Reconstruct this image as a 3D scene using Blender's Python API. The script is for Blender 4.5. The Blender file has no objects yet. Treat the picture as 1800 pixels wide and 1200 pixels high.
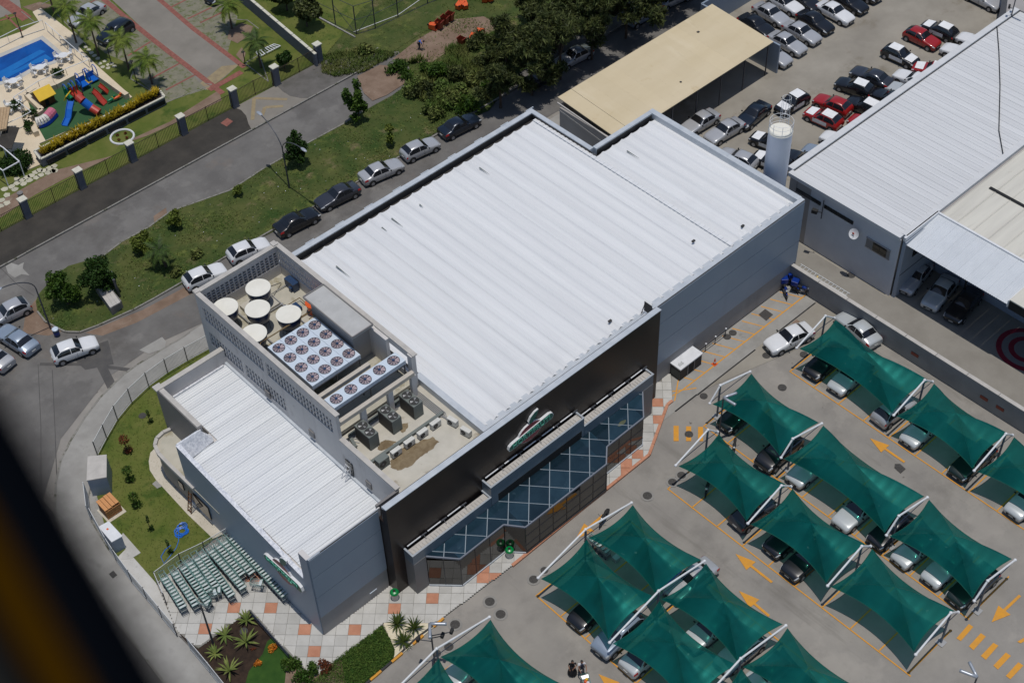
import bpy, math, random
from mathutils import Vector, Matrix
random.seed(7)
S = bpy.context.scene
COL = S.collection

# ---------------------------------------------------------------- camera
FPX = 2581.9                                   # focal length in pixels of the 1800 px wide photograph
CAM = Vector((-27.2886, -52.8303, 90.0))
_h, _p, _r = (math.radians(a) for a in (48.80472685, 46.31177156, 2.45500868))
FW = Vector((math.cos(_p)*math.cos(_h), math.cos(_p)*math.sin(_h), -math.sin(_p)))
_rt = Vector((math.sin(_h), -math.cos(_h), 0)); _dn = FW.cross(_rt)
RT = math.cos(_r)*_rt + math.sin(_r)*_dn
DN = -math.sin(_r)*_rt + math.cos(_r)*_dn
cd = bpy.data.cameras.new('camera'); cam = bpy.data.objects.new('camera', cd); COL.objects.link(cam)
m3 = Matrix((RT, -DN, -FW)).transposed()
cam.matrix_world = Matrix.Translation(CAM) @ m3.to_4x4()
cd.sensor_width = 36.0; cd.lens = FPX*36/1800
cd.clip_start = 0.05; cd.clip_end = 3000
cd.dof.use_dof = True; cd.dof.focus_distance = 118.0; cd.dof.aperture_fstop = 3.6
S.camera = cam
S.render.resolution_x = 1024; S.render.resolution_y = 682
# ---------------------------------------------------------------- light
SUN_EL, SUN_AZ = 87.3, -108.0                    # azimuth counted from +x towards +y
w = bpy.data.worlds.new('World'); S.world = w; w.use_nodes = True
nt = w.node_tree; nt.nodes.clear()
sk = nt.nodes.new('ShaderNodeTexSky'); sk.sky_type = 'NISHITA'; sk.sun_disc = False
sk.sun_elevation = math.radians(SUN_EL); sk.sun_rotation = math.radians(90-SUN_AZ)
sk.air_density = 1.0; sk.dust_density = 0.6; sk.ozone_density = 1.2
bg = nt.nodes.new('ShaderNodeBackground'); bg.inputs[1].default_value = 0.095
ow = nt.nodes.new('ShaderNodeOutputWorld')
nt.links.new(sk.outputs[0], bg.inputs[0]); nt.links.new(bg.outputs[0], ow.inputs[0])
sl = bpy.data.lights.new('sun', 'SUN'); sl.energy = 3.05; sl.angle = math.radians(0.53); sl.color = (1.0, 0.955, 0.895)
so = bpy.data.objects.new('sun', sl); COL.objects.link(so)
_d = Vector((math.cos(math.radians(SUN_EL))*math.cos(math.radians(SUN_AZ)), math.cos(math.radians(SUN_EL))*math.sin(math.radians(SUN_AZ)), math.sin(math.radians(SUN_EL))))
so.rotation_euler = _d.to_track_quat('Z', 'Y').to_euler(); so.location = (0, 0, 120)
S.view_settings.view_transform = 'Standard'; S.view_settings.look = 'None'
S.view_settings.exposure = -0.28; S.view_settings.gamma = 1.0
S.view_settings.use_curve_mapping = False

# ---------------------------------------------------------------- helpers
def P(px, py, z=0.0):
    "point of the place that the photograph shows at pixel (px, py), on the level z"
    d = (px-900)/FPX*RT + (py-600)/FPX*DN + FW
    t = (z-CAM.z)/d.z
    q = CAM + t*d
    return Vector((q.x, q.y, z))
def P2(px, py, z=0.0):
    q = P(px, py, z); return (q.x, q.y)
def PL(pts, z=0.0): return [P2(x, y, z) for x, y in pts]

def wloc(o):
    v = Vector((0, 0, 0))
    while o is not None: v += o.location; o = o.parent
    return v
def tag(o, label=None, cat=None, group=None, kind=None):
    if label: o['label'] = label
    if cat: o['category'] = cat
    if group: o['group'] = group
    if kind: o['kind'] = kind
    return o
def thing(name, label, cat, loc=(0, 0, 0), group=None):
    o = bpy.data.objects.new(name, None); COL.objects.link(o)
    o.location = loc; o.empty_display_size = 0.3
    return tag(o, label, cat, group)
class B:
    def __init__(s): s.v = []; s.f = []; s.mi = []; s.m = 0
    def add(s, vs, fs):
        n = len(s.v); s.v += [tuple(q) for q in vs]; s.f += [tuple(n+i for i in f) for f in fs]; s.mi += [s.m]*len(fs); return s
    def quad(s, *p): return s.add(p, [tuple(range(len(p)))])
    def box(s, x0, x1, y0, y1, z0, z1):
        return s.add([(x0,y0,z0),(x1,y0,z0),(x1,y1,z0),(x0,y1,z0),(x0,y0,z1),(x1,y0,z1),(x1,y1,z1),(x0,y1,z1)],
                     [(0,3,2,1),(4,5,6,7),(0,1,5,4),(1,2,6,5),(2,3,7,6),(3,0,4,7)])
    def obox(s, c, d, a=0.0, M=None):
        x, y, z = d[0]/2, d[1]/2, d[2]/2
        R_ = M or Matrix.Rotation(a, 3, 'Z'); c = Vector(c)
        vs = [c + R_ @ Vector(q) for q in ((-x,-y,-z),(x,-y,-z),(x,y,-z),(-x,y,-z),(-x,-y,z),(x,-y,z),(x,y,z),(-x,y,z))]
        return s.add(vs, [(0,3,2,1),(4,5,6,7),(0,1,5,4),(1,2,6,5),(2,3,7,6),(3,0,4,7)])
    def prism(s, poly, z0, z1):
        a = sum(poly[i][0]*poly[(i+1) % len(poly)][1]-poly[(i+1) % len(poly)][0]*poly[i][1] for i in range(len(poly)))
        if a < 0: poly = poly[::-1]
        n = len(poly)
        vs = [(x, y, z0) for x, y in poly] + [(x, y, z1) for x, y in poly]
        return s.add(vs, [tuple(range(n-1, -1, -1)), tuple(range(n, 2*n))] + [(i, (i+1) % n, n+(i+1) % n, n+i) for i in range(n)])
    def flat(s, poly, z):
        a = sum(poly[i][0]*poly[(i+1) % len(poly)][1]-poly[(i+1) % len(poly)][0]*poly[i][1] for i in range(len(poly)))
        if a < 0: poly = poly[::-1]
        return s.add([(x, y, z) for x, y in poly], [tuple(range(len(poly)))])
    def beam(s, p, q, w, h=None):
        p = Vector(p); q = Vector(q); h = h or w
        d = (q-p); L = d.length
        if L < 1e-6: return s
        d /= L; up = Vector((0, 0, 1)) if abs(d.z) < .98 else Vector((0, 1, 0))
        sx = d.cross(up).normalized(); sz = sx.cross(d).normalized()
        M = Matrix((d, sx, sz)).transposed()
        return s.obox((p+q)/2, (L, w, h), M=M)
    def tube(s, pts, r, n=6, r2=None, closed=False):
        pts = [Vector(p) for p in pts]; k = len(pts); vs = []; fs = []
        for i, p in enumerate(pts):
            a = pts[i-1] if (i > 0 or closed) else pts[i]; b = pts[(i+1) % k] if (i < k-1 or closed) else pts[i]
            d = (b-a).normalized(); up = Vector((0, 0, 1)) if abs(d.z) < .95 else Vector((1, 0, 0))
            u = d.cross(up).normalized(); v = u.cross(d)
            rr = r if r2 is None else r + (r2-r)*i/(k-1)
            for j in range(n):
                t = 2*math.pi*j/n; vs.append(p + rr*(math.cos(t)*u + math.sin(t)*v))
        for i in range(k if closed else k-1):
            for j in range(n):
                a = i*n+j; b = i*n+(j+1) % n; c = ((i+1) % k)*n+(j+1) % n; d = ((i+1) % k)*n+j
                fs.append((a, b, c, d))
        if not closed: fs += [tuple(range(n-1, -1, -1)), tuple(range((k-1)*n, k*n))]
        return s.add(vs, fs)
    def cyl(s, c, r, h, n=16, r2=None, axis='z', cap=True):
        r2 = r if r2 is None else r2; vs = []
        for z, rr in ((0, r), (h, r2)):
            for j in range(n):
                t = 2*math.pi*j/n; a, b = rr*math.cos(t), rr*math.sin(t)
                o = {'z': (a, b, z), 'y': (a, z, b), 'x': (z, a, b)}[axis]
                vs.append((c[0]+o[0], c[1]+o[1], c[2]+o[2]))
        fs = [(j, (j+1) % n, n+(j+1) % n, n+j) for j in range(n)]
        if cap: fs += [tuple(range(n-1, -1, -1)), tuple(range(n, 2*n))]
        return s.add(vs, fs)
    def lathe(s, c, prof, n=16):
        vs = []; fs = []
        for r, z in prof:
            for j in range(n):
                t = 2*math.pi*j/n; vs.append((c[0]+r*math.cos(t), c[1]+r*math.sin(t), c[2]+z))
        for i in range(len(prof)-1):
            for j in range(n): fs.append((i*n+j, i*n+(j+1) % n, (i+1)*n+(j+1) % n, (i+1)*n+j))
        fs += [tuple(range(n-1, -1, -1)), tuple(range((len(prof)-1)*n, len(prof)*n))]
        return s.add(vs, fs)
    def blob(s, c, r, nu=10, nv=6):
        vs = []; fs = []
        for i in range(nv+1):
            a = math.pi*i/nv
            for j in range(nu):
                t = 2*math.pi*j/nu; vs.append((c[0]+r[0]*math.sin(a)*math.cos(t), c[1]+r[1]*math.sin(a)*math.sin(t), c[2]-r[2]*math.cos(a)))
        for i in range(nv):
            for j in range(nu): fs.append((i*nu+j, i*nu+(j+1) % nu, (i+1)*nu+(j+1) % nu, (i+1)*nu+j))
        return s.add(vs, fs)
    def make(s, name, mat, parent=None, label=None, cat=None, group=None, kind=None, smooth=False, bevel=0):
        me = bpy.data.meshes.new(name)
        off = wloc(parent) if parent else Vector((0, 0, 0))
        me.from_pydata([(x-off.x, y-off.y, z-off.z) for x, y, z in s.v], [], s.f)
        for m in (mat if isinstance(mat, (list, tuple)) else [mat]): me.materials.append(m)
        if isinstance(mat, (list, tuple)): me.polygons.foreach_set('material_index', s.mi)
        if smooth: me.polygons.foreach_set('use_smooth', [True]*len(me.polygons))
        me.update()
        o = bpy.data.objects.new(name, me); COL.objects.link(o); o.parent = parent
        if bevel:
            b = o.modifiers.new('b', 'BEVEL'); b.width = bevel; b.segments = 2; b.limit_method = 'ANGLE'
        return tag(o, label, cat, group, kind)
def inst(src, parent=None, loc=(0, 0, 0), rz=0.0, name=None, scale=None):
    o = bpy.data.objects.new(name or src.name.split('.')[0], src.data if hasattr(src, 'data') else src)
    COL.objects.link(o); o.parent = parent
    o.location = Vector(loc) - (wloc(parent) if parent else Vector((0, 0, 0))); o.rotation_euler = (0, 0, rz)
    if scale: o.scale = scale
    return o
def copy_tree(o, parent=None):
    c = o.copy(); COL.objects.link(c); c.parent = parent
    for ch in list(o.children): copy_tree(ch, c)
    return c

# ---------------------------------------------------------------- materials
def _n(t, k, **kw):
    n = t.nodes.new(k)
    for a, b in kw.items(): setattr(n, a, b)
    return n
def pm(name, c1, c2=None, sc=1.0, rough=.8, metal=0.0, bump=0.0, bs=20.0, spec=.3, c3=None, sc3=.15, f3=.5, isl=0.0, objr=0.0, detail=6, stretch=None, coat=0.0, lo=.35, hi=.65):
    m = bpy.data.materials.new(name); m.use_nodes = True; t = m.node_tree; L = t.links
    b = t.nodes['Principled BSDF']; b.inputs['Roughness'].default_value = rough; b.inputs['Metallic'].default_value = metal
    b.inputs['Specular IOR Level'].default_value = spec; b.inputs['Coat Weight'].default_value = coat
    c2 = c2 or tuple(x*.85 for x in c1)
    g = _n(t, 'ShaderNodeNewGeometry'); mp = _n(t, 'ShaderNodeMapping'); L.new(g.outputs['Position'], mp.inputs[0])
    if stretch: mp.inputs['Scale'].default_value = stretch
    nz = _n(t, 'ShaderNodeTexNoise'); nz.inputs['Scale'].default_value = sc; nz.inputs['Detail'].default_value = detail; nz.inputs['Roughness'].default_value = .62
    L.new(mp.outputs[0], nz.inputs['Vector'])
    r = _n(t, 'ShaderNodeValToRGB'); r.color_ramp.elements[0].position = lo; r.color_ramp.elements[1].position = hi
    r.color_ramp.elements[0].color = (*c1, 1); r.color_ramp.elements[1].color = (*c2, 1)
    L.new(nz.outputs[0], r.inputs[0]); out = r.outputs[0]
    if c3:
        n3 = _n(t, 'ShaderNodeTexNoise'); n3.inputs['Scale'].default_value = sc3; n3.inputs['Detail'].default_value = 9; n3.inputs['Roughness'].default_value = .7
        L.new(g.outputs['Position'], n3.inputs['Vector'])
        r3 = _n(t, 'ShaderNodeValToRGB'); r3.color_ramp.elements[0].position = f3; r3.color_ramp.elements[1].position = min(1, f3+.12)
        r3.color_ramp.elements[0].color = (0, 0, 0, 1); r3.color_ramp.elements[1].color = (1, 1, 1, 1)
        L.new(n3.outputs[0], r3.inputs[0])
        mx = _n(t, 'ShaderNodeMixRGB'); mx.inputs[2].default_value = (*c3, 1); L.new(r3.outputs[0], mx.inputs[0]); L.new(out, mx.inputs[1]); out = mx.outputs[0]
    for src, amt in ((g.outputs['Random Per Island'] if isl else None, isl), (_n(t, 'ShaderNodeObjectInfo').outputs['Random'] if objr else None, objr)):
        if amt:
            mr = _n(t, 'ShaderNodeMapRange'); mr.inputs[3].default_value = 1-amt; mr.inputs[4].default_value = 1+amt; L.new(src, mr.inputs[0])
            vm = _n(t, 'ShaderNodeVectorMath', operation='SCALE'); L.new(out, vm.inputs[0]); L.new(mr.outputs[0], vm.inputs['Scale']); out = vm.outputs[0]
    L.new(out, b.inputs['Base Color'])
    if bump:
        n2 = _n(t, 'ShaderNodeTexNoise'); n2.inputs['Scale'].default_value = bs; n2.inputs['Detail'].default_value = 4; L.new(g.outputs['Position'], n2.inputs['Vector'])
        bp = _n(t, 'ShaderNodeBump'); bp.inputs['Strength'].default_value = bump; bp.inputs['Distance'].default_value = .03
        L.new(n2.outputs[0], bp.inputs['Height']); L.new(bp.outputs[0], b.inputs['Normal'])
    return m
def plain(name, c, rough=.5, metal=0.0, spec=.5, coat=0.0, objr=0.0):
    return pm(name, c, tuple(x*.9 for x in c), 2.0, rough, metal, spec=spec, coat=coat, objr=objr, detail=3)
def glass(name, c, rough=.04):
    m = plain(name, c, rough, 0, 1.0); return m
M = {}
M['asphalt'] = pm('asphalt', (.120,.114,.108), (.165,.158,.148), .35, .92, bump=.25, bs=40, c3=(.215,.205,.19), sc3=.16, f3=.58, detail=12)
M['asphalt_new'] = pm('asphalt_patch', (.075,.073,.072), (.10,.095,.09), 1.0, .92, bump=.2, bs=50)
M['pave_dark'] = pm('dark_walk', (.036,.033,.029), (.058,.052,.044), .5, .95, bump=.2, bs=30, c3=(.11,.10,.088), sc3=.22, f3=.64, detail=10)
M['lot'] = pm('lot_paver', (.235,.22,.20), (.30,.28,.25), .25, .9, bump=.3, bs=35, c3=(.35,.33,.30), sc3=.35, f3=.68, detail=12)
M['yard'] = pm('yard_concrete', (.24,.22,.185), (.32,.295,.25), .2, .9, bump=.2, bs=15, c3=(.19,.165,.125), sc3=.18, f3=.56, detail=12)
M['concrete'] = pm('concrete', (.26,.25,.23), (.34,.33,.305), .5, .9, bump=.2, bs=20, c3=(.22,.21,.195), sc3=.5, f3=.6, detail=10)
M['slab'] = pm('pale_slab', (.42,.41,.38), (.49,.48,.45), .8, .85, objr=.1, c3=(.34,.33,.30), sc3=.9, f3=.62)
M['terra'] = pm('terracotta_slab', (.42,.19,.115), (.50,.24,.15), 2., .85, objr=.06)
M['path'] = pm('beige_path', (.50,.45,.36), (.57,.52,.43), .6, .85, c3=(.30,.22,.13), sc3=.5, f3=.68)
M['grass'] = pm('mown_grass', (.085,.115,.018), (.135,.145,.035), .45, .95, bump=.6, bs=30, c3=(.05,.085,.012), sc3=.35, f3=.52, detail=10)
M['verge'] = pm('verge_grass', (.030,.060,.010), (.085,.095,.026), .3, .95, bump=.7, bs=25, c3=(.17,.135,.07), sc3=.4, f3=.57, detail=12)
M['lawn'] = pm('dark_lawn', (.02,.06,.008), (.035,.085,.012), 1.2, .95, bump=.5, bs=40)
M['hedgeg'] = pm('ground_cover_leaf', (.045,.095,.012), (.09,.14,.022), 2., .8, isl=.45)
M['blade'] = pm('grass_blade', (.065,.115,.018), (.15,.16,.045), .4, .8, isl=.45, c3=(.14,.13,.055), sc3=.33, f3=.6)
M['soil'] = pm('dark_soil', (.022,.014,.010), (.045,.028,.018), 2., .95, bump=.6, bs=12)
M['dirt'] = pm('bare_dirt', (.17,.115,.08), (.24,.17,.125), .7, .95, bump=.4, bs=10, c3=(.30,.25,.19), sc3=.6, f3=.6)
M['kerb'] = pm('kerb_stone', (.20,.19,.17), (.27,.26,.235), 1.2, .9, c3=(.09,.09,.06), sc3=1.2, f3=.52)
M['orange'] = pm('road_paint', (.66,.30,.03), (.56,.27,.05), 2.5, .8, c3=(.33,.24,.13), sc3=2.6, f3=.66, detail=8)
M['black'] = plain('black_paint', (.02,.02,.02), .6)
M['manhole'] = pm('iron_cover', (.055,.053,.05), (.09,.085,.08), 8, .75, metal=.3, bump=.4, bs=60)
M['roofw'] = pm('white_roof_sheet', (.71,.72,.725), (.655,.665,.675), .6, .5, objr=.03, c3=(.56,.55,.52), sc3=.8, f3=.72, stretch=(3, .15, 1), spec=.4)
M['roofx'] = pm('annex_roof_sheet', (.70,.72,.73), (.62,.64,.66), .6, .55, objr=.035, c3=(.55,.54,.50), sc3=.9, f3=.7, stretch=(.15, 3, 1), spec=.4)
M['roofr'] = pm('grey_white_roof_sheet', (.62,.63,.64), (.56,.57,.58), .6, .6, objr=.03, stretch=(3, .15, 1))
M['cream'] = pm('cream_roof_sheet', (.62,.60,.53), (.55,.53,.47), .8, .6, objr=.04, c3=(.22,.20,.16), sc3=.35, f3=.66, stretch=(.15, 2, 1))
M['beige'] = pm('beige_roof', (.56,.465,.30), (.62,.525,.36), .22, .8, objr=.03, c3=(.50,.39,.22), sc3=.3, f3=.6, stretch=(.3, 1, 1))
M['galv'] = pm('galvanised_metal', (.56,.59,.62), (.46,.50,.54), 1.2, .45, metal=.15, bump=.25, bs=2.5)
M['foil'] = pm('shiny_flashing', (.85,.86,.88), (.50,.52,.57), 5, .25, metal=.12, bump=.8, bs=6)
M['panel'] = pm('blue_grey_panel', (.235,.29,.36), (.255,.31,.38), .3, .45, spec=.45, objr=.03)
M['wallg'] = pm('grey_render', (.31,.295,.285), (.35,.335,.325), .5, .8, objr=.02)
M['towerg'] = pm('warm_grey_render', (.55,.53,.515), (.60,.58,.56), .5, .85, c3=(.35,.32,.30), sc3=.4, f3=.6)
M['coping'] = pm('coping_concrete', (.50,.475,.44), (.42,.40,.37), 1.5, .85, c3=(.30,.28,.26), sc3=1.2, f3=.64)
M['beam'] = pm('beam_concrete', (.52,.47,.40), (.45,.41,.35), 2, .9, c3=(.3,.27,.22), sc3=1.5, f3=.64)
M['deck'] = pm('roof_deck', (.46,.435,.37), (.54,.51,.44), .7, .85, c3=(.17,.12,.06), sc3=.42, f3=.60, detail=12)
M['deckt'] = pm('plant_floor', (.42,.40,.33), (.50,.47,.39), .7, .85, c3=(.25,.22,.13), sc3=.4, f3=.50, detail=12)
M['blackf'] = pm('black_cladding', (.019,.012,.010), (.025,.017,.014), .4, .32, spec=.28, c3=(.042,.033,.029), sc3=.35, f3=.66)
M['fascia'] = pm('fascia_blue_grey', (.13,.165,.20), (.145,.18,.215), .5, .35, spec=.6)
M['pier'] = pm('pier_grey', (.19,.18,.175), (.21,.20,.195), .5, .5)
M['mull'] = plain('white_mullion', (.42,.46,.50), .4, .2)
M['fasedge'] = plain('canopy_edge_grey', (.17,.19,.23), .5)
M['mullt'] = plain('thin_mullion', (.26,.31,.35), .4, .2)
M['mulld'] = plain('dark_mullion', (.03,.03,.035), .4, .2)
M['skyglass'] = pm('blue_canopy_glass', (.008,.022,.034), (.014,.034,.050), .7, .08, spec=.6, objr=.45, c3=(.035,.065,.085), sc3=.6, f3=.58)
M['darkglass'] = pm('dark_shop_glass', (.012,.012,.011), (.02,.019,.017), .5, .05, spec=.9, objr=.2)
M['white'] = plain('white_paint', (.72,.73,.74), .45)
M['offwhite'] = plain('off_white', (.62,.61,.56), .6)
M['lidw'] = pm('cream_lid', (.78,.76,.68), (.72,.70,.62), 1., .6)
M['tankb'] = plain('blue_tank', (.012,.035,.10), .3, 0, .5)
M['unitw'] = pm('pale_blue_casing', (.62,.70,.78), (.58,.66,.75), .8, .4, metal=.1)
M['fanb'] = plain('fan_blade_pink', (.46,.36,.38), .4, .3)
M['fang'] = plain('fan_grille', (.12,.12,.14), .5, .3)
M['hub'] = plain('fan_hub_blue', (.02,.05,.12), .4)
M['cond'] = plain('grey_green_casing', (.17,.19,.175), .55, .2)
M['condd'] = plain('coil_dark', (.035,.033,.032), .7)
M['steel'] = plain('steel_pipe', (.42,.42,.42), .4, .3)
M['copper'] = plain('brown_pipe', (.25,.17,.08), .5, .3)
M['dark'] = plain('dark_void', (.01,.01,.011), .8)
M['silo'] = pm('silo_paint', (.60,.64,.72), (.55,.59,.68), .5, .4, spec=.5)
M['pole'] = plain('grey_pole', (.10,.105,.12), .5, .5)
M['polew'] = plain('lamp_head', (.45,.48,.52), .4, .5)
M['fencew'] = plain('white_fence', (.60,.61,.60), .5)
M['fenceb'] = plain('brown_fence', (.055,.035,.02), .6)
M['condop'] = pm('pillar_blue_grey', (.14,.145,.165), (.16,.165,.185), 1, .85)
M['cap'] = pm('cream_cap', (.62,.60,.50), (.52,.50,.42), 3, .85)
M['red'] = plain('red_plastic', (.45,.05,.03), .35)
M['redr'] = plain('red_sign', (.22,.012,.03), .4)
M['greens'] = plain('green_sign', (.005,.11,.075), .4)
M['yellow'] = plain('yellow_plastic', (.75,.48,.01), .35)
M['blue'] = plain('blue_plastic', (.01,.12,.50), .3)
M['green'] = plain('green_plastic', (.01,.20,.09), .35)
M['orangep'] = plain('orange_plastic', (.72,.11,.02), .45)
M['binred'] = plain('dark_red_bin', (.25,.035,.015), .5)
M['rubber'] = plain('rubber', (.02,.02,.02), .8)
M['rim'] = plain('wheel_rim', (.34,.34,.35), .35, .3)
M['cglass'] = pm('car_window', (.008,.009,.011), (.012,.013,.016), 2, .06, spec=.9)
M['hl'] = plain('headlamp', (.65,.68,.70), .08, .2, 1.0)
M['tl'] = plain('tail_lamp', (.40,.012,.012), .2, 0, .8)
M['plate'] = plain('number_plate', (.45,.45,.43), .5)
M['wood'] = pm('orange_wood', (.58,.28,.11), (.50,.23,.09), 3, .7, objr=.08, stretch=(1, 6, 1))
M['woodd'] = pm('dark_wood', (.16,.07,.03), (.12,.05,.02), 3, .7)
M['hose'] = plain('blue_hose', (.02,.16,.62), .4)
M['brickb'] = pm('red_brick_border', (.20,.075,.06), (.27,.11,.085), 3, .9)
M['drive'] = pm('drive_paver', (.19,.175,.15), (.24,.22,.19), .3, .9, bump=.3, bs=20)
M['drivey'] = pm('yellow_paver', (.24,.19,.12), (.30,.24,.14), 1.5, .9)
M['pooldeck'] = pm('pool_deck_tile', (.60,.50,.36), (.68,.58,.43), .5, .7, c3=(.52,.43,.31), sc3=.3, f3=.6)
M['water'] = pm('pool_water', (.003,.045,.22), (.006,.085,.34), .35, .05, spec=.5, bump=.5, bs=3)
M['waterl'] = pm('pool_step_water', (.010,.13,.42), (.016,.16,.46), .8, .05, spec=.5, bump=.5, bs=3)
M['pooltile'] = pm('pool_tile', (.01,.06,.22), (.012,.075,.27), 1, .3)
M['play'] = pm('green_play_floor', (.03,.085,.032), (.035,.10,.038), 1, .9)
M['shell'] = plain('ride_white', (.65,.62,.55), .5)
M['pink'] = plain('ride_pink', (.55,.15,.22), .5)
M['stonew'] = pm('stepping_stone', (.50,.47,.36), (.42,.40,.31), 3, .9, objr=.1)
M['sand'] = pm('pale_gravel', (.62,.55,.40), (.70,.63,.48), 6, .95, bump=.4, bs=30)
M['roof_tile'] = pm('tan_roof_tile', (.38,.26,.15), (.46,.33,.2), 4, .85)
M['trunk'] = pm('bark', (.075,.055,.04), (.12,.09,.07), 4, .95)
def leafm(n, a, b, isl=.5, tr=.25):
    m = pm(n, a, b, .8, .6, isl=isl, spec=.25); t = m.node_tree; bs = t.nodes['Principled BSDF']
    bs.inputs['Subsurface Weight'].default_value = 0
    out = t.nodes['Material Output']; tl = t.nodes.new('ShaderNodeBsdfTranslucent'); mx = t.nodes.new('ShaderNodeMixShader'); mx.inputs[0].default_value = tr
    src = bs.inputs['Base Color'].links[0].from_socket
    t.links.new(src, tl.inputs[0]); t.links.new(bs.outputs[0], mx.inputs[1]); t.links.new(tl.outputs[0], mx.inputs[2]); t.links.new(mx.outputs[0], out.inputs[0])
    return m
M['leafd'] = leafm('leaf_dark', (.018,.045,.008), (.04,.085,.014))
M['leafm'] = leafm('leaf_mid', (.035,.085,.010), (.075,.13,.018))
M['leafy'] = leafm('leaf_yellow_green', (.10,.15,.02), (.17,.20,.04))
M['leafc'] = leafm('needle_dark', (.036,.054,.016), (.105,.120,.036), .65, .25)
M['palm'] = leafm('palm_leaf', (.07,.12,.012), (.16,.20,.03))
M['palmd'] = leafm('palm_leaf_dark', (.035,.07,.012), (.07,.11,.02))
M['croton'] = leafm('croton_yellow', (.30,.24,.01), (.42,.30,.02), .45)
M['agave'] = leafm('agave_leaf', (.30,.34,.10), (.14,.20,.05), .2)
M['cycad'] = leafm('cycad_leaf', (.05,.08,.015), (.08,.11,.02), .3)
M['flower'] = leafm('orange_flower', (.55,.16,.02), (.65,.30,.03))
M['leafred'] = leafm('red_brown_leaf', (.12,.03,.015), (.18,.06,.02))
M['basket'] = plain('cart_basket', (.46,.54,.53), .35, .3)
M['cartsilver'] = plain('cart_chrome', (.72,.78,.77), .3, .2)
M['cartgreen'] = plain('cart_green', (.01,.10,.07), .4)
def overlay(key, col, sc, thr, wid=.12, amt=1.0, stretch=(1, 1, 1), rough=.65):
    m = M[key]; t = m.node_tree; L = t.links; bs = t.nodes['Principled BSDF']; src = bs.inputs['Base Color'].links[0].from_socket
    g = _n(t, 'ShaderNodeNewGeometry'); mp = _n(t, 'ShaderNodeMapping'); mp.inputs['Scale'].default_value = stretch; mp.inputs['Location'].default_value = (len(key)*3.7, 5.1*thr, 1.3); L.new(g.outputs['Position'], mp.inputs[0])
    n = _n(t, 'ShaderNodeTexNoise'); n.inputs['Scale'].default_value = sc; n.inputs['Detail'].default_value = 10; n.inputs['Roughness'].default_value = rough; L.new(mp.outputs[0], n.inputs['Vector'])
    r = _n(t, 'ShaderNodeMapRange'); r.inputs[1].default_value = thr; r.inputs[2].default_value = thr+wid; r.inputs[3].default_value = 0; r.inputs[4].default_value = amt; L.new(n.outputs[0], r.inputs[0])
    mx = _n(t, 'ShaderNodeMixRGB'); mx.inputs[2].default_value = (*col, 1); L.new(r.outputs[0], mx.inputs[0]); L.new(src, mx.inputs[1]); L.new(mx.outputs[0], bs.inputs['Base Color'])
overlay('lot', (.14, .13, .115), .22, .54, .2, .6); overlay('lot', (.08, .07, .06), 1.3, .69, .05, .8); overlay('lot', (.15, .14, .12), .5, .58, .1, .5, (1, .12, 1)); overlay('lot', (.31, .29, .26), 6, .62, .08, .4); overlay('lot', (.38, .35, .31), .16, .57, .05, .3); overlay('lot', (.12, .105, .09), 2.6, .68, .05, .7); overlay('lot', (.42, .40, .36), 1.1, .73, .04, .6)
overlay('asphalt', (.08, .072, .064), .18, .52, .2, .7); overlay('asphalt', (.19, .15, .12), .3, .60, .15, .5); overlay('asphalt', (.22, .21, .195), .12, .54, .04, .35); overlay('asphalt', (.27, .26, .24), .9, .70, .06, .5); overlay('asphalt', (.06, .055, .05), 3, .72, .04, .6)
overlay('roofw', (.50, .42, .32), 1.2, .70, .1, .45, (5, .08, 1)); overlay('roofw', (.42, .43, .44), .12, .55, .25, .25); overlay('roofw', (.18, .15, .12), 5, .80, .03, .6)
overlay('roofx', (.46, .42, .35), 1.2, .68, .1, .4, (.08, 5, 1)); overlay('roofr', (.45, .44, .41), 1.0, .62, .15, .4, (4, .1, 1)); overlay('cream', (.20, .18, .14), .5, .60, .15, .5, (.2, 2, 1))
overlay('beige', (.40, .33, .22), .5, .62, .15, .5, (1.5, .3, 1)); overlay('beige', (.70, .62, .46), .25, .55, .15, .5, (1.5, .3, 1))
overlay('panel', (.20, .235, .28), 1.0, .58, .2, .5, (1.2, 1.2, .06)); overlay('wallg', (.24, .225, .21), .8, .56, .2, .5, (1, 1, .1)); overlay('towerg', (.30, .28, .26), .8, .56, .2, .5, (1.5, 1.5, .1))
overlay('slab', (.24, .23, .21), 1.4, .62, .1, .5); overlay('path', (.33, .28, .2), .8, .6, .15, .5); overlay('verge', (.035, .05, .012), .9, .55, .12, .6); overlay('verge', (.15, .17, .04), .6, .56, .12, .65); overlay('verge', (.20, .16, .09), 1.7, .66, .08, .7); overlay('grass', (.16, .15, .05), .8, .6, .15, .5)
overlay('pooldeck', (.40, .33, .24), .4, .58, .2, .4); overlay('concrete', (.20, .19, .17), .25, .55, .2, .5); overlay('galv', (.36, .40, .44), .9, .58, .15, .5)
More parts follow.
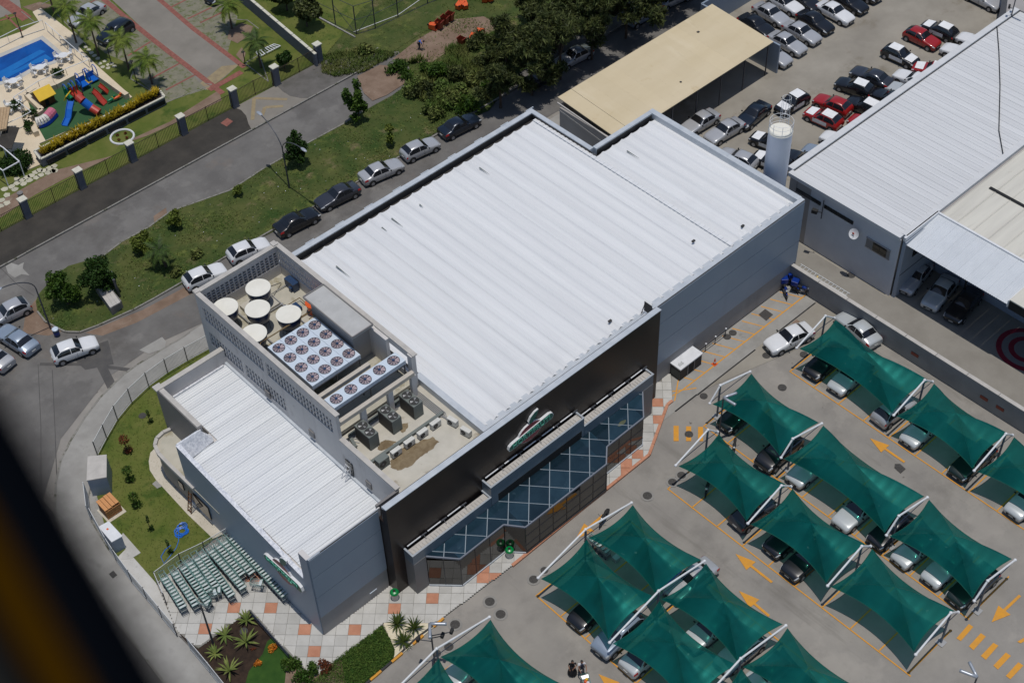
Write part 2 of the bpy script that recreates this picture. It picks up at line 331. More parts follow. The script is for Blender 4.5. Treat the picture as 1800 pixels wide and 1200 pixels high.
# shade cloth: woven green mesh that lets some light through
def cloth():
    m = bpy.data.materials.new('shade_cloth'); m.use_nodes = True; t = m.node_tree; L = t.links; t.nodes.clear()
    o = _n(t, 'ShaderNodeOutputMaterial'); g = _n(t, 'ShaderNodeNewGeometry')
    nz = _n(t, 'ShaderNodeTexNoise'); nz.inputs['Scale'].default_value = .5; nz.inputs['Detail'].default_value = 8; L.new(g.outputs['Position'], nz.inputs['Vector'])
    r = _n(t, 'ShaderNodeValToRGB'); r.color_ramp.elements[0].color = (.002,.058,.053, 1); r.color_ramp.elements[1].color = (.003,.098,.088, 1)
    r.color_ramp.elements[0].position = .35; r.color_ramp.elements[1].position = .7; L.new(nz.outputs[0], r.inputs[0])
    d = _n(t, 'ShaderNodeBsdfPrincipled'); d.inputs['Roughness'].default_value = .46; d.inputs['Specular IOR Level'].default_value = 1.0; d.inputs['Specular Tint'].default_value = (.12, 1.0, .88, 1); 
    n2 = _n(t, 'ShaderNodeTexNoise'); n2.inputs['Scale'].default_value = 2.2; n2.inputs['Detail'].default_value = 9; L.new(g.outputs['Position'], n2.inputs['Vector'])
    r2 = _n(t, 'ShaderNodeMapRange'); r2.inputs[1].default_value = .70; r2.inputs[2].default_value = .76; L.new(n2.outputs[0], r2.inputs[0]); mx = _n(t, 'ShaderNodeMixRGB'); mx.inputs[2].default_value = (.05, .16, .14, 1)
    L.new(r2.outputs[0], mx.inputs[0]); L.new(r.outputs[0], mx.inputs[1]); L.new(mx.outputs[0], d.inputs['Base Color'])
    wv = _n(t, 'ShaderNodeTexWave'); wv.inputs['Scale'].default_value = .42; wv.inputs['Distortion'].default_value = 1.2; wv.inputs['Detail'].default_value = 3; wv.bands_direction = 'Y'; L.new(g.outputs['Position'], wv.inputs['Vector'])
    n4 = _n(t, 'ShaderNodeTexNoise'); n4.inputs['Scale'].default_value = 1.6; n4.inputs['Detail'].default_value = 3; L.new(g.outputs['Position'], n4.inputs['Vector']); ad = _n(t, 'ShaderNodeMath', operation='ADD'); L.new(wv.outputs['Fac'], ad.inputs[0]); L.new(n4.outputs[0], ad.inputs[1])
    bp = _n(t, 'ShaderNodeBump'); bp.inputs['Strength'].default_value = .16; bp.inputs['Distance'].default_value = .08; L.new(ad.outputs[0], bp.inputs['Height']); L.new(bp.outputs[0], d.inputs['Normal'])
    tl = _n(t, 'ShaderNodeBsdfTranslucent'); tl.inputs[0].default_value = (.004,.09,.07, 1)
    tp = _n(t, 'ShaderNodeBsdfTransparent'); tp.inputs[0].default_value = (.18,.85,.68, 1)
    a = _n(t, 'ShaderNodeMixShader'); a.inputs[0].default_value = .2; L.new(d.outputs[0], a.inputs[1]); L.new(tl.outputs[0], a.inputs[2])
    b = _n(t, 'ShaderNodeMixShader'); b.inputs[0].default_value = .13; L.new(a.outputs[0], b.inputs[1]); L.new(tp.outputs[0], b.inputs[2])
    L.new(b.outputs[0], o.inputs[0]); return m
M['cloth'] = cloth()
def paint(n, c, metal=0.0): return pm(n, c, tuple(x*.95 for x in c), 1, .28, metal, spec=.5, coat=.6, detail=2)
PAINT = dict(white=paint('car_white', (.72,.73,.74)), silver=paint('car_silver', (.46,.47,.49), .25), black=paint('car_black', (.008,.009,.012)),
             grey=paint('car_grey', (.05,.055,.07), .4), red=paint('car_red', (.33,.012,.012)), teal=paint('car_pale', (.50,.53,.54), .15),
             blue=paint('car_blue_silver', (.28,.34,.42), .25), navy=paint('car_navy', (.012,.02,.035), .3), dkgreen=paint('car_dark_green', (.01,.022,.018), .2), brown=paint('car_beige', (.30,.27,.22), .5))
# ================================================================ SETTING: ground
def structure(poly, z0, z1, name, mat, label=None):
    b = B()
    if z0 is None: b.flat(poly, z1)
    else: b.prism(poly, z0, z1)
    return b.make(name, mat, kind='structure', label=label)
g = B(); g.flat([(-500, -400), (600, -400), (600, 900), (-500, 900)], -0.02); g.make('ground', M['lot'], kind='structure')
structure([(-60, 30), (-60, 12), (-8.3, 12), (-8.3, 25), (-4, 29.5), (2.5, 32.6), (7.5, 33), (13, 32.1), (140, 31.2), (140, 50.98), (-60, 50.98)], None, .004, 'road', M['asphalt'])
structure([(-60, 12), (-60, -60), (-7.4, -60), (-7.4, 12)], None, .004, 'side_road', M['asphalt'])
structure(PL([(120, 622), (190, 598), (200, 640), (150, 650)]), None, .008, 'road_patch', M['asphalt_new'])
structure(PL([(168, 640), (184, 636), (212, 690), (196, 697)]), None, .010, 'road_patch', M['asphalt_new'])
structure(PL([(10, 468), (20, 462), (32, 466), (42, 461), (40, 472), (52, 484), (38, 482), (26, 488), (14, 480)]), None, .009, 'cement_patch', M['concrete'])
structure(PL([(245, 615), (285, 592), (292, 600), (290, 612), (262, 622)]), None, .009, 'cement_patch', M['concrete'])
structure([(31.2, -3.1), (51.2, -3.1), (51.2, -.02), (34, -.02)], None, .006, 'motorcycle_bay', M['concrete'])
structure([(36.6, -3.1), (51.2, -3.1), (51.2, -6.4), (46, -5.6)], None, .010, 'side_slab', M['yard'])
# verge between the carriageways
verge = [(102, 578), (80, 566), (66, 548), (63, 530)] + [(70, 515), (95, 488), (120, 468), (182, 450), (215, 425), (262, 400), (300, 372), (405, 335), (462, 298), (540, 253), (610, 215), (650, 190), (690, 168), (715, 150), (720, 120), (700, 90), (640, 100), (560, 138), (510, 60), (470, 60), (420, -80), (1100, -160), (1090, -30), (1000, 60), (900, 140), (860, 195), (770, 232), (620, 325), (480, 408), (400, 447), (320, 500), (200, 562), (140, 585), (115, 584)]
VERGE = PL(verge); structure(VERGE, None, .05, 'verge', M['verge'])
def kerb(pts, name='kerb', h=.14, w_=.16, mat='kerb', z=0):
    b = B()
    for i in range(len(pts)-1):
        a, c = Vector((*pts[i], 0)), Vector((*pts[i+1], 0)); L = (c-a).length; n = max(1, int(L/1.0)); d = (c-a)/n
        for k in range(n):
            p = a+d*(k+.01); q = a+d*(k+.99); e = random.uniform(-.012, .012)
            b.beam((p.x, p.y, z+h/2+e), (q.x, q.y, z+h/2+e), w_, h)
    return b.make(name, M[mat], kind='structure')
kerb([(140, 37.5), (49, 37.5), (32.5, 37.45), (18.5, 37.7), (10.5, 37.75)] + PL([(235, 545), (175, 572), (140, 585), (115, 584), (102, 578), (80, 566), (66, 548)]))
kerb(PL([(182, 450), (215, 425), (262, 400), (300, 372), (405, 335), (462, 298), (540, 253), (610, 215)]), h=.09)
kerb([(-60, 51.08), (31.5, 51.08), (47, 51.08)])
for pts in (((560, 137), (640, 100), (665, 85)),): kerb(PL(pts), h=.1, w_=.12)
structure(PL([(628, 135), (668, 115), (700, 118), (716, 145), (680, 168), (655, 178), (640, 165)]), None, .058, 'dirt_patch', M['dirt'])
structure(PL([(690, 105), (735, 70), (760, 55), (800, 35), (850, 30), (880, 45), (850, 72), (800, 82), (760, 110), (720, 112)]), None, .062, 'dirt_clearing', M['dirt'])
for pts in (((270, 380), (292, 365), (296, 392), (272, 402)), ((190, 448), (230, 424), (235, 438), (205, 446)), ((60, 530), (68, 520), (75, 560), (95, 577), (110, 582), (85, 590), (40, 585), (45, 550)), ((250, 545), (330, 502), (345, 512), (240, 567), (180, 590), (150, 585))):
    structure(PL(pts), None, .0075, 'dirt_edge', M['dirt'])
# shop forecourt paving: concrete base, with each slab laid on it
kx = PL([(1180, 662), (1182, 705), (1173, 712), (1141, 800), (1065, 861), (900, 995), (776, 1088), (765, 1095)])
pave = [(-1.1, 12.1), (-.1, 12.1), (0, 0), (6.0, 0), (31.8, 0), (36.0, -.02)] + kx + PL([(675, 1095), (672, 1099), (560, 1187), (545, 1187), (440, 1073), (348, 1140), (312, 1110), (277, 1026)])
structure(pave, -.02, .10, 'pavement', M['kerb'])
pv = bpy.data.objects['pavement']
def inside(x, y, poly):
    c = False; n = len(poly); j = n-1
    for i in range(n):
        xi, yi = poly[i]; xj, yj = poly[j]
        if (yi > y) != (yj > y) and x < (xj-xi)*(y-yi)/(yj-yi)+xi: c = not c
        j = i
    return c
a45 = math.radians(-44.5); ca, sa = math.cos(a45), math.sin(a45); PT = .90
ox, oy = P2(552.5, 1144.5, .1)
def cell(x, y): dx, dy = x-ox, y-oy; return round((dx*ca+dy*sa)/PT), round((-dx*sa+dy*ca)/PT)
terr = {cell(*P2(x, y, .1)) for x, y in ((552, 1144), (537, 1107), (482, 1070), (622, 1108), (689, 1073), (753, 1056), (351, 1109), (420, 1071), (1153, 701), (1150, 744), (850, 1005), (866, 1008), (860, 990), (842, 1015), (1096, 815), (1110, 810), (1092, 830), (1120, 798), (1104, 826), (455, 1012), (440, 1022))}
sb = B(); sb.box(-PT/2+.012, PT/2-.012, -PT/2+.012, PT/2-.012, 0, .03)
s0 = sb.make('paving_slab', M['slab']); t0 = B(); t0.box(-PT/2+.012, PT/2-.012, -PT/2+.012, PT/2-.012, 0, .034); t0 = t0.make('paving_slab', M['terra'])
cut = {True: B(), False: B()}
first = {True: True, False: True}; sn = 0
for i in range(-40, 60):
    for j in range(-40, 60):
        x = ox+(i*ca-j*sa)*PT; y = oy+(i*sa+j*ca)*PT
        ok = all(inside(x+dx, y+dy, pave) for dx, dy in ((.6, 0), (-.6, 0), (0, .6), (0, -.6)))
        T = (i, j) in terr; src = t0 if T else s0
        if not ok:
            if inside(x, y, pave) or any(inside(x+dx*.5, y+dy*.5, pave) for dx, dy in ((.6, 0), (-.6, 0), (0, .6), (0, -.6))):
                N_ = 6; c_ = cut[T]
                for a_ in range(N_):
                    for b_ in range(N_):
                        u_ = (a_+.5)/N_-.5; v_ = (b_+.5)/N_-.5; h_ = (PT-.024)/N_/2
                        X = x+(u_*ca-v_*sa)*(PT-.024); Y = y+(u_*sa+v_*ca)*(PT-.024)
                        if inside(X, Y, pave): c_.add([(X+(du*ca-dv*sa)*h_, Y+(du*sa+dv*ca)*h_, .131) for du, dv in ((-1, -1), (1, -1), (1, 1), (-1, 1))], [(0, 1, 2, 3)])
            continue
        if sn > 290: continue
        if first[T]: o = src; first[T] = False; o.parent = pv
        else: o = src.copy(); COL.objects.link(o); o.parent = pv
        o.location = (x, y, .10+random.uniform(-.003, .003)); o.rotation_euler = (random.uniform(-.004, .004), random.uniform(-.004, .004), a45); sn += 1
for T in (True, False): o = cut[T].make('cut_paving', M['terra'] if T else M['slab'], pv, kind='stuff')
kerb(kx[1:-2], 'pavement_edging', .155, .24, 'terra')
kerb(PL([(780, 1087), (735, 1120), (690, 1162), (640, 1205)]), 'painted_kerb', .14, .16, 'black')
q = [P(780, 1087), P(640, 1205)]; yk = B(); L = (q[1]-q[0]).length; u = (q[1]-q[0])/L
for k in range(0, int(L), 2): a = q[0]+u*k; yk.beam((a.x, a.y, .073), (a.x+u.x*1.0, a.y+u.y*1.0, .073), .18, .148)
yk.make('yellow_kerb_block', M['orange'], kind='structure')
structure(PL([(675, 1095), (765, 1095), (778, 1090), (700, 1155), (692, 1160), (694, 1145), (684, 1122), (672, 1115)]), -.02, .105, 'gravel_bed', M['sand'])
structure(PL([(672, 1099), (684, 1120), (694, 1142), (694, 1150), (690, 1162), (640, 1205), (545, 1205), (575, 1172)]), -.02, .11, 'planting_bed', M['lawn'])
structure(PL([(440, 1075), (348, 1141), (312, 1110), (330, 1130), (400, 1215), (560, 1215), (543, 1187)]), -.02, .10, 'planting_bed', M['soil'])
structure(PL([(487, 1115), (543, 1187), (560, 1215), (428, 1215), (438, 1180), (462, 1150), (470, 1128)]), None, .115, 'lawn', M['lawn'])
structure(PL([(505, 1165), (545, 1185), (600, 1160), (610, 1210), (500, 1210)]), None, .122, 'mulch', M['dirt'])
kerb(PL([(440, 1073), (348, 1140)]), h=.13, w_=.12); kerb(PL([(440, 1073), (545, 1187)]), h=.13, w_=.12)
# garden left of the building
ko = [(355, 572), (313, 600), (300, 607), (250, 637), (217, 660), (195, 682), (175, 702), (150, 735), (125, 775), (107, 812), (99, 850), (97, 900), (115, 960), (150, 1010), (205, 1090), (300, 1215)]
fi = [(372, 612), (330, 635), (295, 656), (262, 680), (232, 708), (207, 738), (188, 771), (172, 800), (161, 850), (155, 880), (160, 915), (190, 965), (250, 1040), (312, 1116), (340, 1145), (405, 1215)]
structure([(60, 31.2), (13, 32.0)]+PL(ko)+PL(fi[::-1])+[(10, 26), (60, 26)], -.02, .12, 'footway', M['concrete'])
structure(PL(fi[:13])+PL([(276, 1027), (376, 948), (390, 942)])+[(.1, 12.2), (.2, 16), (2.5, 22), (10, 22), (10, 27.5)], -.02, .105, 'garden', M['grass'])
structure(PL([(165, 850), (130, 905), (150, 960), (205, 1030), (260, 1105), (320, 1120), (260, 1040), (195, 965)]), None, .128, 'worn_footway', M['concrete'])
kerb(PL(ko), h=.13, w_=.18); kerb(PL(fi[:14]), h=.24, w_=.10, name='fence_kerb')
structure(PL([(300, 772), (277, 785), (265, 797), (262, 812), (264, 828), (275, 845), (330, 905), (375, 948), (405, 935), (415, 945)])+[(.2, 10), (.2, 19)], None, .13, 'garden_path', M['path'])
structure(PL([(268, 852), (275, 846), (286, 856), (277, 860)]), None, .14, 'garden_path', M['concrete'])
structure(PL([(217, 938), (248, 973), (232, 983), (213, 985), (222, 965), (210, 950)]), -.02, .16, 'garden_slab', M['slab'])
structure(PL([(222, 966), (275, 1026), (312, 1112), (262, 1055), (208, 980)]), -.02, .14, 'garden_slab', M['slab'])
# yard of the neighbour and car lot
structure([(51.6, -60), (51.6, 3), (51.6, 31), (140, 31), (140, -60)], None, .004, 'neighbour_yard', M['yard'])
structure([(51.6, -60), (51.6, .4), (55.9, 4.5), (56, -7.2), (70, -7.2), (70, -60)], None, .010, 'neighbour_lane', pm('lane_concrete', (.22, .205, .18), (.27, .255, .225), .3, .9, c3=(.17, .16, .14), sc3=.3, f3=.6))
# condominium side
M['walk2'] = pm('stained_walk', (.10,.095,.085), (.15,.14,.13), .6, .95, bump=.2, bs=30, c3=(.24,.23,.21), sc3=.35, f3=.66, detail=10)
LB = PL([(411, 190), (424, 195), (433, 205), (437, 219)]); RB = PL([(488, 153), (497, 162), (510, 170), (530, 174)])
structure([(-60, 51.16), (LB[-1][0]-.3, 51.16)]+LB[::-1]+[(31.4, 55.3), (-60, 55.3)], -.02, .10, 'condo_walk', M['pave_dark'])
structure([(RB[-1][0]+.6, 51.16), (49.0, 51.16), (46, 53.4), (42.6, 55.3), (37.1, 55.3)]+RB, -.02, .10, 'condo_walk', M['walk2'])
structure([(-60, 55.3), (-60, 140), (70, 140), (70, 60), (52, 60), (47.5, 57.6), (42.4, 55.3)], -.02, .09, 'condo_lawn', M['grass'])
structure([(48.5, 51.2), (45.5, 53.6), (42.6, 55.3), (47.5, 57.6), (52, 60), (58, 60), (58, 52)], None, .088, 'condo_lawn', M['verge'])
structure([(LB[-1][0]-1.2, 51.16), (RB[-1][0]+1.5, 51.16), (37.4, 53.5), (37.1, 55.29), (31.4, 55.29), (31.4, 54)], -.02, .085, 'driveway_mouth', M['drive'])
for pts_ in (((444, 212), (447, 174), (505, 176)), ((461, 204), (466, 190), (498, 188))):
    for a_, c_ in zip(pts_, pts_[1:]): b = B(); a_, c_ = P2(*a_), P2(*c_); b.beam((*a_, .089), (*c_, .0891), .38, .012); b.make('yellow_paver_band', M['drivey'], kind='structure')
structure(PL([(421, 115), (365, 160), (352, 148), (390, 118)]), None, .105, 'driveway_apron', M['drivey'])
structure(PL([(180, -15), (262, -15), (421, 115), (392, 140), (362, 160), (345, 140)]), None, .098, 'driveway', M['drive'])
structure(PL([(-5, -5), (-5, 35), (38, 20), (35, 2), (8, -10)]), None, .098, 'driveway', M['drive'])
def strip(pts, w_, z, name, mat):
    b = B()
    for i in range(len(pts)-1):
        p, q = Vector((*P2(*pts[i]), z)), Vector((*P2(*pts[i+1]), z)); n = Vector((-(q-p).y, (q-p).x, 0)).normalized()*w_/2
        b.quad(p-n, q-n, q+n, p+n)
        z += .001
    return b.make(name, M[mat], kind='structure')
structure(PL([(262, -15), (421, 115), (400, 95), (418, 30), (360, -15)]), None, .096, 'parking_grid', pm('grass_paver', (.17, .165, .12), (.22, .205, .15), 1.2, .9, c3=(.10, .12, .04), sc3=1.5, f3=.5))
structure(PL([(180, -10), (345, 140), (372, 155), (290, 182), (232, 130), (238, 118), (185, 95), (125, 45), (105, 0)]), None, .096, 'parking_grid', bpy.data.materials['grass_paver'])
strip([(262, -15), (340, 52), (430, 120)], .55, .104, 'brick_border', 'brickb'); strip([(172, -8), (270, 72), (392, 166)], .6, .108, 'brick_border', 'brickb')
strip([(368, 160), (425, 128)], .7, .112, 'brick_border', 'brickb'); strip([(0, 0), (28, 20), (48, 35)], 1.2, .102, 'brick_border', 'brickb')
for a, b_ in (((225, 100), (265, 75)), ((262, 142), (316, 113)), ((292, 160), (345, 132)), ((300, 15), (330, 0)), ((330, 35), (372, 15)), ((352, 42), (402, 18)), ((10, 28), (40, 58)), ((0, 38), (48, 25)), ((155, 8), (190, -8))): strip([a, b_], .22, .106, 'brick_border', 'brickb')
# pool terrace
TER = [(-5, 65), (60, 35), (78, 33), (62, 25), (85, 20), (148, 78), (140, 84), (172, 115), (182, 128), (228, 178), (228, 185), (80, 260), (66, 255), (82, 285), (58, 300), (-5, 205)]
structure(PL([(-20, 78), (0, 72), (40, 58), (70, 42), (58, 24), (72, 17), (148, 76), (138, 84), (166, 113), (178, 124), (233, 173), (105, 240), (70, 255), (85, 286), (50, 301), (-20, 230)]), -.02, .20, 'pool_terrace', M['pooldeck'])
pw = PL([(-8, 105), (72, 70), (105, 97), (92, 108), (60, 117), (25, 137), (-8, 146)], .2)
structure(PL([(-8, 98), (75, 63), (115, 97), (97, 112), (64, 122), (30, 142), (-8, 152)], .2), None, .215, 'pool_coping', M['slab'])
structure(pw, None, .225, 'water', M['water'])
structure(PL([(-2, 127), (70, 88), (80, 91), (0, 138)], .2), None, .2275, 'pool_step', M['waterl'])
structure(PL([(2, 143), (60, 113), (92, 104), (80, 96), (30, 122), (2, 134)], .2), None, .2285, 'pool_step', M['waterl'])
structure(PL([(48, 175), (160, 130), (235, 178), (80, 247), (62, 215)], .2), None, .215, 'playground_floor', M['play'])
for pts_, w_ in (([(67, 640), (72, 750), (72, 860)], .06), ([(92, 650), (97, 760), (100, 850)], .06), ([(0, 470), (30, 500), (60, 520)], .05), ([(70, 640), (150, 640), (230, 650)], .35)):
    bb_ = B()
    for i_ in range(len(pts_)-1): bb_.beam((*P2(*pts_[i_]), .0095), (*P2(*pts_[i_+1]), .0096), w_, .001)
    bb_.make('tar_seam', M['asphalt_new'], kind='structure')
# painted marks on the lot
mk = B()
def line(p, q, w_=.10, z=.012): 
    p = Vector((*p, z)); q = Vector((*q, z)); n = Vector((-(q-p).y, (q-p).x, 0)).normalized()*w_/2; mk.quad(p-n, q-n, q+n, p+n)
for xf, xb, y0, y1, side in ((43.35, 48.6, -6.7, -46, 1), (33.9, 39.0, -5.7, -30.9, 1), (27.2, 32.3, -8.0, -30.8, 1), (13.2, 22.9, -8.0, -38, 1), (-1.2, 8.6, -8, -30, 1)):
    line((xf, y0), (xf, y1)); 
    if xb-xf > 7: line((xb, y0), (xb, y1), z=.0125)
    n = int((y0-y1)/2.5)
    for k in range(n+1):
        y = y0-.05-k*2.5
        if xb-xf > 7: line((xf+.07, y), (xf+5, y), .1, .013); line((xb-5, y), (xb-.07, y), .1, .0135)
        else: line((xf+.07, y), (xb, y), .1, .013)
mk.make('bay_line', M['orange'], kind='structure')
mk = B(); x0 = 36.9
line((35.6, -1.95), (51.2, -1.95), .12)
for k in range(12): line((36.2+k*1.25, -.15), (37.0+k*1.25, -1.89), .1, .0125)
line((34.0, -.9), (36.5, -2.6), .1, .013); line((34.2, -2.3), (36.2, -.9), .1, .014); line((33.6, -1.7), (35.6, -1.95), .1, .0145)
mk.make('motorcycle_bay_line', M['orange'], kind='structure')
mk = B()
def poly_px(pts): mk.flat(PL(pts), .0125)
for pts in (((1184, 748), (1193, 748), (1193, 775), (1184, 775)), ((1206, 749), (1215, 749), (1215, 775), (1206, 775)), ((1227, 750), (1236, 750), (1236, 775), (1227, 775)),
            ((1703, 1096), (1711, 1101), (1689, 1126), (1681, 1121)), ((1724, 1112), (1733, 1118), (1711, 1142), (1703, 1135)), ((1746, 1129), (1755, 1134), (1733, 1159), (1724, 1152)), ((1768, 1146), (1777, 1152), (1754, 1176), (1746, 1169)), ((1790, 1163), (1799, 1169), (1776, 1193), (1768, 1187)), ((1806, 1117), (1812, 1120), (1794, 1130), (1788, 1127))): poly_px(pts)
mk.make('crossing_stripe', M['orange'], kind='structure')
def arrow(tip, tail):
    t = Vector((*P2(*tip), 0)); s = Vector((*P2(*tail), 0)); d = (t-s); L = d.length; d /= L; n = Vector((-d.y, d.x, 0)); b = B(); z = Vector((0, 0, .0175))
    e = t-d*1.5
    b.quad(s-n*.10+z, e-n*.10+z, e+n*.10+z, s+n*.10+z); b.quad(e-n*.52+z, t+z, e+n*.52+z); b.make('arrow_marking', M['orange'], kind='structure')
arrow((1529, 770), (1590, 812)); arrow((1293, 973), (1357, 1023)); arrow((1743, 1093), (1793, 1046)); arrow((1052, 1184), (1090, 1215)); arrow((1012, 947), (1060, 905)); arrow((1299, 1038), (1352, 1082))
structure(PL([(1333, 553), (1345, 543), (1359, 553), (1347, 564)]), .004, .018, 'drain_grate', M['manhole'])
# gutter slot in the lot
gb = B()
for a, c in (((36.0, -3.15), (43.2, -3.15)), ((44.6, -3.15), (51.1, -3.15)), ((33.4, -3.1), (36, -3.15))): gb.box(a[0], c[0], a[1]-.06, a[1]+.06, .007, .016)
gb.make('drain_slot', M['dark'], kind='structure')
for q in (((1573, 815), (1582, 815), (1592, 824), (1583, 832), (1572, 822)), ((192, 1010), (200, 1004), (207, 1012), (199, 1018))): structure(PL(q), 0.006, .14 if q[0][0] < 300 else .02, 'drain_grate', M['manhole'])
structure(PL([(1392, 568), (1400, 561), (1407, 566), (1399, 572)]), .004, .02, 'drain_grate', M['dirt'])
M['ringc'] = pm('ring_cement', (.23,.22,.205), (.27,.26,.24), 3, .9)
for x, y, r in ((1237, 696, .32), (1211, 763, .34), (1198, 835, .34), (1182, 847, .34), (1138, 871, .36), (1347, 625, .34), (1413, 623, .34), (1375, 681, .36), (861, 1057, .36), (880, 1079, .36), (800, 1097, .36), (789, 1136, .34), (768, 1148, .3), (938, 1018, .34), (957, 1002, .3), (251, 732, .32), (332, 992, .36), (429, 1110, .3), (1496, 484, .36), (1288, 585, .34), (1278, 592, .34)):
    q = P(x, y); zz = .105 if x < 450 else .01
    if 560 < x < 1200: 
        rb = B(); rb.cyl((q.x, q.y, .004), r*1.5, .010, 20); rb.make('manhole_surround', M['ringc'], kind='structure')
    mb = B(); mb.cyl((q.x, q.y, zz), r, .022, 20); mb.make('manhole_cover', M['manhole'], kind='structure')
# ================================================================ the shop
shop = thing('supermarket', 'large grey shop hall with white ribbed roof and black glazed front', 'building', (0, 0, 0))
def part(b, name, mat, parent=None, label=None, **k): return b.make(name, M[mat] if isinstance(mat, str) else mat, parent or shop, label, **k)
# body walls
b = B(); b.prism([(6.3, .1), (51.75, .1), (51.75, 17.3), (44.3, 17.3), (44.3, 24.9), (15.7, 24.9), (15.7, 24.0), (8.3, 24.0), (8.3, .1)], 0, 8.35); part(b, 'wall', 'wallg')
def panels(x0, x1, y, levels, axis='y'):
    for z0, z1 in levels:
        b = B()
        if axis == 'y': b.box(x0, x1, y-.06, y+.08, z0+.02, z1-.02)
        else: b.box(y-.06, y+.08, x0, x1, z0+.02, z1-.02)
        part(b, 'wall_panel', 'panel')
        if axis == 'y': b = B(); b.box(x0, x1, y-.03, y+.07, z1-.019, z1+.019); part(b, 'panel_joint', 'condd')
lv = ((2.36, 4.76), (4.76, 7.08), (7.08, 9.18))
for x0, x1 in ((33.75, 51.85),): panels(x0, x1, 0, lv)
b = B(); b.box(33.75, 51.9, 0.0, .1, .1, 2.36); part(b, 'plinth_wall', 'wallg')
panels(0, 6.0, 0, lv); b = B(); b.box(0, 6.0, 0.0, .1, .1, 2.36); part(b, 'plinth_wall', 'wallg')
b = B(); b.box(51.78, 51.95, .1, 17.4, 0, 9.18); part(b, 'end_wall', 'panel')
# gutters and parapets of the main roof
b = B()
b.box(33.7, 51.95, .05, .42, 8.9, 9.24); b.box(51.45, 52.0, .42, 17.4, 8.7, 9.27)
part(b, 'front_parapet', 'galv')
b = B(); b.box(33.7, 51.2, .42, 1.0, 8.45, 8.78); b.box(16.1, 33.7, -.5, 1.0, 8.5, 8.72); part(b, 'front_gutter', 'galv')
b = B(); b.box(16.2, 44.45, 24.62, 25.12, 8.3, 9.2); b.box(44.0, 44.45, 17.3, 24.62, 8.3, 9.2); b.box(44.45, 52.0, 16.95, 17.4, 8.3, 9.25); b.box(16.0, 16.35, 24.0, 24.62, 8.3, 9.2); part(b, 'rear_parapet', 'galv')
b = B(); b.box(16.4, 44.0, 24.58, 24.615, 8.3, 9.1); b.box(43.96, 43.995, 17.0, 24.58, 8.3, 9.1); b.box(44.5, 51.4, 16.91, 16.945, 8.3, 9.1); part(b, 'parapet_shade_lining', 'condd')  # thin dark faces added: shade of the inner parapet put into the colour
b = B(); b.box(16.2, 44.2, 24.0, 24.62, 8.38, 8.46); b.box(44.2, 51.4, 16.3, 16.95, 8.38, 8.46); part(b, 'rear_gutter', 'condd')
b = B()
for k in range(9): x = 19+k*3.1; b.box(x, x+.9, 25.121, 25.2, 9.0, 9.24)
part(b, 'parapet_clip', 'galv')
# roof sheets with a deep trapezoidal profile
def sheet(L, pitch, prof, name, mat, along='y'):
    b = B(); n = len(prof); vs = []
    for yy in (0, L):
        for x, z in prof: vs.append((x, yy, z) if along == 'y' else (yy, -x, z))
    for yy in (0, L):
        for x, z in prof: vs.append((x, yy, z-.03) if along == 'y' else (yy, -x, z-.03))
    fs = [(i, i+1, n+i+1, n+i) for i in range(n-1)]+[(2*n+i+1, 2*n+i, 3*n+i, 3*n+i+1) for i in range(n-1)]
    fs += [(i, 2*n+i, 2*n+i+1, i+1) for i in range(n-1)]+[(n+i+1, 3*n+i+1, 3*n+i, n+i) for i in range(n-1)]
    b.add(vs, fs); return b.make(name, M[mat])
prof = [(0, .14), (.04, .165), (.09, .16), (.13, .11), (.24, .06), (.38, .02), (.50, .0), (.56, .022), (.60, .0), (.78, .0), (.82, .022), (.86, .005), (.98, .04), (1.10, .09), (1.18, .14)]
rs = sheet(23.4, 1.18, prof, 'roof_sheet', 'roofw'); rs2 = sheet(15.9, 1.18, prof, 'roof_sheet', 'roofw')
rs.parent = shop; rs2.parent = shop; rs.location = (16.55, .75, 8.70)
for k in range(1, 23): o = inst(rs, shop, (16.55+k*1.18, .75+random.uniform(-.04, .04), 8.70+random.uniform(-.008, .008)))
rs2.location = (16.55+23*1.18+.02, .75, 8.70)
for k in range(24, 30): inst(rs2, shop, (16.57+k*1.18, .75+random.uniform(-.04, .04), 8.70))
b = B(); b.box(43.62, 43.95, .8, 24.1, 8.84, 8.90)
for k in range(46): b.box(43.60, 43.97, .9+k*.5, 1.2+k*.5, 8.90, 8.935)
part(b, 'ridge_flashing', 'white')
b = B()
for x, y, l_ in ((19.3, 21.6, 1.9), (24.9, 22.6, .7), (26.2, 22.9, 1.5), (29, 22.6, .5), (46.4, 15.2, 1.5), (35.8, 22.6, 1.3)):
    b = B(); b.add([(x, y, 8.88), (x+.13, y+.03, 8.88), (x+.06, y-l_, 8.88), (x, y, 8.86), (x+.13, y+.03, 8.86), (x+.06, y-l_, 8.86)], [(0, 2, 1), (3, 4, 5), (0, 1, 4, 3), (1, 2, 5, 4), (2, 0, 3, 5)]); part(b, 'roof_tear', 'cond')
for x, y in ((45.9, 1.6), (30.4, 1.6), (41.7, 3.2)):
    b = B(); b.box(x, x+.3, y, y+.18, 8.93, 9.05); part(b, 'roof_bracket', 'condd')
b = B(); b.box(33.3, 33.34, -.1, .7, 8.9, 9.9); b.beam((33.3, .6, 9.8), (32.9, .6, 8.95), .05); part(b, 'parapet_brace', 'condd')
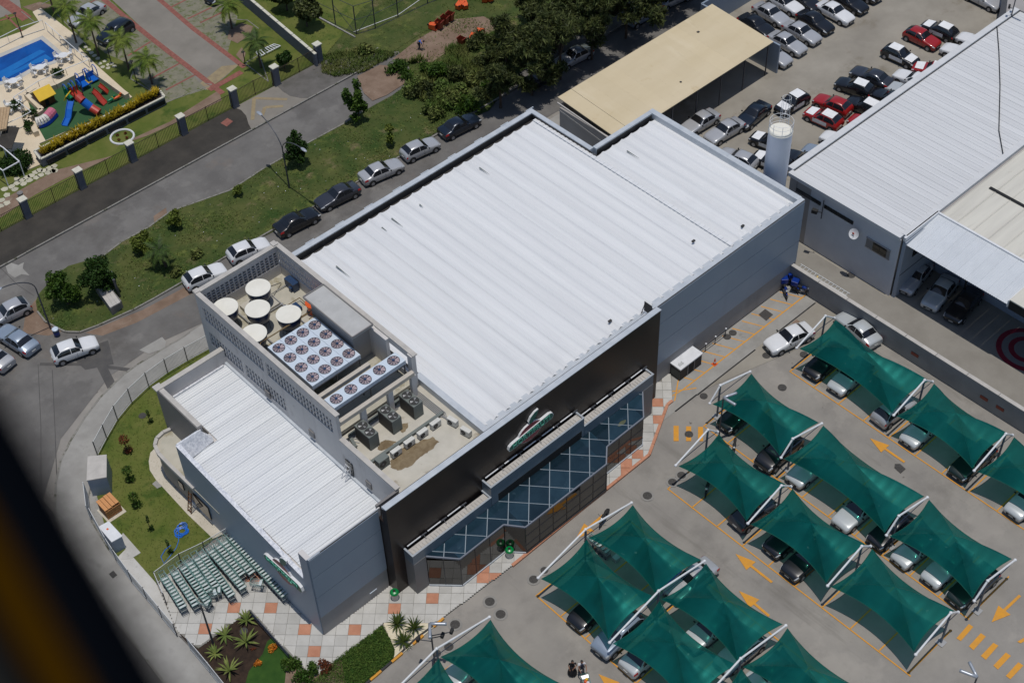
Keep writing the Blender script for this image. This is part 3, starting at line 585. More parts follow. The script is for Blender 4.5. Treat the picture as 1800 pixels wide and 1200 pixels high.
# black front box
b = B(); b.box(6.04, 33.3, -1.0, -.5, .09, 10.14); part(b, 'black_facade', 'blackf')
b = B(); b.box(6.05, 33.29, -.5, .095, .09, 8.3); part(b, 'facade_backing', 'blackf')
b = B(); b.add([(6.1, -.499, 10.1), (33.25, -.499, 10.1), (33.25, -.30, 8.45), (6.1, -.30, 8.45)], [(0, 3, 2, 1)]); part(b, 'facade_inner_lining', 'galv')
b = B(); b.add([(6.0, -1.05, 10.2), (33.35, -1.05, 10.2), (33.35, -.55, 10.16), (6.0, -.55, 10.16), (6.0, -1.05, 10.14), (33.35, -1.05, 10.14), (33.35, -.52, 9.9), (6.0, -.52, 9.9)], [(0, 1, 2, 3), (0, 4, 5, 1), (3, 2, 6, 7), (1, 5, 6, 2), (0, 3, 7, 4)]); part(b, 'facade_coping', 'galv')
b = B()
for k in range(200): x = 6.3+k*.134; b.beam((x, -.47, 10.05), (x, -.28, 8.5), .05, .03)
b = part(b, 'coping_rib', 'pier'); b['kind'] = 'stuff'
# fascia boxes above the glass
def fascia(x0, x1, z0, z1):
    b = B(); b.box(x0, x1, -1.98, -1.92, z0, z1-.04); b.box(x0, x0+.06, -1.92, -1.0, z0, z1-.04); b.box(x1-.06, x1, -1.92, -1.0, z0, z1-.04); b.box(x0+.06, x1-.06, -1.92, -1.0, z0+.02, z0+.1); part(b, 'fascia', 'fascia')
    b = B(); b.box(x0-.03, x1+.03, -2.02, -1.88, z1-.04, z1); b.box(x0-.03, x0+.12, -1.88, -1.02, z1-.04, z1); b.box(x1-.12, x1+.03, -1.88, -1.02, z1-.04, z1); part(b, 'fascia_rim', 'mull')
    b = B(); b.box(x0+.12, x1-.12, -1.88, -1.25, z1-.22, z1-.14)
    for k in range(int((x1-x0-.4)/.28)): b.box(x0+.2+k*.28, x0+.33+k*.28, -1.86, -1.38+random.uniform(-.08, .02), z1-.13, z1-.09)
    part(b, 'gutter_lining', 'coping')
    for k in range(int((x1-x0)/1.9)):
        b = B(); xx = x0+.25+k*1.9; b.tube([(xx, -1.12, z1+.12), (xx+1.25, -1.12, z1+.12)], .05, 6); part(b, 'light_tube', 'white')
        b = B(); b.tube([(xx+1.27, -1.12, z1+.1), (xx+1.8, -1.12, z1+.1)], .06, 6); b.beam((xx+1.5, -1.05, z1+.1), (xx+1.5, -1.5, z1+.0), .03); part(b, 'light_holder', 'pole')
fascia(7.03, 14.55, 3.72, 4.78); fascia(14.58, 24.12, 3.72, 5.87); fascia(24.15, 31.78, 3.72, 4.86)
b = B(); b.box(15.25, 23.85, -1.995, -1.982, 3.74, 4.55); part(b, 'dark_band', 'dark')
b = B(); b.box(7.03, 8.16, -2.0, -1.0, .1, 3.72); part(b, 'pier', 'pier')
b = B(); b.box(30.55, 31.8, -2.0, -1.0, .1, 3.72); part(b, 'pier', 'pier')
# glass bays: plan outline, flat canopy glass with cells, vertical dark glass
plan = [(8.16, -2.02), (9.85, -3.74), (14.15, -3.71), (15.2, -4.88), (23.6, -4.88), (24.75, -3.8), (28.85, -3.75), (30.55, -2.02)]
ZG = 3.32
def zt(y): return ZG + (y+4.88)/(4.88-2.0)*(3.74-ZG)
# canopy glass cut in panes on a grid turned 45 degrees
def clip(poly, A, Bp):      # keep the part of poly left of the line A->B
    out = []
    for i in range(len(poly)):
        p, q = poly[i], poly[(i+1) % len(poly)]
        sp = (Bp[0]-A[0])*(p[1]-A[1])-(Bp[1]-A[1])*(p[0]-A[0]); sq = (Bp[0]-A[0])*(q[1]-A[1])-(Bp[1]-A[1])*(q[0]-A[0])
        if sp >= 0: out.append(p)
        if sp*sq < 0: t = sp/(sp-sq); out.append((p[0]+t*(q[0]-p[0]), p[1]+t*(q[1]-p[1])))
    return out
g45 = math.radians(-44.5); gc, gs = math.cos(g45), math.sin(g45); GP = 1.5
cells = [(8.16, 9.85), (9.85, 14.15), (14.15, 15.2), (15.2, 23.6), (23.6, 24.75), (24.75, 28.85), (28.85, 30.55)]
for seg, (x0, x1) in enumerate(cells):
    ya, yb = plan[seg][1], plan[seg+1][1]
    for i in range(-4, 22):
        for j in range(-4, 22):
            ox_, oy_ = 8.3+(i*gc-j*gs)*GP, -2.6+(i*gs+j*gc)*GP
            poly = [(ox_+(du*gc-dv*gs)*GP/2, oy_+(du*gs+dv*gc)*GP/2) for du, dv in ((-1, -1), (1, -1), (1, 1), (-1, 1))]
            for A_, B_ in (((x0, ya), (x1, yb)), ((x1, -9), (x1, 0)), ((x1, -2.0), (x0, -2.0)), ((x0, 0), (x0, -9))):
                poly = clip(poly, A_, B_)
                if len(poly) < 3: break
            if len(poly) < 3: continue
            ar = abs(sum(poly[a][0]*poly[(a+1) % len(poly)][1]-poly[(a+1) % len(poly)][0]*poly[a][1] for a in range(len(poly))))/2
            if ar < .04: continue
            n = len(poly); b = B(); b.add([(p[0], p[1], zt(p[1])) for p in poly]+[(p[0], p[1], zt(p[1])-.03) for p in poly], [tuple(range(n)), tuple(range(2*n-1, n-1, -1))]+[(k, n+k, n+(k+1) % n, (k+1) % n) for k in range(n)])
            part(b, 'canopy_pane', 'skyglass')
            b = B(); hit = False
            for k in range(n):
                p, q = poly[k], poly[(k+1) % n]
                for du, dv in ((1, 0), (0, 1)):     # only the two grid sides that this cell owns
                    m_ = (ox_+(du*gc-dv*gs)*GP/2, oy_+(du*gs+dv*gc)*GP/2); nn = (du*gc-dv*gs, du*gs+dv*gc)
                    if abs((p[0]-m_[0])*nn[0]+(p[1]-m_[1])*nn[1]) < 1e-3 and abs((q[0]-m_[0])*nn[0]+(q[1]-m_[1])*nn[1]) < 1e-3 and math.hypot(q[0]-p[0], q[1]-p[1]) > .05:
                        b.beam((p[0], p[1], zt(p[1])+.012), (q[0], q[1], zt(q[1])+.012), .055, .03); hit = True
            if hit: part(b, 'canopy_mullion', 'mullt')
for i in range(len(plan)-1):
    (xa, ya), (xb, yb) = plan[i], plan[i+1]; L = math.hypot(xb-xa, yb-ya); n = max(1, round(L/1.4)); zb = .14
    b = B(); b.beam((xa, ya, zt(ya)-.02), (xb, yb, zt(yb)-.02), .10, .14); part(b, 'canopy_edge', 'fasedge')
    b = B(); b.beam((xa, ya, zb+.07), (xb, yb, zb+.07), .16, .14); part(b, 'sill', 'galv' if i not in (3, 4) else 'mulld')
    for k in range(n):
        p = (xa+(xb-xa)*k/n, ya+(yb-ya)*k/n); q = (xa+(xb-xa)*(k+1)/n, ya+(yb-ya)*(k+1)/n)
        b = B(); b.beam((p[0]+(q[0]-p[0])*.03, p[1]+(q[1]-p[1])*.03, (zb+ZG)/2+.05), (q[0]-(q[0]-p[0])*.03, q[1]-(q[1]-p[1])*.03, (zb+ZG)/2+.05), .03, ZG-zb-.16); part(b, 'shop_window', 'darkglass')
        if k or i in (3, 4, 1, 5): b = B(); b.beam((p[0], p[1], zb+.1), (p[0], p[1], zt(p[1])-.06), .07); part(b, 'window_post', 'mulld')
    if i in (3, 4, 5):
        for z in (1.1, 2.2): b = B(); b.beam((xa, ya-.02, z), (xb, yb-.02, z), .05, .07); part(b, 'window_bar', 'mulld')
b = B(); b.blob((27.2, -2.9, 3.3), (1.3, .55, .32), 20, 8); part(b, 'skylight_dome', plain('olive_dome', (.09, .10, .055), .3), smooth=True)
# lettering and fruit emblem on the black front (plane x-z at y=-1.02, rising a little)
def text(body, size, mat, parent, loc, rot, name, sx=1.0, ext=.03):
    cu = bpy.data.curves.new('t', 'FONT'); cu.body = body; cu.size = size; cu.extrude = ext; cu.align_x = 'CENTER'; cu.align_y = 'CENTER'; cu.resolution_u = 3
    t = bpy.data.objects.new('t', cu); COL.objects.link(t); bpy.context.view_layer.update()
    me = bpy.data.meshes.new_from_object(t.evaluated_get(bpy.context.evaluated_depsgraph_get())); bpy.data.objects.remove(t)
    me.materials.clear(); me.materials.append(M[mat]); o = bpy.data.objects.new(name, me); COL.objects.link(o); o.parent = parent
    o.location = Vector(loc)-wloc(parent); o.rotation_euler = rot; o.scale = (sx, 1, 1); return o
def emblem(parent, M4, s=1.0):
    "fruit emblem drawn in (x, z), placed by M4; rim white, apple red, leaf and ribbon green"
    def shape(pts, name, mat, d0, d1):
        n = len(pts); b = B(); vs = [M4 @ Vector((x*s, -d, z*s)) for d in (d0, d1) for x, z in pts]
        b.add(vs, [tuple(range(n)), tuple(range(2*n-1, n-1, -1))]+[(k, n+k, n+(k+1) % n, (k+1) % n) for k in range(n)])
        return b.make(name, M[mat], parent)
    def el(cx, cz, rx, rz, a0=0, a1=360, n=22): return [(cx+rx*math.cos(math.radians(a0+(a1-a0)*i/n)), cz+rz*math.sin(math.radians(a0+(a1-a0)*i/n))) for i in range(n)]
    def ribbon(e): return [(-2.55-e, -.35), (-2.45-e, -.05+e), (-2.2, .14+e), (0, .42+e), (2.2, .62+e), (2.5+e, .45+e), (2.62+e, .12), (2.5+e, -.2-e), (2.1, -.3-e), (0, -.42-e), (-2.2, -.62-e), (-2.5-e, -.55-e)]
    shape(el(0, -.05, 1.42, 1.22), 'emblem_rim', 'white', .02, .17); shape(el(0, -.05, 1.38, 1.18), 'emblem_apple', 'redr', .17, .18)
    shape(ribbon(.05), 'emblem_rim', 'white', .02, .24); shape(ribbon(0), 'emblem_ribbon', 'greens', .24, .25)
    leaf = [(.0, 1.05), (-.12, 1.5), (.1, 1.95), (.55, 2.3), (.95, 2.35), (.85, 1.9), (.55, 1.4), (.2, 1.12)]
    shape([(x*1.1-.05, z*1.06-.05) for x, z in leaf], 'emblem_rim', 'white', .02, .17); shape(leaf, 'emblem_leaf', 'greens', .17, .18)
sign = thing('wall_sign', 'fruit emblem sign with green leaf lettered HORTIFRUTI on the black front', 'sign', (19.35, -1.0, 7.55))
M4 = Matrix.Translation((19.35, -1.0, 7.55)) @ Matrix.Diagonal((.86, 1, .74, 1)); emblem(sign, M4)
M['signtxt'] = plain('pale_green_letter', (.10, .42, .30), .5)
t = text('HORTIFRUTI', .72, 'signtxt', sign, (19.38, -1.255, 7.52), (math.radians(90), math.radians(-4), 0), 'lettering', .95)
# ---------------- annex (lower hall on the left)
annex = thing('side_hall', 'low grey side hall with white ribbed roof in front of the rooftop plant', 'building', (0, 0, 0))
def ap(b, name, mat, **k): return b.make(name, M[mat] if isinstance(mat, str) else mat, annex, **k)
b = B(); b.prism([(.05, .12), (7.95, .12), (7.95, 21.9), (2.2, 21.9), (2.2, 16.3), (.05, 16.3)], 0, 5.85); ap(b, 'wall', 'towerg')
b = B(); b.add([(-.08, .1, 0), (-.08, 16.35, 0), (-.08, 16.35, 7.25), (-.08, 1.05, 6.15), (-.08, 1.05, 9.2), (-.08, .1, 9.2), (.06, .1, 0), (.06, 16.35, 0), (.06, 16.35, 7.25), (.06, 1.05, 6.15), (.06, 1.05, 9.2), (.06, .1, 9.2)],
    [(0, 5, 4, 3, 2, 1), (6, 7, 8, 9, 10, 11), (0, 6, 11, 5), (5, 11, 10, 4), (4, 10, 9, 3), (3, 9, 8, 2), (2, 8, 7, 1)]); ap(b, 'side_wall', 'panel')
b = B(); n_ = 26
for k in range(n_):
    y0 = 1.1+k*(15.2/n_); y1 = y0+15.2/n_; z0 = 6.15+(y0-1.05)/15.3*1.1; z1 = 6.15+(y1-1.05)/15.3*1.1; e = random.uniform(-.03, .03)
    b.add([(-.12, y0, z0), (-.12, y1, z1), (.22+e, y1, z1+.03), (.22+e, y0, z0+.03), (.27, y0, z0-.25), (.27, y1, z1-.25)], [(0, 3, 2, 1), (3, 4, 5, 2)])
ap(b, 'parapet_flashing', 'foil')
b = B(); b.box(.0, 1.0, -.02, .12, 9.18, 9.22); b.box(1.0, 6.1, .05, .12, 9.18, 9.22); ap(b, 'front_coping', 'mull')
b = B(); b.box(-.09, .3, .12, 1.05, 9.16, 9.21); b.box(.06, 6.3, .12, .22, 6, 9.15); ap(b, 'front_wall_back', 'towerg')
b = B(); b.box(6.2, 8.1, .3, .5, 5.9, 9.2); ap(b, 'stub_wall', 'pier')
prof2 = [(0, 0), (.03, .07), (.07, .07), (.10, 0), (.22, .0), (.25, .035), (.30, .035), (.33, 0), (.47, 0), (.5, .035), (.55, .035), (.58, 0), (.72, 0), (.75, .035), (.80, .035), (.83, 0), (.99, 0)]
def slope(y): return 5.95+max(0, (y-1)/20*.15)
a1 = sheet(7.35, 1.0, prof2, 'roof_sheet', 'roofx', 'x'); a1.parent = annex; a1.location = (.45, 1.6, 5.95)
for k in range(1, 15): inst(a1, annex, (.45+random.uniform(-.03, .03), 1.6+k, 5.95+random.uniform(-.005, .005)))
a2 = sheet(4.9, 1.0, prof2, 'roof_sheet', 'roofx', 'x'); a2.parent = annex; a2.location = (2.9, 16.6, 5.95)
for k in range(1, 6): inst(a2, annex, (2.9, 16.6+k, 5.95))
b = B(); b.box(7.8, 8.0, .6, 21.6, 5.9, 6.15); ap(b, 'wall_flashing', 'galv')
b = B(); b.box(2.0, 8.0, 21.6, 21.95, 5.8, 7.45); b.box(2.0, 2.3, 16.4, 21.6, 5.8, 7.45); ap(b, 'rear_parapet', 'towerg')
b = B(); b.box(1.95, 8.0, 21.55, 22.0, 7.45, 7.55); b.box(1.95, 2.35, 16.4, 21.55, 7.45, 7.55); b.box(1.75, 2.4, 21.5, 22.15, 7.46, 7.62); ap(b, 'parapet_coping', 'coping')
b = B(); b.box(1.9, 2.2, 16.3, 21.95, 0, 7.44); b.box(2.2, 8.0, 21.8, 22, 0, 5.8); ap(b, 'rear_wall', 'pier')
b = B(); b.box(2.5, 2.85, 16.7, 21.5, 5.85, 5.93); ap(b, 'gutter', 'condd')
b = B(); b.box(2.9, 7.6, 21.42, 21.58, 5.98, 6.12); ap(b, 'rear_flashing', 'foil')
b = B(); b.add([(.2, 16.2, 7.3), (2.0, 16.2, 7.3), (2.6, 15.65, 6.05), (.3, 15.4, 6.05), (2.8, 16.2, 6.05)], [(0, 3, 2, 1), (1, 2, 4)]); b.box(.0, 2.1, 16.2, 16.35, 6, 7.32); ap(b, 'corner_flashing', 'foil')
# sign on the annex side wall
sign2 = thing('wall_sign', 'fruit emblem sign with white rim on the grey side wall above the shopping carts', 'sign', (-.12, 2.9, 4.6))
M4 = Matrix.Translation((-.08, 3.6, 4.45)) @ Matrix.Rotation(math.radians(-90), 4, 'Z') @ Matrix.Diagonal((.88, 1, .88, 1)); emblem(sign2, M4)
t = text('HORTIFRUTI', .70, 'signtxt', sign2, (-.355, 3.6, 4.42), (math.radians(90), math.radians(-4), math.radians(-90)), 'lettering', .95)
# curved entrance roof
cv = thing('entrance_canopy', 'low curved concrete porch with railing behind the side hall', 'porch', (1, 19, 0))
cp = [(1.9, 21.4), (1.3, 21.5), (.6, 21.35), (.1, 20.85), (-.15, 19.96), (-.18, 18.3), (-.12, 15.2), (-.1, 12.0)]
b = B(); b.prism(cp+[(.3, 12.0), (1.9, 16.3)], 2.9, 3.05); b.make('roof', M['deckt'], cv)
b = B()
for i in range(len(cp)-2): b.beam((*cp[i], 3.12), (*cp[i+1], 3.12), .28, .3)
b.make('roof_kerb', M['coping'], cv)
b = B()
for i in range(2, len(cp)-2): b.beam((cp[i][0]+.1, cp[i][1], 1.5), (cp[i+1][0]+.1, cp[i+1][1], 1.5), .1, 2.8)
b.make('curved_wall', M['pier'], cv)
b = B(); b.box(-.2, -.12, 17.1, 17.7, 1.2, 2.0); b.box(-.2, -.12, 13.6, 15.6, .8, 2.3); b.make('window', M['darkglass'], cv)
# ---------------- rooftop plant tower
tow = thing('plant_tower', 'grey walled rooftop plant enclosure with perforated screens beside the main roof', 'rooftop enclosure', (8, 7, 0))
def tp(b, name, mat, **k): return b.make(name, M[mat] if isinstance(mat, str) else mat, tow, **k)
b = B(); b.box(8, 8.25, 6.7, 24.2, 5.0, 6.75); b.box(8, 8.25, 6.7, 13.6, 6.75, 8.2); b.box(8, 8.25, 23.4, 24.2, 6.75, 8.2); b.box(8, 8.25, 18.7, 19.1, 6.75, 8.2); b.box(8, 8.25, 6.7, 24.2, 8.2, 9.5)
b.box(8, 8.25, 6.7, 7.4, 9.5, 10.95); b.box(8, 8.25, 15.3, 15.75, 9.5, 10.95); b.box(8, 8.25, 23.5, 24.2, 9.5, 10.95); b.box(8, 8.25, 6.7, 24.2, 10.95, 11.9)
b.box(8, 8.25, 0.4, 6.7, 5.0, 9.3); tp(b, 'side_wall', 'towerg')
b = B(); b.box(8.25, 15.9, 23.95, 24.2, 5, 10.0); b.box(8.25, 15.9, 23.95, 24.2, 11.35, 11.9); tp(b, 'rear_wall', 'towerg'); b = B(); b.box(15.65, 15.9, 17.4, 23.95, 8.6, 9.9); b.box(15.65, 15.9, 17.4, 23.95, 11.3, 11.9); tp(b, 'inner_rear_wall', 'towerg'); b = B(); b.box(15.5, 15.9, 7.3, 7.8, 8.6, 11.9); b.box(15.6, 15.9, 7.8, 11.6, 8.6, 9.6); b.box(15.6, 15.9, 7.8, 11.6, 11.4, 11.9); tp(b, 'inner_side_wall', 'towerg')
b = B(); b.box(7.93, 8.32, 6.6, 24.3, 11.9, 12.0); b.box(8.32, 16.0, 23.88, 24.3, 11.9, 12.0); b.box(15.6, 16.0, 11.6, 23.88, 11.9, 12.0); b.box(15.6, 16.0, 7.2, 11.6, 11.9, 12.0); b.box(7.95, 8.4, 23.9, 24.35, 12.0, 12.08); b.box(15.4, 15.85, 23.95, 24.5, 12.0, 12.1); b.box(7.95, 8.35, .35, 6.7, 9.3, 9.4); tp(b, 'coping', 'coping')
def lattice(x0, y0, x1, y1, z0, z1, px_=.38, pz=.48, t_=.12):
    b = B(); L = math.hypot(x1-x0, y1-y0); n = int(L/px_); dx, dy = (x1-x0)/L, (y1-y0)/L
    for k in range(n+1): s = k*L/n; b.beam((x0+dx*s, y0+dy*s, z0), (x0+dx*s, y0+dy*s, z1), t_, .16)
    m = int((z1-z0)/pz)
    for k in range(1, m): z = z0+k*(z1-z0)/m; b.beam((x0, y0, z), (x1, y1, z), .15, .07)
    o = b.make('lattice_screen', M['towerg'], tow); o['kind'] = 'stuff'; return o
for y0_, y1_, z0_, z1_ in ((7.4, 15.3, 9.5, 10.95), (15.75, 23.5, 9.5, 10.95), (13.6, 18.7, 6.75, 8.2), (19.1, 23.4, 6.75, 8.2)): b = B(); b.box(8.22, 8.245, y0_, y1_, z0_, z1_); tp(b, 'screen_shade_sheet', 'condd')  # dark sheets added behind the lattice holes to stand in for interior shade
b = B(); b.box(8.4, 15.6, 24.16, 24.19, 10.0, 11.35); tp(b, 'screen_shade_sheet', 'condd')  # same dark sheet outside the rear lattice, shade put into its colour
lattice(8.125, 7.4, 8.125, 15.3, 9.5, 10.95); lattice(8.125, 15.75, 8.125, 23.5, 9.5, 10.95); lattice(8.125, 13.6, 8.125, 18.7, 6.75, 8.2); lattice(8.125, 19.1, 8.125, 23.4, 6.75, 8.2)
lattice(8.4, 24.05, 15.6, 24.05, 9.99, 11.36, .42, .24, .13); lattice(15.78, 17.4, 15.78, 23.9, 9.9, 11.3, .3)
b = B(); b.box(8.25, 15.65, 7.5, 23.95, 8.6, 8.95); tp(b, 'floor', 'deckt')
b = B(); b.box(8.3, 15.9, 7.2, 7.45, 5.2, 8.3); tp(b, 'front_wall', 'condd')
for i, (y, x1, z) in enumerate(((6.85, 15.2, 11.0), (9.75, 13.4, 11.0))):
    b = B(); b.box(8.25, x1, y-.17, y+.17, z-.35, z); tp(b, 'beam', 'beam')
for x in (10.4, 12.9, 15.1):
    b = B(); b.box(x-.22, x+.22, 6.7, 7.0, 8.0, 10.64); tp(b, 'column', 'towerg')
for y in (15.9, 10.4, 3.7): b = B(); b.box(7.9, 7.995, y-.3, y+.3, 6.6, 7.25); tp(b, 'wall_vent', 'pier')
b = B()
for s in (0, .45): b.beam((7.75, 6.2-s, 6.0), (7.98, 6.2-s, 7.6), .05); b.beam((7.3, 6.2-s, 6.05), (7.75, 6.2-s, 7.0), .05)
for k in range(3): b.beam((7.6+.1*k, 6.2, 6.4+.4*k), (7.6+.1*k, 5.75, 6.4+.4*k), .04)
tp(b, 'wall_ladder', 'white')
b = B(); b.box(7.9, 7.99, 5.5, 6.3, 6.3, 7.6); tp(b, 'hatch', 'darkglass')
# penthouse
ph = thing('stair_head', 'small flat roofed concrete stair house between fan units and main roof', 'stair house', (14.4, 14.5, 8.9))
b = B(); b.box(13.75, 15.3, 12.0, 17.1, 8.95, 12.25); b.make('wall', M['wallg'], ph)
b = B(); b.box(13.4, 15.35, 11.45, 17.4, 12.25, 12.42); b.make('roof_slab', pm('slab_grey', (.40, .40, .39), (.46, .46, .45), .8, .85, c3=(.33, .33, .32), sc3=.6, f3=.6), ph)
b = B()
for a, c in (((13.4, 11.45), (15.35, 11.45)), ((15.35, 11.45), (15.35, 17.4)), ((15.35, 17.4), (13.4, 17.4)), ((13.4, 17.4), (13.4, 11.45))): b.beam((*a, 12.46), (*c, 12.46), .09, .09)
b.make('roof_edge', M['pier'], ph)
b = B(); b.box(15.3, 15.6, 10.0, 12.6, 8.95, 11.85); b.make('side_wall', M['towerg'], ph)
# deck with condensers
dk = thing('equipment_deck', 'low concrete roof deck in front of the plant tower holding the condensers', 'roof deck', (12, 4, 8))
b = B(); b.box(8.25, 16.05, -.45, 7.5, 8.1, 8.4); b.make('deck_floor', M['deck'], dk)
b = B(); b.box(16.05, 16.55, -.4, 7.9, 8.1, 9.05); b.make('gutter_wall', M['galv'], dk)
def stain(px, name, mat, z, par):
    pts = PL(px, z); cx = sum(p[0] for p in pts)/len(pts); cy = sum(p[1] for p in pts)/len(pts); out = []
    for i in range(len(pts)):
        p, q = pts[i], pts[(i+1) % len(pts)]
        for k in range(4): f = k/4; out.append((p[0]+(q[0]-p[0])*f+random.uniform(-.07, .07), p[1]+(q[1]-p[1])*f+random.uniform(-.07, .07)))
    b = B(); b.flat(out, z); b.make(name, M[mat], par)
M['damp'] = pm('damp_stain', (.15,.105,.055), (.24,.185,.11), 1.6, .6, c3=(.36,.31,.22), sc3=1.1, f3=.62)
stain([(685, 810), (700, 790), (722, 783), (745, 772), (760, 768), (772, 776), (760, 790), (748, 797), (735, 806), (722, 818), (700, 826), (686, 822)], 'deck_stain', 'damp', 8.406, dk)
stain([(668, 778), (680, 772), (697, 775), (690, 784), (672, 792), (662, 788)], 'deck_stain', 'damp', 8.408, dk); stain([(705, 745), (716, 742), (718, 752), (708, 762), (702, 756)], 'deck_stain', 'damp', 8.407, dk)
for z, pts in ((8.62, ((8.45, 4.05), (14.9, 4.0), (15.4, 4.0))), (8.62, ((8.75, 5.9), (9.1, 7.1), (14.0, 7.2)))):
    b = B()
    for i in range(len(pts)-1): b.beam((*pts[i], z), (*pts[i+1], z), .24, .1)
    for x in (9.5, 11.5, 13.5): b.box(x-.04, x+.04, pts[1][1]-.05, pts[1][1]+.05, 8.4, z-.05)
    b.make('cable_tray', M['cond'], dk)
for k in range(5):
    b = B(); o_ = k*.13
    b.tube([(14.95+o_, 6.6+o_, 8.5), (15.0+o_, 6.9+o_*.6, 8.5), (15.05+o_, 3.9, 8.5), (15.2, 3.75-o_, 8.5)], .028, 5); b.tube([(9.0+o_*2, 6.0+o_, 8.48), (8.7+o_*2, 6.5+o_, 8.48), (9.0+o_, 7.0-o_*.6, 8.48), (13.4, 7.0-o_*.6, 8.48)], .026, 5); b.make('pipe', M['steel'], dk)
# condenser with two fans
def fan_set(b, c, r, z, n=6):
    pass
def condenser(loc):
    t = thing('condenser', '', 'condenser', (0, 0, 0), 'twin fan condensers on the deck')
    b = B(); b.box(-.42, .42, -.85, .85, .06, 1.42); b.make('casing', M['cond'], t)
    b = B(); b.box(-.435, -.42, -.78, .78, .12, 1.3); b.make('coil', M['condd'], t)
    b = B(); b.box(-.40, -.30, -.8, .8, 0, .06); b.box(.30, .40, -.8, .8, 0, .06); b.make('foot', M['condd'], t)
    for y in (-.41, .41):
        b = B(); b.lathe((0, y, 1.42), [(.36, .0), (.38, .03), (.35, .05), (.34, .015), (.01, .012)], 20); f = b.make('fan_opening', M['condd'], t)
        for k in range(3):
            a = k*2.094+.6; b = B(); cx, cy = math.cos(a), math.sin(a)
            b.quad((0+.04*cx, y+.04*cy, 1.45), (.3*cx-.12*cy, y+.3*cy+.12*cx, 1.44), (.32*cx, y+.32*cy, 1.47), (.3*cx+.08*cy, y+.3*cy-.08*cx, 1.48)); b.make('fan_blade', M['steel'], f)
        b = B()
        for rr in (.12, .22, .31): b.tube([(rr*math.cos(a_*.524), y+rr*math.sin(a_*.524), 1.485) for a_ in range(12)], .006, 4, closed=True)
        b.make('fan_guard', M['cond'], f)
    t.location = loc; return t
c1 = condenser((13.98, 5.82, 8.4)); c1['label'] = 'grey twin fan condenser nearest the main roof'
for x, lb in ((11.95, 'grey twin fan condenser in the middle of three on the deck'), (9.8, 'grey twin fan condenser nearest the left edge of the deck')):
    c = copy_tree(c1); c.location = (x, 5.82, 8.4); c['label'] = lb
def small_ac(loc, rz, lb, w_=.85, d=.36, h=.6, mat='offwhite'):
    t = thing('air_conditioner', lb, 'air conditioner', (0, 0, 0), 'small outdoor air conditioner units on the deck')
    b = B(); b.box(-w_/2, w_/2, -d/2, d/2, .05, h); b.make('casing', M[mat], t, bevel=.02)
    b = B(); b.cyl((-w_*.14, -d/2-.012, h*.53), h*.36, .012, 16, axis='y'); f = b.make('fan_grille', M['condd'], t)
    b = B(); b.cyl((-w_*.14, -d/2-.02, h*.53), h*.1, .012, 10, axis='y'); b.make('fan_hub', M['fang'], f)
    b = B(); b.box(-w_/2+.05, -w_/2+.12, -d/2, d/2, 0, .05); b.box(w_/2-.12, w_/2-.05, -d/2, d/2, 0, .05); b.make('foot', M['condd'], t)
    t.rotation_euler = (0, 0, rz); t.location = loc; return t
AC = [((14.2, 3.42, 8.45), 0, 'white air conditioner unit next to the corner of the cable tray'), ((12.95, 3.4, 8.45), 0, 'white air conditioner unit second from the tray corner on the stained deck'), ((11.7, 3.4, 8.45), 0, 'white air conditioner unit in the middle of the row by the brown stain'), ((10.45, 3.4, 8.45), 0, 'white air conditioner unit beside the greenish box unit'),
      ((15.25, 2.7, 8.45), math.radians(-80), 'white air conditioner unit turned sideways by the gutter wall, rear one'), ((15.3, 1.3, 8.45), math.radians(-80), 'white air conditioner unit turned sideways by the gutter wall, close to the metal coping')]
for l, r_, lb in AC: small_ac(l, r_, lb)
small_ac((9.15, 3.35, 8.45), 0, 'larger grey green air conditioner at the left end of the row', .95, .55, .85, 'cond')
# fan banks
def fan_unit(nx, ny, px_, py_, W, D, H, leg, loc, lb):
    t = thing('fan_bank', lb, 'cooling unit', loc)
    for i in range(nx):
        b = B(); b.box(i*px_+.01, (i+1)*px_-.01, 0, D, leg, leg+H) if ny > 1 else b.box(0, W, 0, D, leg, leg+H); 
        cs = b.make('casing', M['unitw'], t)
        if ny == 1: break
    b = B(); b.box(.02, W-.02, .02, D-.02, leg-.08, leg); b.box(.1, W-.1, -.02, 0, leg+.03, leg+.08); b.make('base_frame', M['pole'], t)
    for x in (.1, W/2, W-.1):
        for y in (.1, D-.1): b = B(); b.box(x-.04, x+.04, y-.04, y+.04, 0, leg-.08); b.make('leg', M['pole'], t)
    z = leg+H; r = .45
    b = B(); b.lathe((0, 0, 0), [(r+.03, 0), (r+.03, .04), (r, .05), (r-.01, .012), (.01, .010)], 20); ring = b.make('fan', M['fang'], t)
    b = B()
    for k in range(10):
        a = k*math.pi/5; c_, s_ = math.cos(a), math.sin(a); c2, s2 = math.cos(a+.38), math.sin(a+.38)
        b.quad((.1*c_, .1*s_, .03), (.43*c_, .43*s_, .025), (.43*c2, .43*s2, .05), (.1*c2, .1*s2, .04))
    bl = b.make('fan_blade_set', M['fanb'], ring)
    b = B(); b.cyl((0, 0, .05), .11, .06, 8); b.beam((-.45, 0, .07), (.45, 0, .07), .02); b.beam((0, -.45, .07), (0, .45, .07), .02); hb = b.make('fan_motor', M['hub'], ring)
    fst = True
    for i in range(nx):
        for j in range(ny):
            pos = ((i+.5)*px_, (j+.5)*py_, z)
            if fst: ring.location = pos; fst = False; r0 = ring
            else:
                c = r0.copy(); COL.objects.link(c); c.parent = t; c.location = pos; c.rotation_euler = (0, 0, random.random())
                for ch in (bl, hb): d = ch.copy(); COL.objects.link(d); d.parent = c
    return t
f16 = fan_unit(4, 4, 1.125, 1.375, 4.5, 5.5, .45, 1.6, (0, 0, 0), 'large pale blue cooling bank with sixteen round fans'); f16.location = (9.0, 10.85, 8.95)
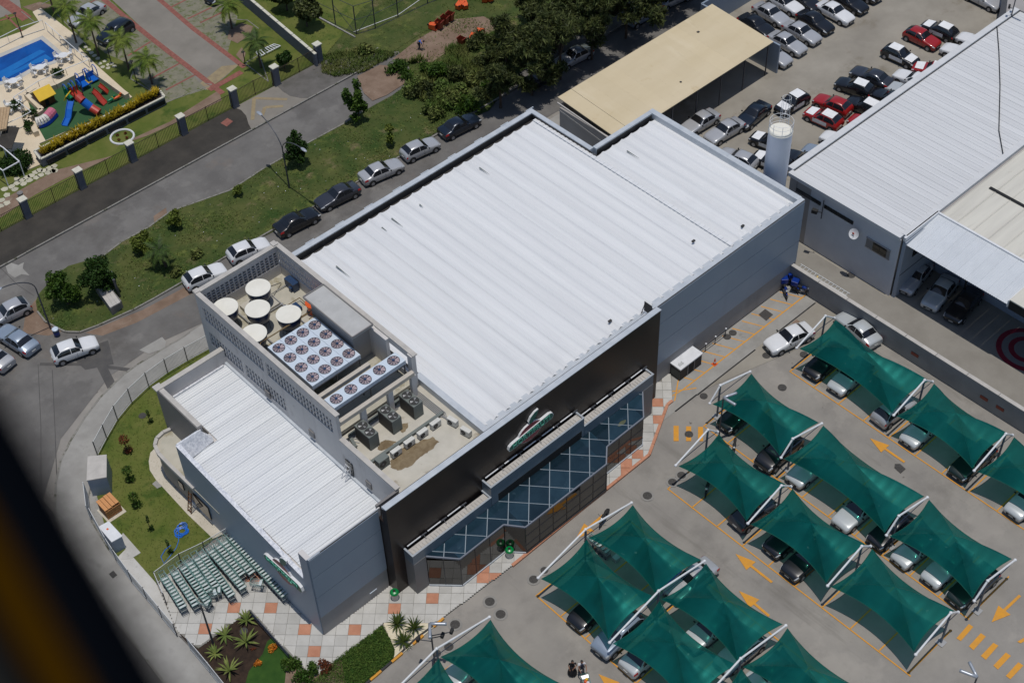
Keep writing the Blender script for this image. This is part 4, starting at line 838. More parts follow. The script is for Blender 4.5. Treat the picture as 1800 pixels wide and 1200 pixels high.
f5 = fan_unit(5, 1, 1.34, 1.18, 6.7, 1.18, .45, 1.6, (0, 0, 0), 'narrow pale blue cooling unit with a single row of five fans'); f5.location = (8.82, 8.06, 8.95)
# water tanks
def tank(lb, loc):
    t = thing('water_tank', lb, 'water tank', loc, 'round blue water tanks with cream lids')
    b = B(); b.lathe((0, 0, 0), [(.70, .95), (.74, 1.0), (.90, 1.5), (.95, 2.0), (.93, 2.12)], 28); b.make('tank_body', M['tankb'], t, smooth=True)
    b = B(); b.lathe((0, 0, 0), [(.93, 2.08), (.985, 2.10), (.99, 2.15), (.97, 2.17), (.01, 2.19)], 36); b.make('lid', M['lidw'], t, smooth=False)
    b = B()
    for k in range(8): a = k*math.pi/4; b.beam((.72*math.cos(a), .72*math.sin(a), 0), (.62*math.cos(a+.35), .62*math.sin(a+.35), .95), .04)
    b.tube([(.72*math.cos(a*.4), .72*math.sin(a*.4), .93) for a in range(16)], .03, 5, closed=True); b.make('stand', M['pole'], t)
    return t
T = [((12.25, 21.95), 'blue water tank with cream lid farthest back by the rear screen wall'), ((9.2, 22.0), 'blue water tank with cream lid in the left rear corner'), ((10.85, 20.1), 'blue water tank with cream lid in the middle of the five'), ((12.2, 17.95), 'blue water tank with cream lid beside the cooling bank pipes'), ((9.1, 18.15), 'blue water tank with cream lid along the left wall nearest the fans')]
t0 = None
for (x, y), lb in T:
    if t0 is None: t0 = tank(lb, (0, 0, 0)); t0.location = (x, y, 8.95)
    else: c = copy_tree(t0); c.location = (x, y, 8.95); c['label'] = lb; c.rotation_euler = (0, 0, random.random())
pp = thing('rooftop_pipework', 'brown and grey pipes running between the water tanks and the cooling bank', 'pipes', (12, 18, 9))
for pts, m_, r_ in ((((9.0, 17.3, 10.8), (10.2, 17.25, 10.8), (13.9, 17.3, 10.8)), 'copper', .05), (((8.7, 16.9, 10.9), (9.0, 17.2, 10.9), (13.6, 17.1, 10.9), (13.6, 16.5, 10.9)), 'copper', .045), (((10.4, 18.0, 9.2), (10.4, 23, 9.2)), 'steel', .05), (((13.5, 16.9, 9.1), (13.5, 22.5, 9.1), (15.2, 22.5, 9.1)), 'steel', .05), (((13.9, 18, 9.3), (14.8, 18, 9.3), (14.8, 20.4, 9.3), (13.2, 20.4, 9.3)), 'copper', .04), (((11.2, 21, 9.1), (13.6, 21, 9.1)), 'steel', .06), (((13.0, 21.9, 10.6), (14.9, 23.0, 9.1)), 'pole', .03)):
    b = B(); b.tube(pts, r_, 6); b.make('pipe', M[m_], pp)
b = B(); b.box(13.1, 13.5, 20.0, 20.5, 9.0, 9.4); b.box(13.9, 14.3, 19.4, 20.2, 9.0, 9.35); b.make('pump', M['hub'], pp)
b = B(); b.box(10.9, 13.3, 21.0, 23.0, 8.96, 9.35); b.make('plinth', M['deck'], pp)
ot = thing('orange_bin', 'orange tub in the corner beside the stair house', 'tub', (14.9, 18.6, 8.96)); b = B(); b.lathe((14.9, 18.6, 8.96), [(.45, 0), (.62, 1.0), (.66, 1.02), (.1, .85)], 20); b.make('tub', M['orangep'], ot)
t = thing('blue_drum', 'blue pump cabinet against the perforated wall', 'pump cabinet', (15.2, 22, 8.96)); b = B(); b.box(15.0, 15.55, 21.4, 22.6, 8.96, 9.8); b.box(14.85, 15.0, 21.6, 21.9, 8.96, 9.4); b.make('cabinet', M['hub'], t)
# ---------------- beige carport roof
bc = thing('carport_building', 'long low building with a plain beige roof between street and car lot', 'building', (62, 25, 0))
b = B(); b.box(51.55, 73.4, 28.6, 28.75, 0, 3.9); b.make('rear_wall', M['wallg'], bc)
b = B(); b.prism([(51.3, 20.9), (51.5, 20.9), (51.5, 28.6), (51.3, 28.6)], 0, 3.7); b.make('gable_wall', M['wallg'], bc)
b = B(); b.beam((51.25, 20.9, 2.6), (51.25, 28.6, 3.4), .1, .08); b.beam((51.2, 21, 3.75), (51.2, 28.8, 4.25), .12, .1); b.make('gable_trim', M['coping'], bc)
rs = B(); rs.add([(0, 0, 0), (1.8, 0, 0), (1.8, 8.2, .6), (0, 8.2, .6), (0, 0, -.08), (1.8, 0, -.08), (1.8, 8.2, .52), (0, 8.2, .52)], [(0, 1, 2, 3), (7, 6, 5, 4), (0, 4, 5, 1), (1, 5, 6, 2), (2, 6, 7, 3), (3, 7, 4, 0)])
r0 = None
for k in range(12):
    x = 51.55+k*1.835
    if r0 is None: r0 = rs.make('roof_panel', M['beige']); r0.parent = bc; r0.location = Vector((x, 20.9, 3.95))-wloc(bc)
    else: inst(r0, bc, (x, 20.9, 3.95), scale=(1.018, 1, 1))
b = B()
for k in range(7): x = 52+k*3.5; b = B(); b.box(x, x+.1, 21.05, 21.15, 0, 3.85); b.make('post', M['pole'], bc)
b = B(); b.cyl((62, 22.8, 4.12), .12, .012, 10); b.box(68.9, 69.2, 26.8, 27.05, 4.4, 4.42); b.make('roof_stain', M['condd'], bc)
# ---------------- neighbour building on the right
nb = thing('warehouse', 'grey warehouse with a wide pale sheet roof at the right', 'building', (56, -7, 0))
def np_(b, name, mat, **k): return b.make(name, M[mat] if isinstance(mat, str) else mat, nb, **k)
b = B(); b.prism([(56.3, -7.0), (74, -7.0), (106, -6.5), (106, 15), (88, 4.4), (56.2, 4.7)], 0, 6.5); np_(b, 'wall', 'wallg')
b = B(); b.box(56.22, 56.3, -7.05, 4.7, 0, 6.5); np_(b, 'side_wall', pm('blue_grey_wall', (.52, .53, .56), (.58, .59, .62), .4, .8))
prof3 = [(0, 0), (.02, .03), (.06, .03), (.08, 0), (.36, .0), (.38, .02), (.42, .02), (.44, 0), (.745, 0)]
r3 = sheet(11.6, .75, prof3, 'roof_sheet', 'roofr'); r3.parent = nb; r3.location = Vector((56.5, -6.8, 6.75))-wloc(nb)
for k in range(1, 46): inst(r3, nb, (56.5+k*.75, -6.8+(0 if k < 24 else .0), 6.75))
b = B(); b.box(56.05, 56.6, -7.0, 4.9, 6.5, 6.86); b.box(56.6, 91, 4.78, 5.4, 6.5, 6.95); b.box(56.6, 74.6, -7.3, -6.75, 6.5, 6.9); b.box(74.6, 91, -7.3, -6.75, 6.5, 6.9); np_(b, 'roof_trim', 'roofr')
b = B(); b.box(56.6, 91, 4.70, 4.775, 6.55, 6.8); np_(b, 'gutter', 'condd')
b = B(); b.box(91, 91.4, -7, 5.4, 0, 6.9); np_(b, 'far_wall', 'wallg')
b = B(); b.tube([P(1753, 25, 6.95), P(1752, 40, 6.85), P(1756, 90, 6.85), P(1758, 150, 6.85), P(1756, 230, 6.85), P(1764, 275, 6.85)], .045, 5); np_(b, 'roof_cable', 'black')
b = B(); b.box(56.13, 56.21, 1.2, 3.9, 5.25, 5.62); b.box(56.13, 56.21, -2.3, .8, 5.25, 5.62); np_(b, 'strip_window', 'darkglass')
for y0, y1, m_ in ((-4.6, -3.9, 'pier'), (-5.3, -4.62, 'darkglass'), (-6.0, -5.32, 'darkglass'), (-6.3, -6.02, 'pier')): b = B(); b.box(56.12, 56.21, y0, y1, 3.85, 4.85); np_(b, 'window_pane', m_)
b = B()
for z in (3.8, 4.85): b.box(56.08, 56.22, -6.35, -3.85, z, z+.06)
np_(b, 'window_frame', 'wallg')
b = B(); b.box(56.19, 56.22, 3.9, 3.95, 0, 6.4); np_(b, 'wall_joint', 'pier')
# second roof (cream), awning, open garage
nc = thing('garage_hall', 'cream roofed hall with open shaded garage and grey awning', 'building', (60, -15, 0))
r4 = sheet(32, 1.5, [(0, 0), (.03, .05), (.08, .05), (.11, 0), (1.49, 0)], 'roof_sheet', 'cream', 'x'); r4.parent = nc; r4.location = Vector((61.0, -7.5, 6.6))-wloc(nc)
for k in range(1, 18): inst(r4, nc, (61.0, -7.5-k*1.5, 6.6))
b = B(); b.box(66.7, 67.0, -16, -8.4, 6.66, 6.70); b.make('roof_stain', M['dark'], nc)
b = B(); b.box(61, 93, -34, -7.2, 6.3, 6.55); b.make('roof_structure', M['wallg'], nc)
b = B(); b.box(61.6, 61.8, -45, -7.5, 0, 6.3); b.box(56.35, 61.6, -7.5, -7.2, 0, 6.4); b.make('rear_wall', pm('garage_wall', (.28, .32, .38), (.31, .35, .41), .4, .8), nc)
b = B(); b.box(56.4, 61.5, -7.52, -7.51, 2.6, 2.66); b.box(61.5, 61.58, -14.3, -12.6, 2.8, 3.8); b.box(61.5, 61.58, -17.6, -15.9, 2.8, 3.8); b.box(57.8, 59.0, -7.56, -7.51, 3.9, 4.9); b.make('window', M['darkglass'], nc)
b = B(); b.box(60.5, 60.62, -11.6, -11.45, 0, 5.3); b.make('garage_post', M['condd'], nc)
aw = [(0, 0), (.05, .03), (.10, .03), (.15, 0), (.20, 0), (.25, .03), (.30, .03), (.35, 0), (.40, 0), (.45, .03), (.50, .03), (.55, 0), (.60, 0), (.65, .03), (.70, .03), (.75, 0), (.80, 0), (.85, .03), (.9, .03), (.95, 0), (.99, 0)]
b = B(); n = len(aw); vs = [(x, -a, z) for x, z0 in ((0, 0.), (4.6, .55)) for a, z in aw for z in (z+z0,)]
b.add(vs, [(i, n+i, n+i+1, i+1) for i in range(n-1)]); w0 = b.make('awning_sheet', M['unitw']); w0.parent = nc; w0.data.materials[0] = pm('awning_grey', (.56, .59, .62), (.60, .63, .66), 1, .5, objr=.03)
w0.location = Vector((56.45, -7.3, 6.1))-wloc(nc)
for k in range(1, 10): inst(w0, nc, (56.45, -7.3-k*.995, 6.1))
b = B(); b.box(60.9, 61.1, -17.5, -7.2, 6.62, 6.8); b.box(56.3, 61, -7.4, -7.2, 6.5, 6.9); b.box(56.5, 61.0, -17.35, -17.25, 5.8, 6.5)
b.make('awning_frame', M['white'], nc)
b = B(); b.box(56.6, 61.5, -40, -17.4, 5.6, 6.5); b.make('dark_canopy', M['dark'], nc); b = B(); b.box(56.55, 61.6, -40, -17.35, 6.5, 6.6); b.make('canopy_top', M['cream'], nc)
t = thing('floor_sign', 'round red and white ringed sign lying in the dark yard', 'sign', (57.3, -18.8, 0))
ci = P(1805, 615); 
for r_, m_, z in ((2.5, 'redr', .03), (2.05, 'pier', .035), (1.5, 'redr', .04), (1.05, 'pier', .045)): b = B(); b.cyl((ci.x, ci.y, .014), r_, z-.014, 40); b.make('ring', M[m_], t)
# boundary wall of the car park
bw = thing('boundary_wall', 'long grey boundary wall between car park and neighbouring yard', 'wall', (51.4, -20, 0))
b = B(); b.box(51.3, 51.5, -60, -.02, 0, 2.2); b.make('wall', M['wallg'], bw); bw.children[0].data.materials[0] = pm('blockwork', (.25, .25, .255), (.30, .30, .305), .6, .85, bump=.3, bs=8)
for k in range(20): b = B(); b.box(51.22, 51.58, -3*k-2.98, -3*k-.02, 2.2, 2.28); b.make('coping_stone', M['coping'], bw)
for y in (-13.2, -19.9, -21.4): b = B(); b.box(51.25, 51.3, y-.35, y+.35, .85, 1.15); b.make('rusty_plate', M['binred'], bw)
b = B(); b.box(51.35, 51.6, -.02, 20, 0, 2.2); b.make('wall', M['wallg'], bw)
for (x0, y0, x1, y1, lb) in ((74.2, 20.5, 74.2, 31, 'grey blue yard wall behind the beige roof'), (74.2, 31, 140, 31, 'grey blue wall along the back of the car lot'), (108, 31, 108, -5, 'dark wall at the far corner of the car lot')):
    t = thing('yard_wall', lb, 'wall', (x0, y0, 0)); b = B(); b.beam((x0, y0, 1.7), (x1, y1, 1.7), .2, 3.4); b.make('wall', M['panel'], t)
t = thing('silo', 'tall pale cylindrical silo with caged ladder beside the warehouse', 'silo', (53.9, 5.1, 0))
b = B(); b.cyl((54.0, 4.8, 0), 1.02, 12.6, 36); b.make('cylinder', M['silo'], t, smooth=False)
b = B(); b.lathe((54.0, 4.8, 12.6), [(1.02, 0), (1.04, .05), (.9, .18), (.01, .25)], 32); b.make('top', M['lidw'], t)
b = B()
for z in (12.9, 13.3, 13.7): b.tube([(54.0+1.0*math.cos(a*.349), 4.8+1.0*math.sin(a*.349), z) for a in range(18)], .02, 4, closed=True)
for a in range(8): b.beam((54.0+1.0*math.cos(a*.785), 4.8+1.0*math.sin(a*.785), 12.6), (54.0+1.0*math.cos(a*.785), 4.8+1.0*math.sin(a*.785), 13.7), .03)
b.make('guard_rail', M['white'], t)
b = B()
for z in range(3, 16): b.tube([(55.3+.38*math.cos(a*.6), 5.5+.38*math.sin(a*.6), z*1.0) for a in range(11)], .018, 4, closed=True)
for a in range(5): b.beam((55.3+.38*math.cos(a*1.25), 5.5+.38*math.sin(a*1.25), 2.5), (55.3+.38*math.cos(a*1.25), 5.5+.38*math.sin(a*1.25), 15), .025)
b.make('ladder_cage', M['white'], t)
# ================================================================ cars
def car_proto(kind):
    if kind == 'hatch':
        L, W, H = 3.95, 1.66, 1.45
        st = [(1.97, .42, .62, .60, 0), (1.90, .20, .72, .70, 0), (1.60, .18, .80, .80, 0), (.95, .18, .83, .90, 0), (.62, .18, .83, .93, 0), (.05, .18, .83, .92, .92), (-.45, .18, .83, .92, 1.0), (-1.15, .18, .83, .92, .97), (-1.72, .18, .82, .92, .42), (-1.90, .20, .79, .86, 0), (-1.97, .38, .74, .72, 0)]
    elif kind == 'sedan':
        L, W, H = 4.45, 1.72, 1.44
        st = [(2.23, .42, .64, .60, 0), (2.14, .20, .76, .72, 0), (1.75, .18, .84, .82, 0), (1.05, .18, .86, .92, 0), (.72, .18, .86, .94, 0), (.08, .18, .86, .93, .94), (-.40, .18, .86, .93, 1.0), (-.95, .18, .86, .93, .90), (-1.52, .18, .86, .95, 0), (-2.05, .20, .82, .93, 0), (-2.20, .30, .76, .80, 0)]
    else:
        L, W, H = 4.3, 1.78, 1.68
        st = [(2.13, .50, .70, .72, 0), (2.06, .28, .80, .86, 0), (1.65, .26, .87, .98, 0), (1.10, .26, .89, 1.06, 0), (.85, .26, .89, 1.08, 0), (.35, .26, .89, 1.08, .95), (-.3, .26, .89, 1.08, 1.0), (-1.4, .26, .89, 1.08, .97), (-1.95, .26, .88, 1.06, .35), (-2.07, .28, .85, 1.0, 0), (-2.13, .45, .80, .85, 0)]
    def ring(s):
        x, zb, w_, zh, g_ = s
        if g_ > 0:
            zr = zh + (H-zh)*g_; wr = w_*(.96-.26*g_)
            pts = [(0, zb), (w_*.82, zb), (w_*.97, zb+.12), (w_, .52), (w_*.99, .72), (w_*.955, zh), (w_*.955+(wr-w_*.955)*.5, zh+(zr-zh)*.5), (wr, zr-.05), (wr*.7, zr+.0), (0, zr+.03)]
        else:
            m_ = min(.52, zh*.75); pts = [(0, zb), (w_*.82, zb), (w_*.97, min(zb+.12, m_-.02)), (w_, m_), (w_*.995, (m_+zh)/2), (w_*.95, zh-.03), (w_*.88, zh), (w_*.78, zh+.015), (w_*.5, zh+.035), (0, zh+.045)]
        return [Vector((x, y, z)) for y, z in pts]
    R_ = [ring(s) for s in st]; n = 10
    def surf(s, k, side=1):      # s = station coordinate, k = ring coordinate
        i = min(int(s), len(R_)-2); f = s-i; j = min(int(k), n-2); h = k-j
        p = (R_[i][j]*(1-h)+R_[i][j+1]*h)*(1-f)+(R_[i+1][j]*(1-h)+R_[i+1][j+1]*h)*f
        return Vector((p.x, p.y*side, p.z))
    root = thing('parked_car', '', 'car', (0, 0, 0))
    vs = []; fs = []; m = 2*n-2
    for r in R_: vs += [(p.x, p.y, p.z) for p in r] + [(p.x, -p.y, p.z) for p in r[-2:0:-1]]
    for i in range(len(R_)-1):
        for j in range(m): fs.append((i*m+j, (i+1)*m+j, (i+1)*m+(j+1) % m, i*m+(j+1) % m))
    fs += [tuple(range(m)), tuple(range(len(R_)*m-1, (len(R_)-1)*m-1, -1))]
    b = B().add(vs, fs); body = b.make('body', PAINT['white'], root, smooth=True)
    for p in body.data.polygons: p.use_smooth = len(p.vertices) == 4
    me = body.data; me.update()
    def patch(name, mat, s0, s1, k0, k1, side=0, ns=5, nk=4, off=.012, par=root, fn=None):
        b = B()
        for sd in ((1, -1) if side == 0 else (side,)):
            pts = []
            for a in range(ns+1):
                for c in range(nk+1):
                    s = s0+(s1-s0)*a/ns; k = k0+(k1-k0)*c/nk
                    if fn: s, k = fn(s, k, a/ns, c/nk)
                    p = surf(s, k, sd); e = .03
                    du = surf(min(s+e, len(R_)-1.001), k, sd)-surf(max(s-e, 0), k, sd); dv = surf(s, min(k+e, 8.999), sd)-surf(s, max(k-e, 0), sd)
                    nn = du.cross(dv)*sd
                    nn = nn.normalized() if nn.length > 1e-9 else Vector((0, 0, 1))
                    pts.append(p+nn*off*(1 if nn.dot(p-Vector((p.x*.9, 0, .6))) > 0 else -1))
            w_ = nk+1; f = []
            for a in range(ns):
                for c in range(nk):
                    q = (a*w_+c, a*w_+c+1, (a+1)*w_+c+1, (a+1)*w_+c); f.append(q if sd > 0 else q[::-1])
            b.add(pts, f)
            if side == 0 and (k1 > 8.9): pass
        return b.make(name, M[mat] if isinstance(mat, str) else mat, par, smooth=True)
    def bridge(name, mat, s0, s1, k0, off=.014, par=root):   # panel crossing the centre line
        b = B(); pts = []; ks = [k0+(9-k0)*c/4 for c in range(5)]
        ns = 5
        for a in range(ns+1):
            s = s0+(s1-s0)*a/ns; row = [surf(s, min(k, 8.999), 1) for k in ks]; row = row+[Vector((p.x, -p.y, p.z)) for p in row[-2::-1]]
            pts += row
        w_ = 9; n0 = Vector((0, 0, 1)); a_, b_ = surf(s0, 8.99), surf(s1, 8.99); d = (b_-a_); nn = Vector((-d.z, 0, d.x)); nn = nn.normalized()*(1 if nn.z > 0 else -1)
        pts = [p+nn*off for p in pts]
        b.add(pts, [(a*w_+c, (a+1)*w_+c, (a+1)*w_+c+1, a*w_+c+1) for a in range(ns) for c in range(w_-1)])
        return b.make(name, M[mat] if isinstance(mat, str) else mat, par, smooth=True)
    bridge('windscreen', 'cglass', 4.10, 4.93, 6.6)
    if kind == 'sedan': bridge('rear_window', 'cglass', 7.12, 7.86, 6.6)
    elif kind == 'hatch': bridge('rear_window', 'cglass', 7.18, 8.05, 6.7)
    else: bridge('rear_window', 'cglass', 7.25, 8.0, 6.7)
    for sd in (1, -1):
        e = 7.55 if kind == 'sedan' else (7.75 if kind == 'hatch' else 7.6)
        patch('side_window', 'cglass', 4.45, 5.85, 5.12, 6.85, sd); patch('side_window', 'cglass', 5.95, e, 5.12, 6.85, sd)
        patch('headlight', 'hl', .35, 1.75, 4.15, 5.6, sd); patch('tail_light', 'tl', len(R_)-2.45, len(R_)-1.25, 4.1, 5.3, sd)
        b = B(); b.obox((st[4][0]-.12, sd*(W/2+.08), st[4][3]+.06), (.10, .16, .12)); b.make('mirror', M['rubber'], root, bevel=.02)
        b = B()
        b.beam((.02 if kind != 'suv' else .2, sd*(W/2+.006), .3), (.02 if kind != 'suv' else .2, sd*(W/2+.004), .86), .012, .012); b.make('door_seam', M['rubber'], root)
    b = B(); b.box(L/2-.06, L/2+.015, -.42, .42, .36, .56); g_ = b.make('grille', M['rubber'], root)
    b = B(); b.box(L/2+.015, L/2+.025, -.2, .2, .38, .48); b.make('number_plate', M['plate'], root)
    b = B(); b.box(-L/2-.025, -L/2+.02, -.2, .2, .5, .62); b.make('number_plate', M['plate'], root)
    b = B(); b.box(-L/2+.35, L/2-.35, -W/2+.1, W/2-.1, .14, .24); b.make('underbody', M['rubber'], root)
    rw = .30 if kind != 'suv' else .35; xa = st[2][0]-.35 if kind != 'suv' else st[2][0]-.3; xr = st[8][0]+.38 if kind == 'hatch' else (st[8][0]+.1 if kind == 'sedan' else st[8][0]+.35)
    for x in (xa, xr):
        for sd in (1, -1):
            y = sd*(W/2-.005)
            b = B(); b.cyl((x, y-(.012 if sd < 0 else 0), rw+.03), rw+.055, .012, 16, axis='y'); b.make('wheel_arch', M['rubber'], root)
            b = B(); b.cyl((x, y-(.03 if sd > 0 else .0)-(.0 if sd > 0 else -.0) if sd > 0 else y-.0, rw), rw, .05*sd if sd > 0 else -.05, 18, axis='y'); wh = b.make('wheel', M['rubber'], root)
            b = B(); b.cyl((x, y+.021*sd if sd > 0 else y-.051, rw), rw*.6, .008*sd if sd > 0 else -.008, 14, axis='y'); b.make('rim', M['rim'], wh)
    root['LW'] = L
    return root
PROTO = {}
USED = set()
def car(kind, colour, front, rear, label, group=None, film=None, z=.55, ctr=None):
    if kind not in PROTO: PROTO[kind] = car_proto(kind)
    src = PROTO[kind]
    if kind in USED: o = copy_tree(src)
    else: o = src
    f, r = P(*front, z), P(*rear, z); d = f-r; rz = math.atan2(d.y, d.x); c = (f+r)/2
    o.location = (c.x, c.y, .012); o.rotation_euler = (0, 0, rz)
    o['label'] = label; o['category'] = 'car'
    if group: o['group'] = group
    elif 'group' in o: del o['group']
    return o, colour, film
CARS = []
G1 = 'cars parked along the street kerb'; G2 = 'cars parked in the neighbouring car lot'; G3 = 'cars parked under the green shade sails'
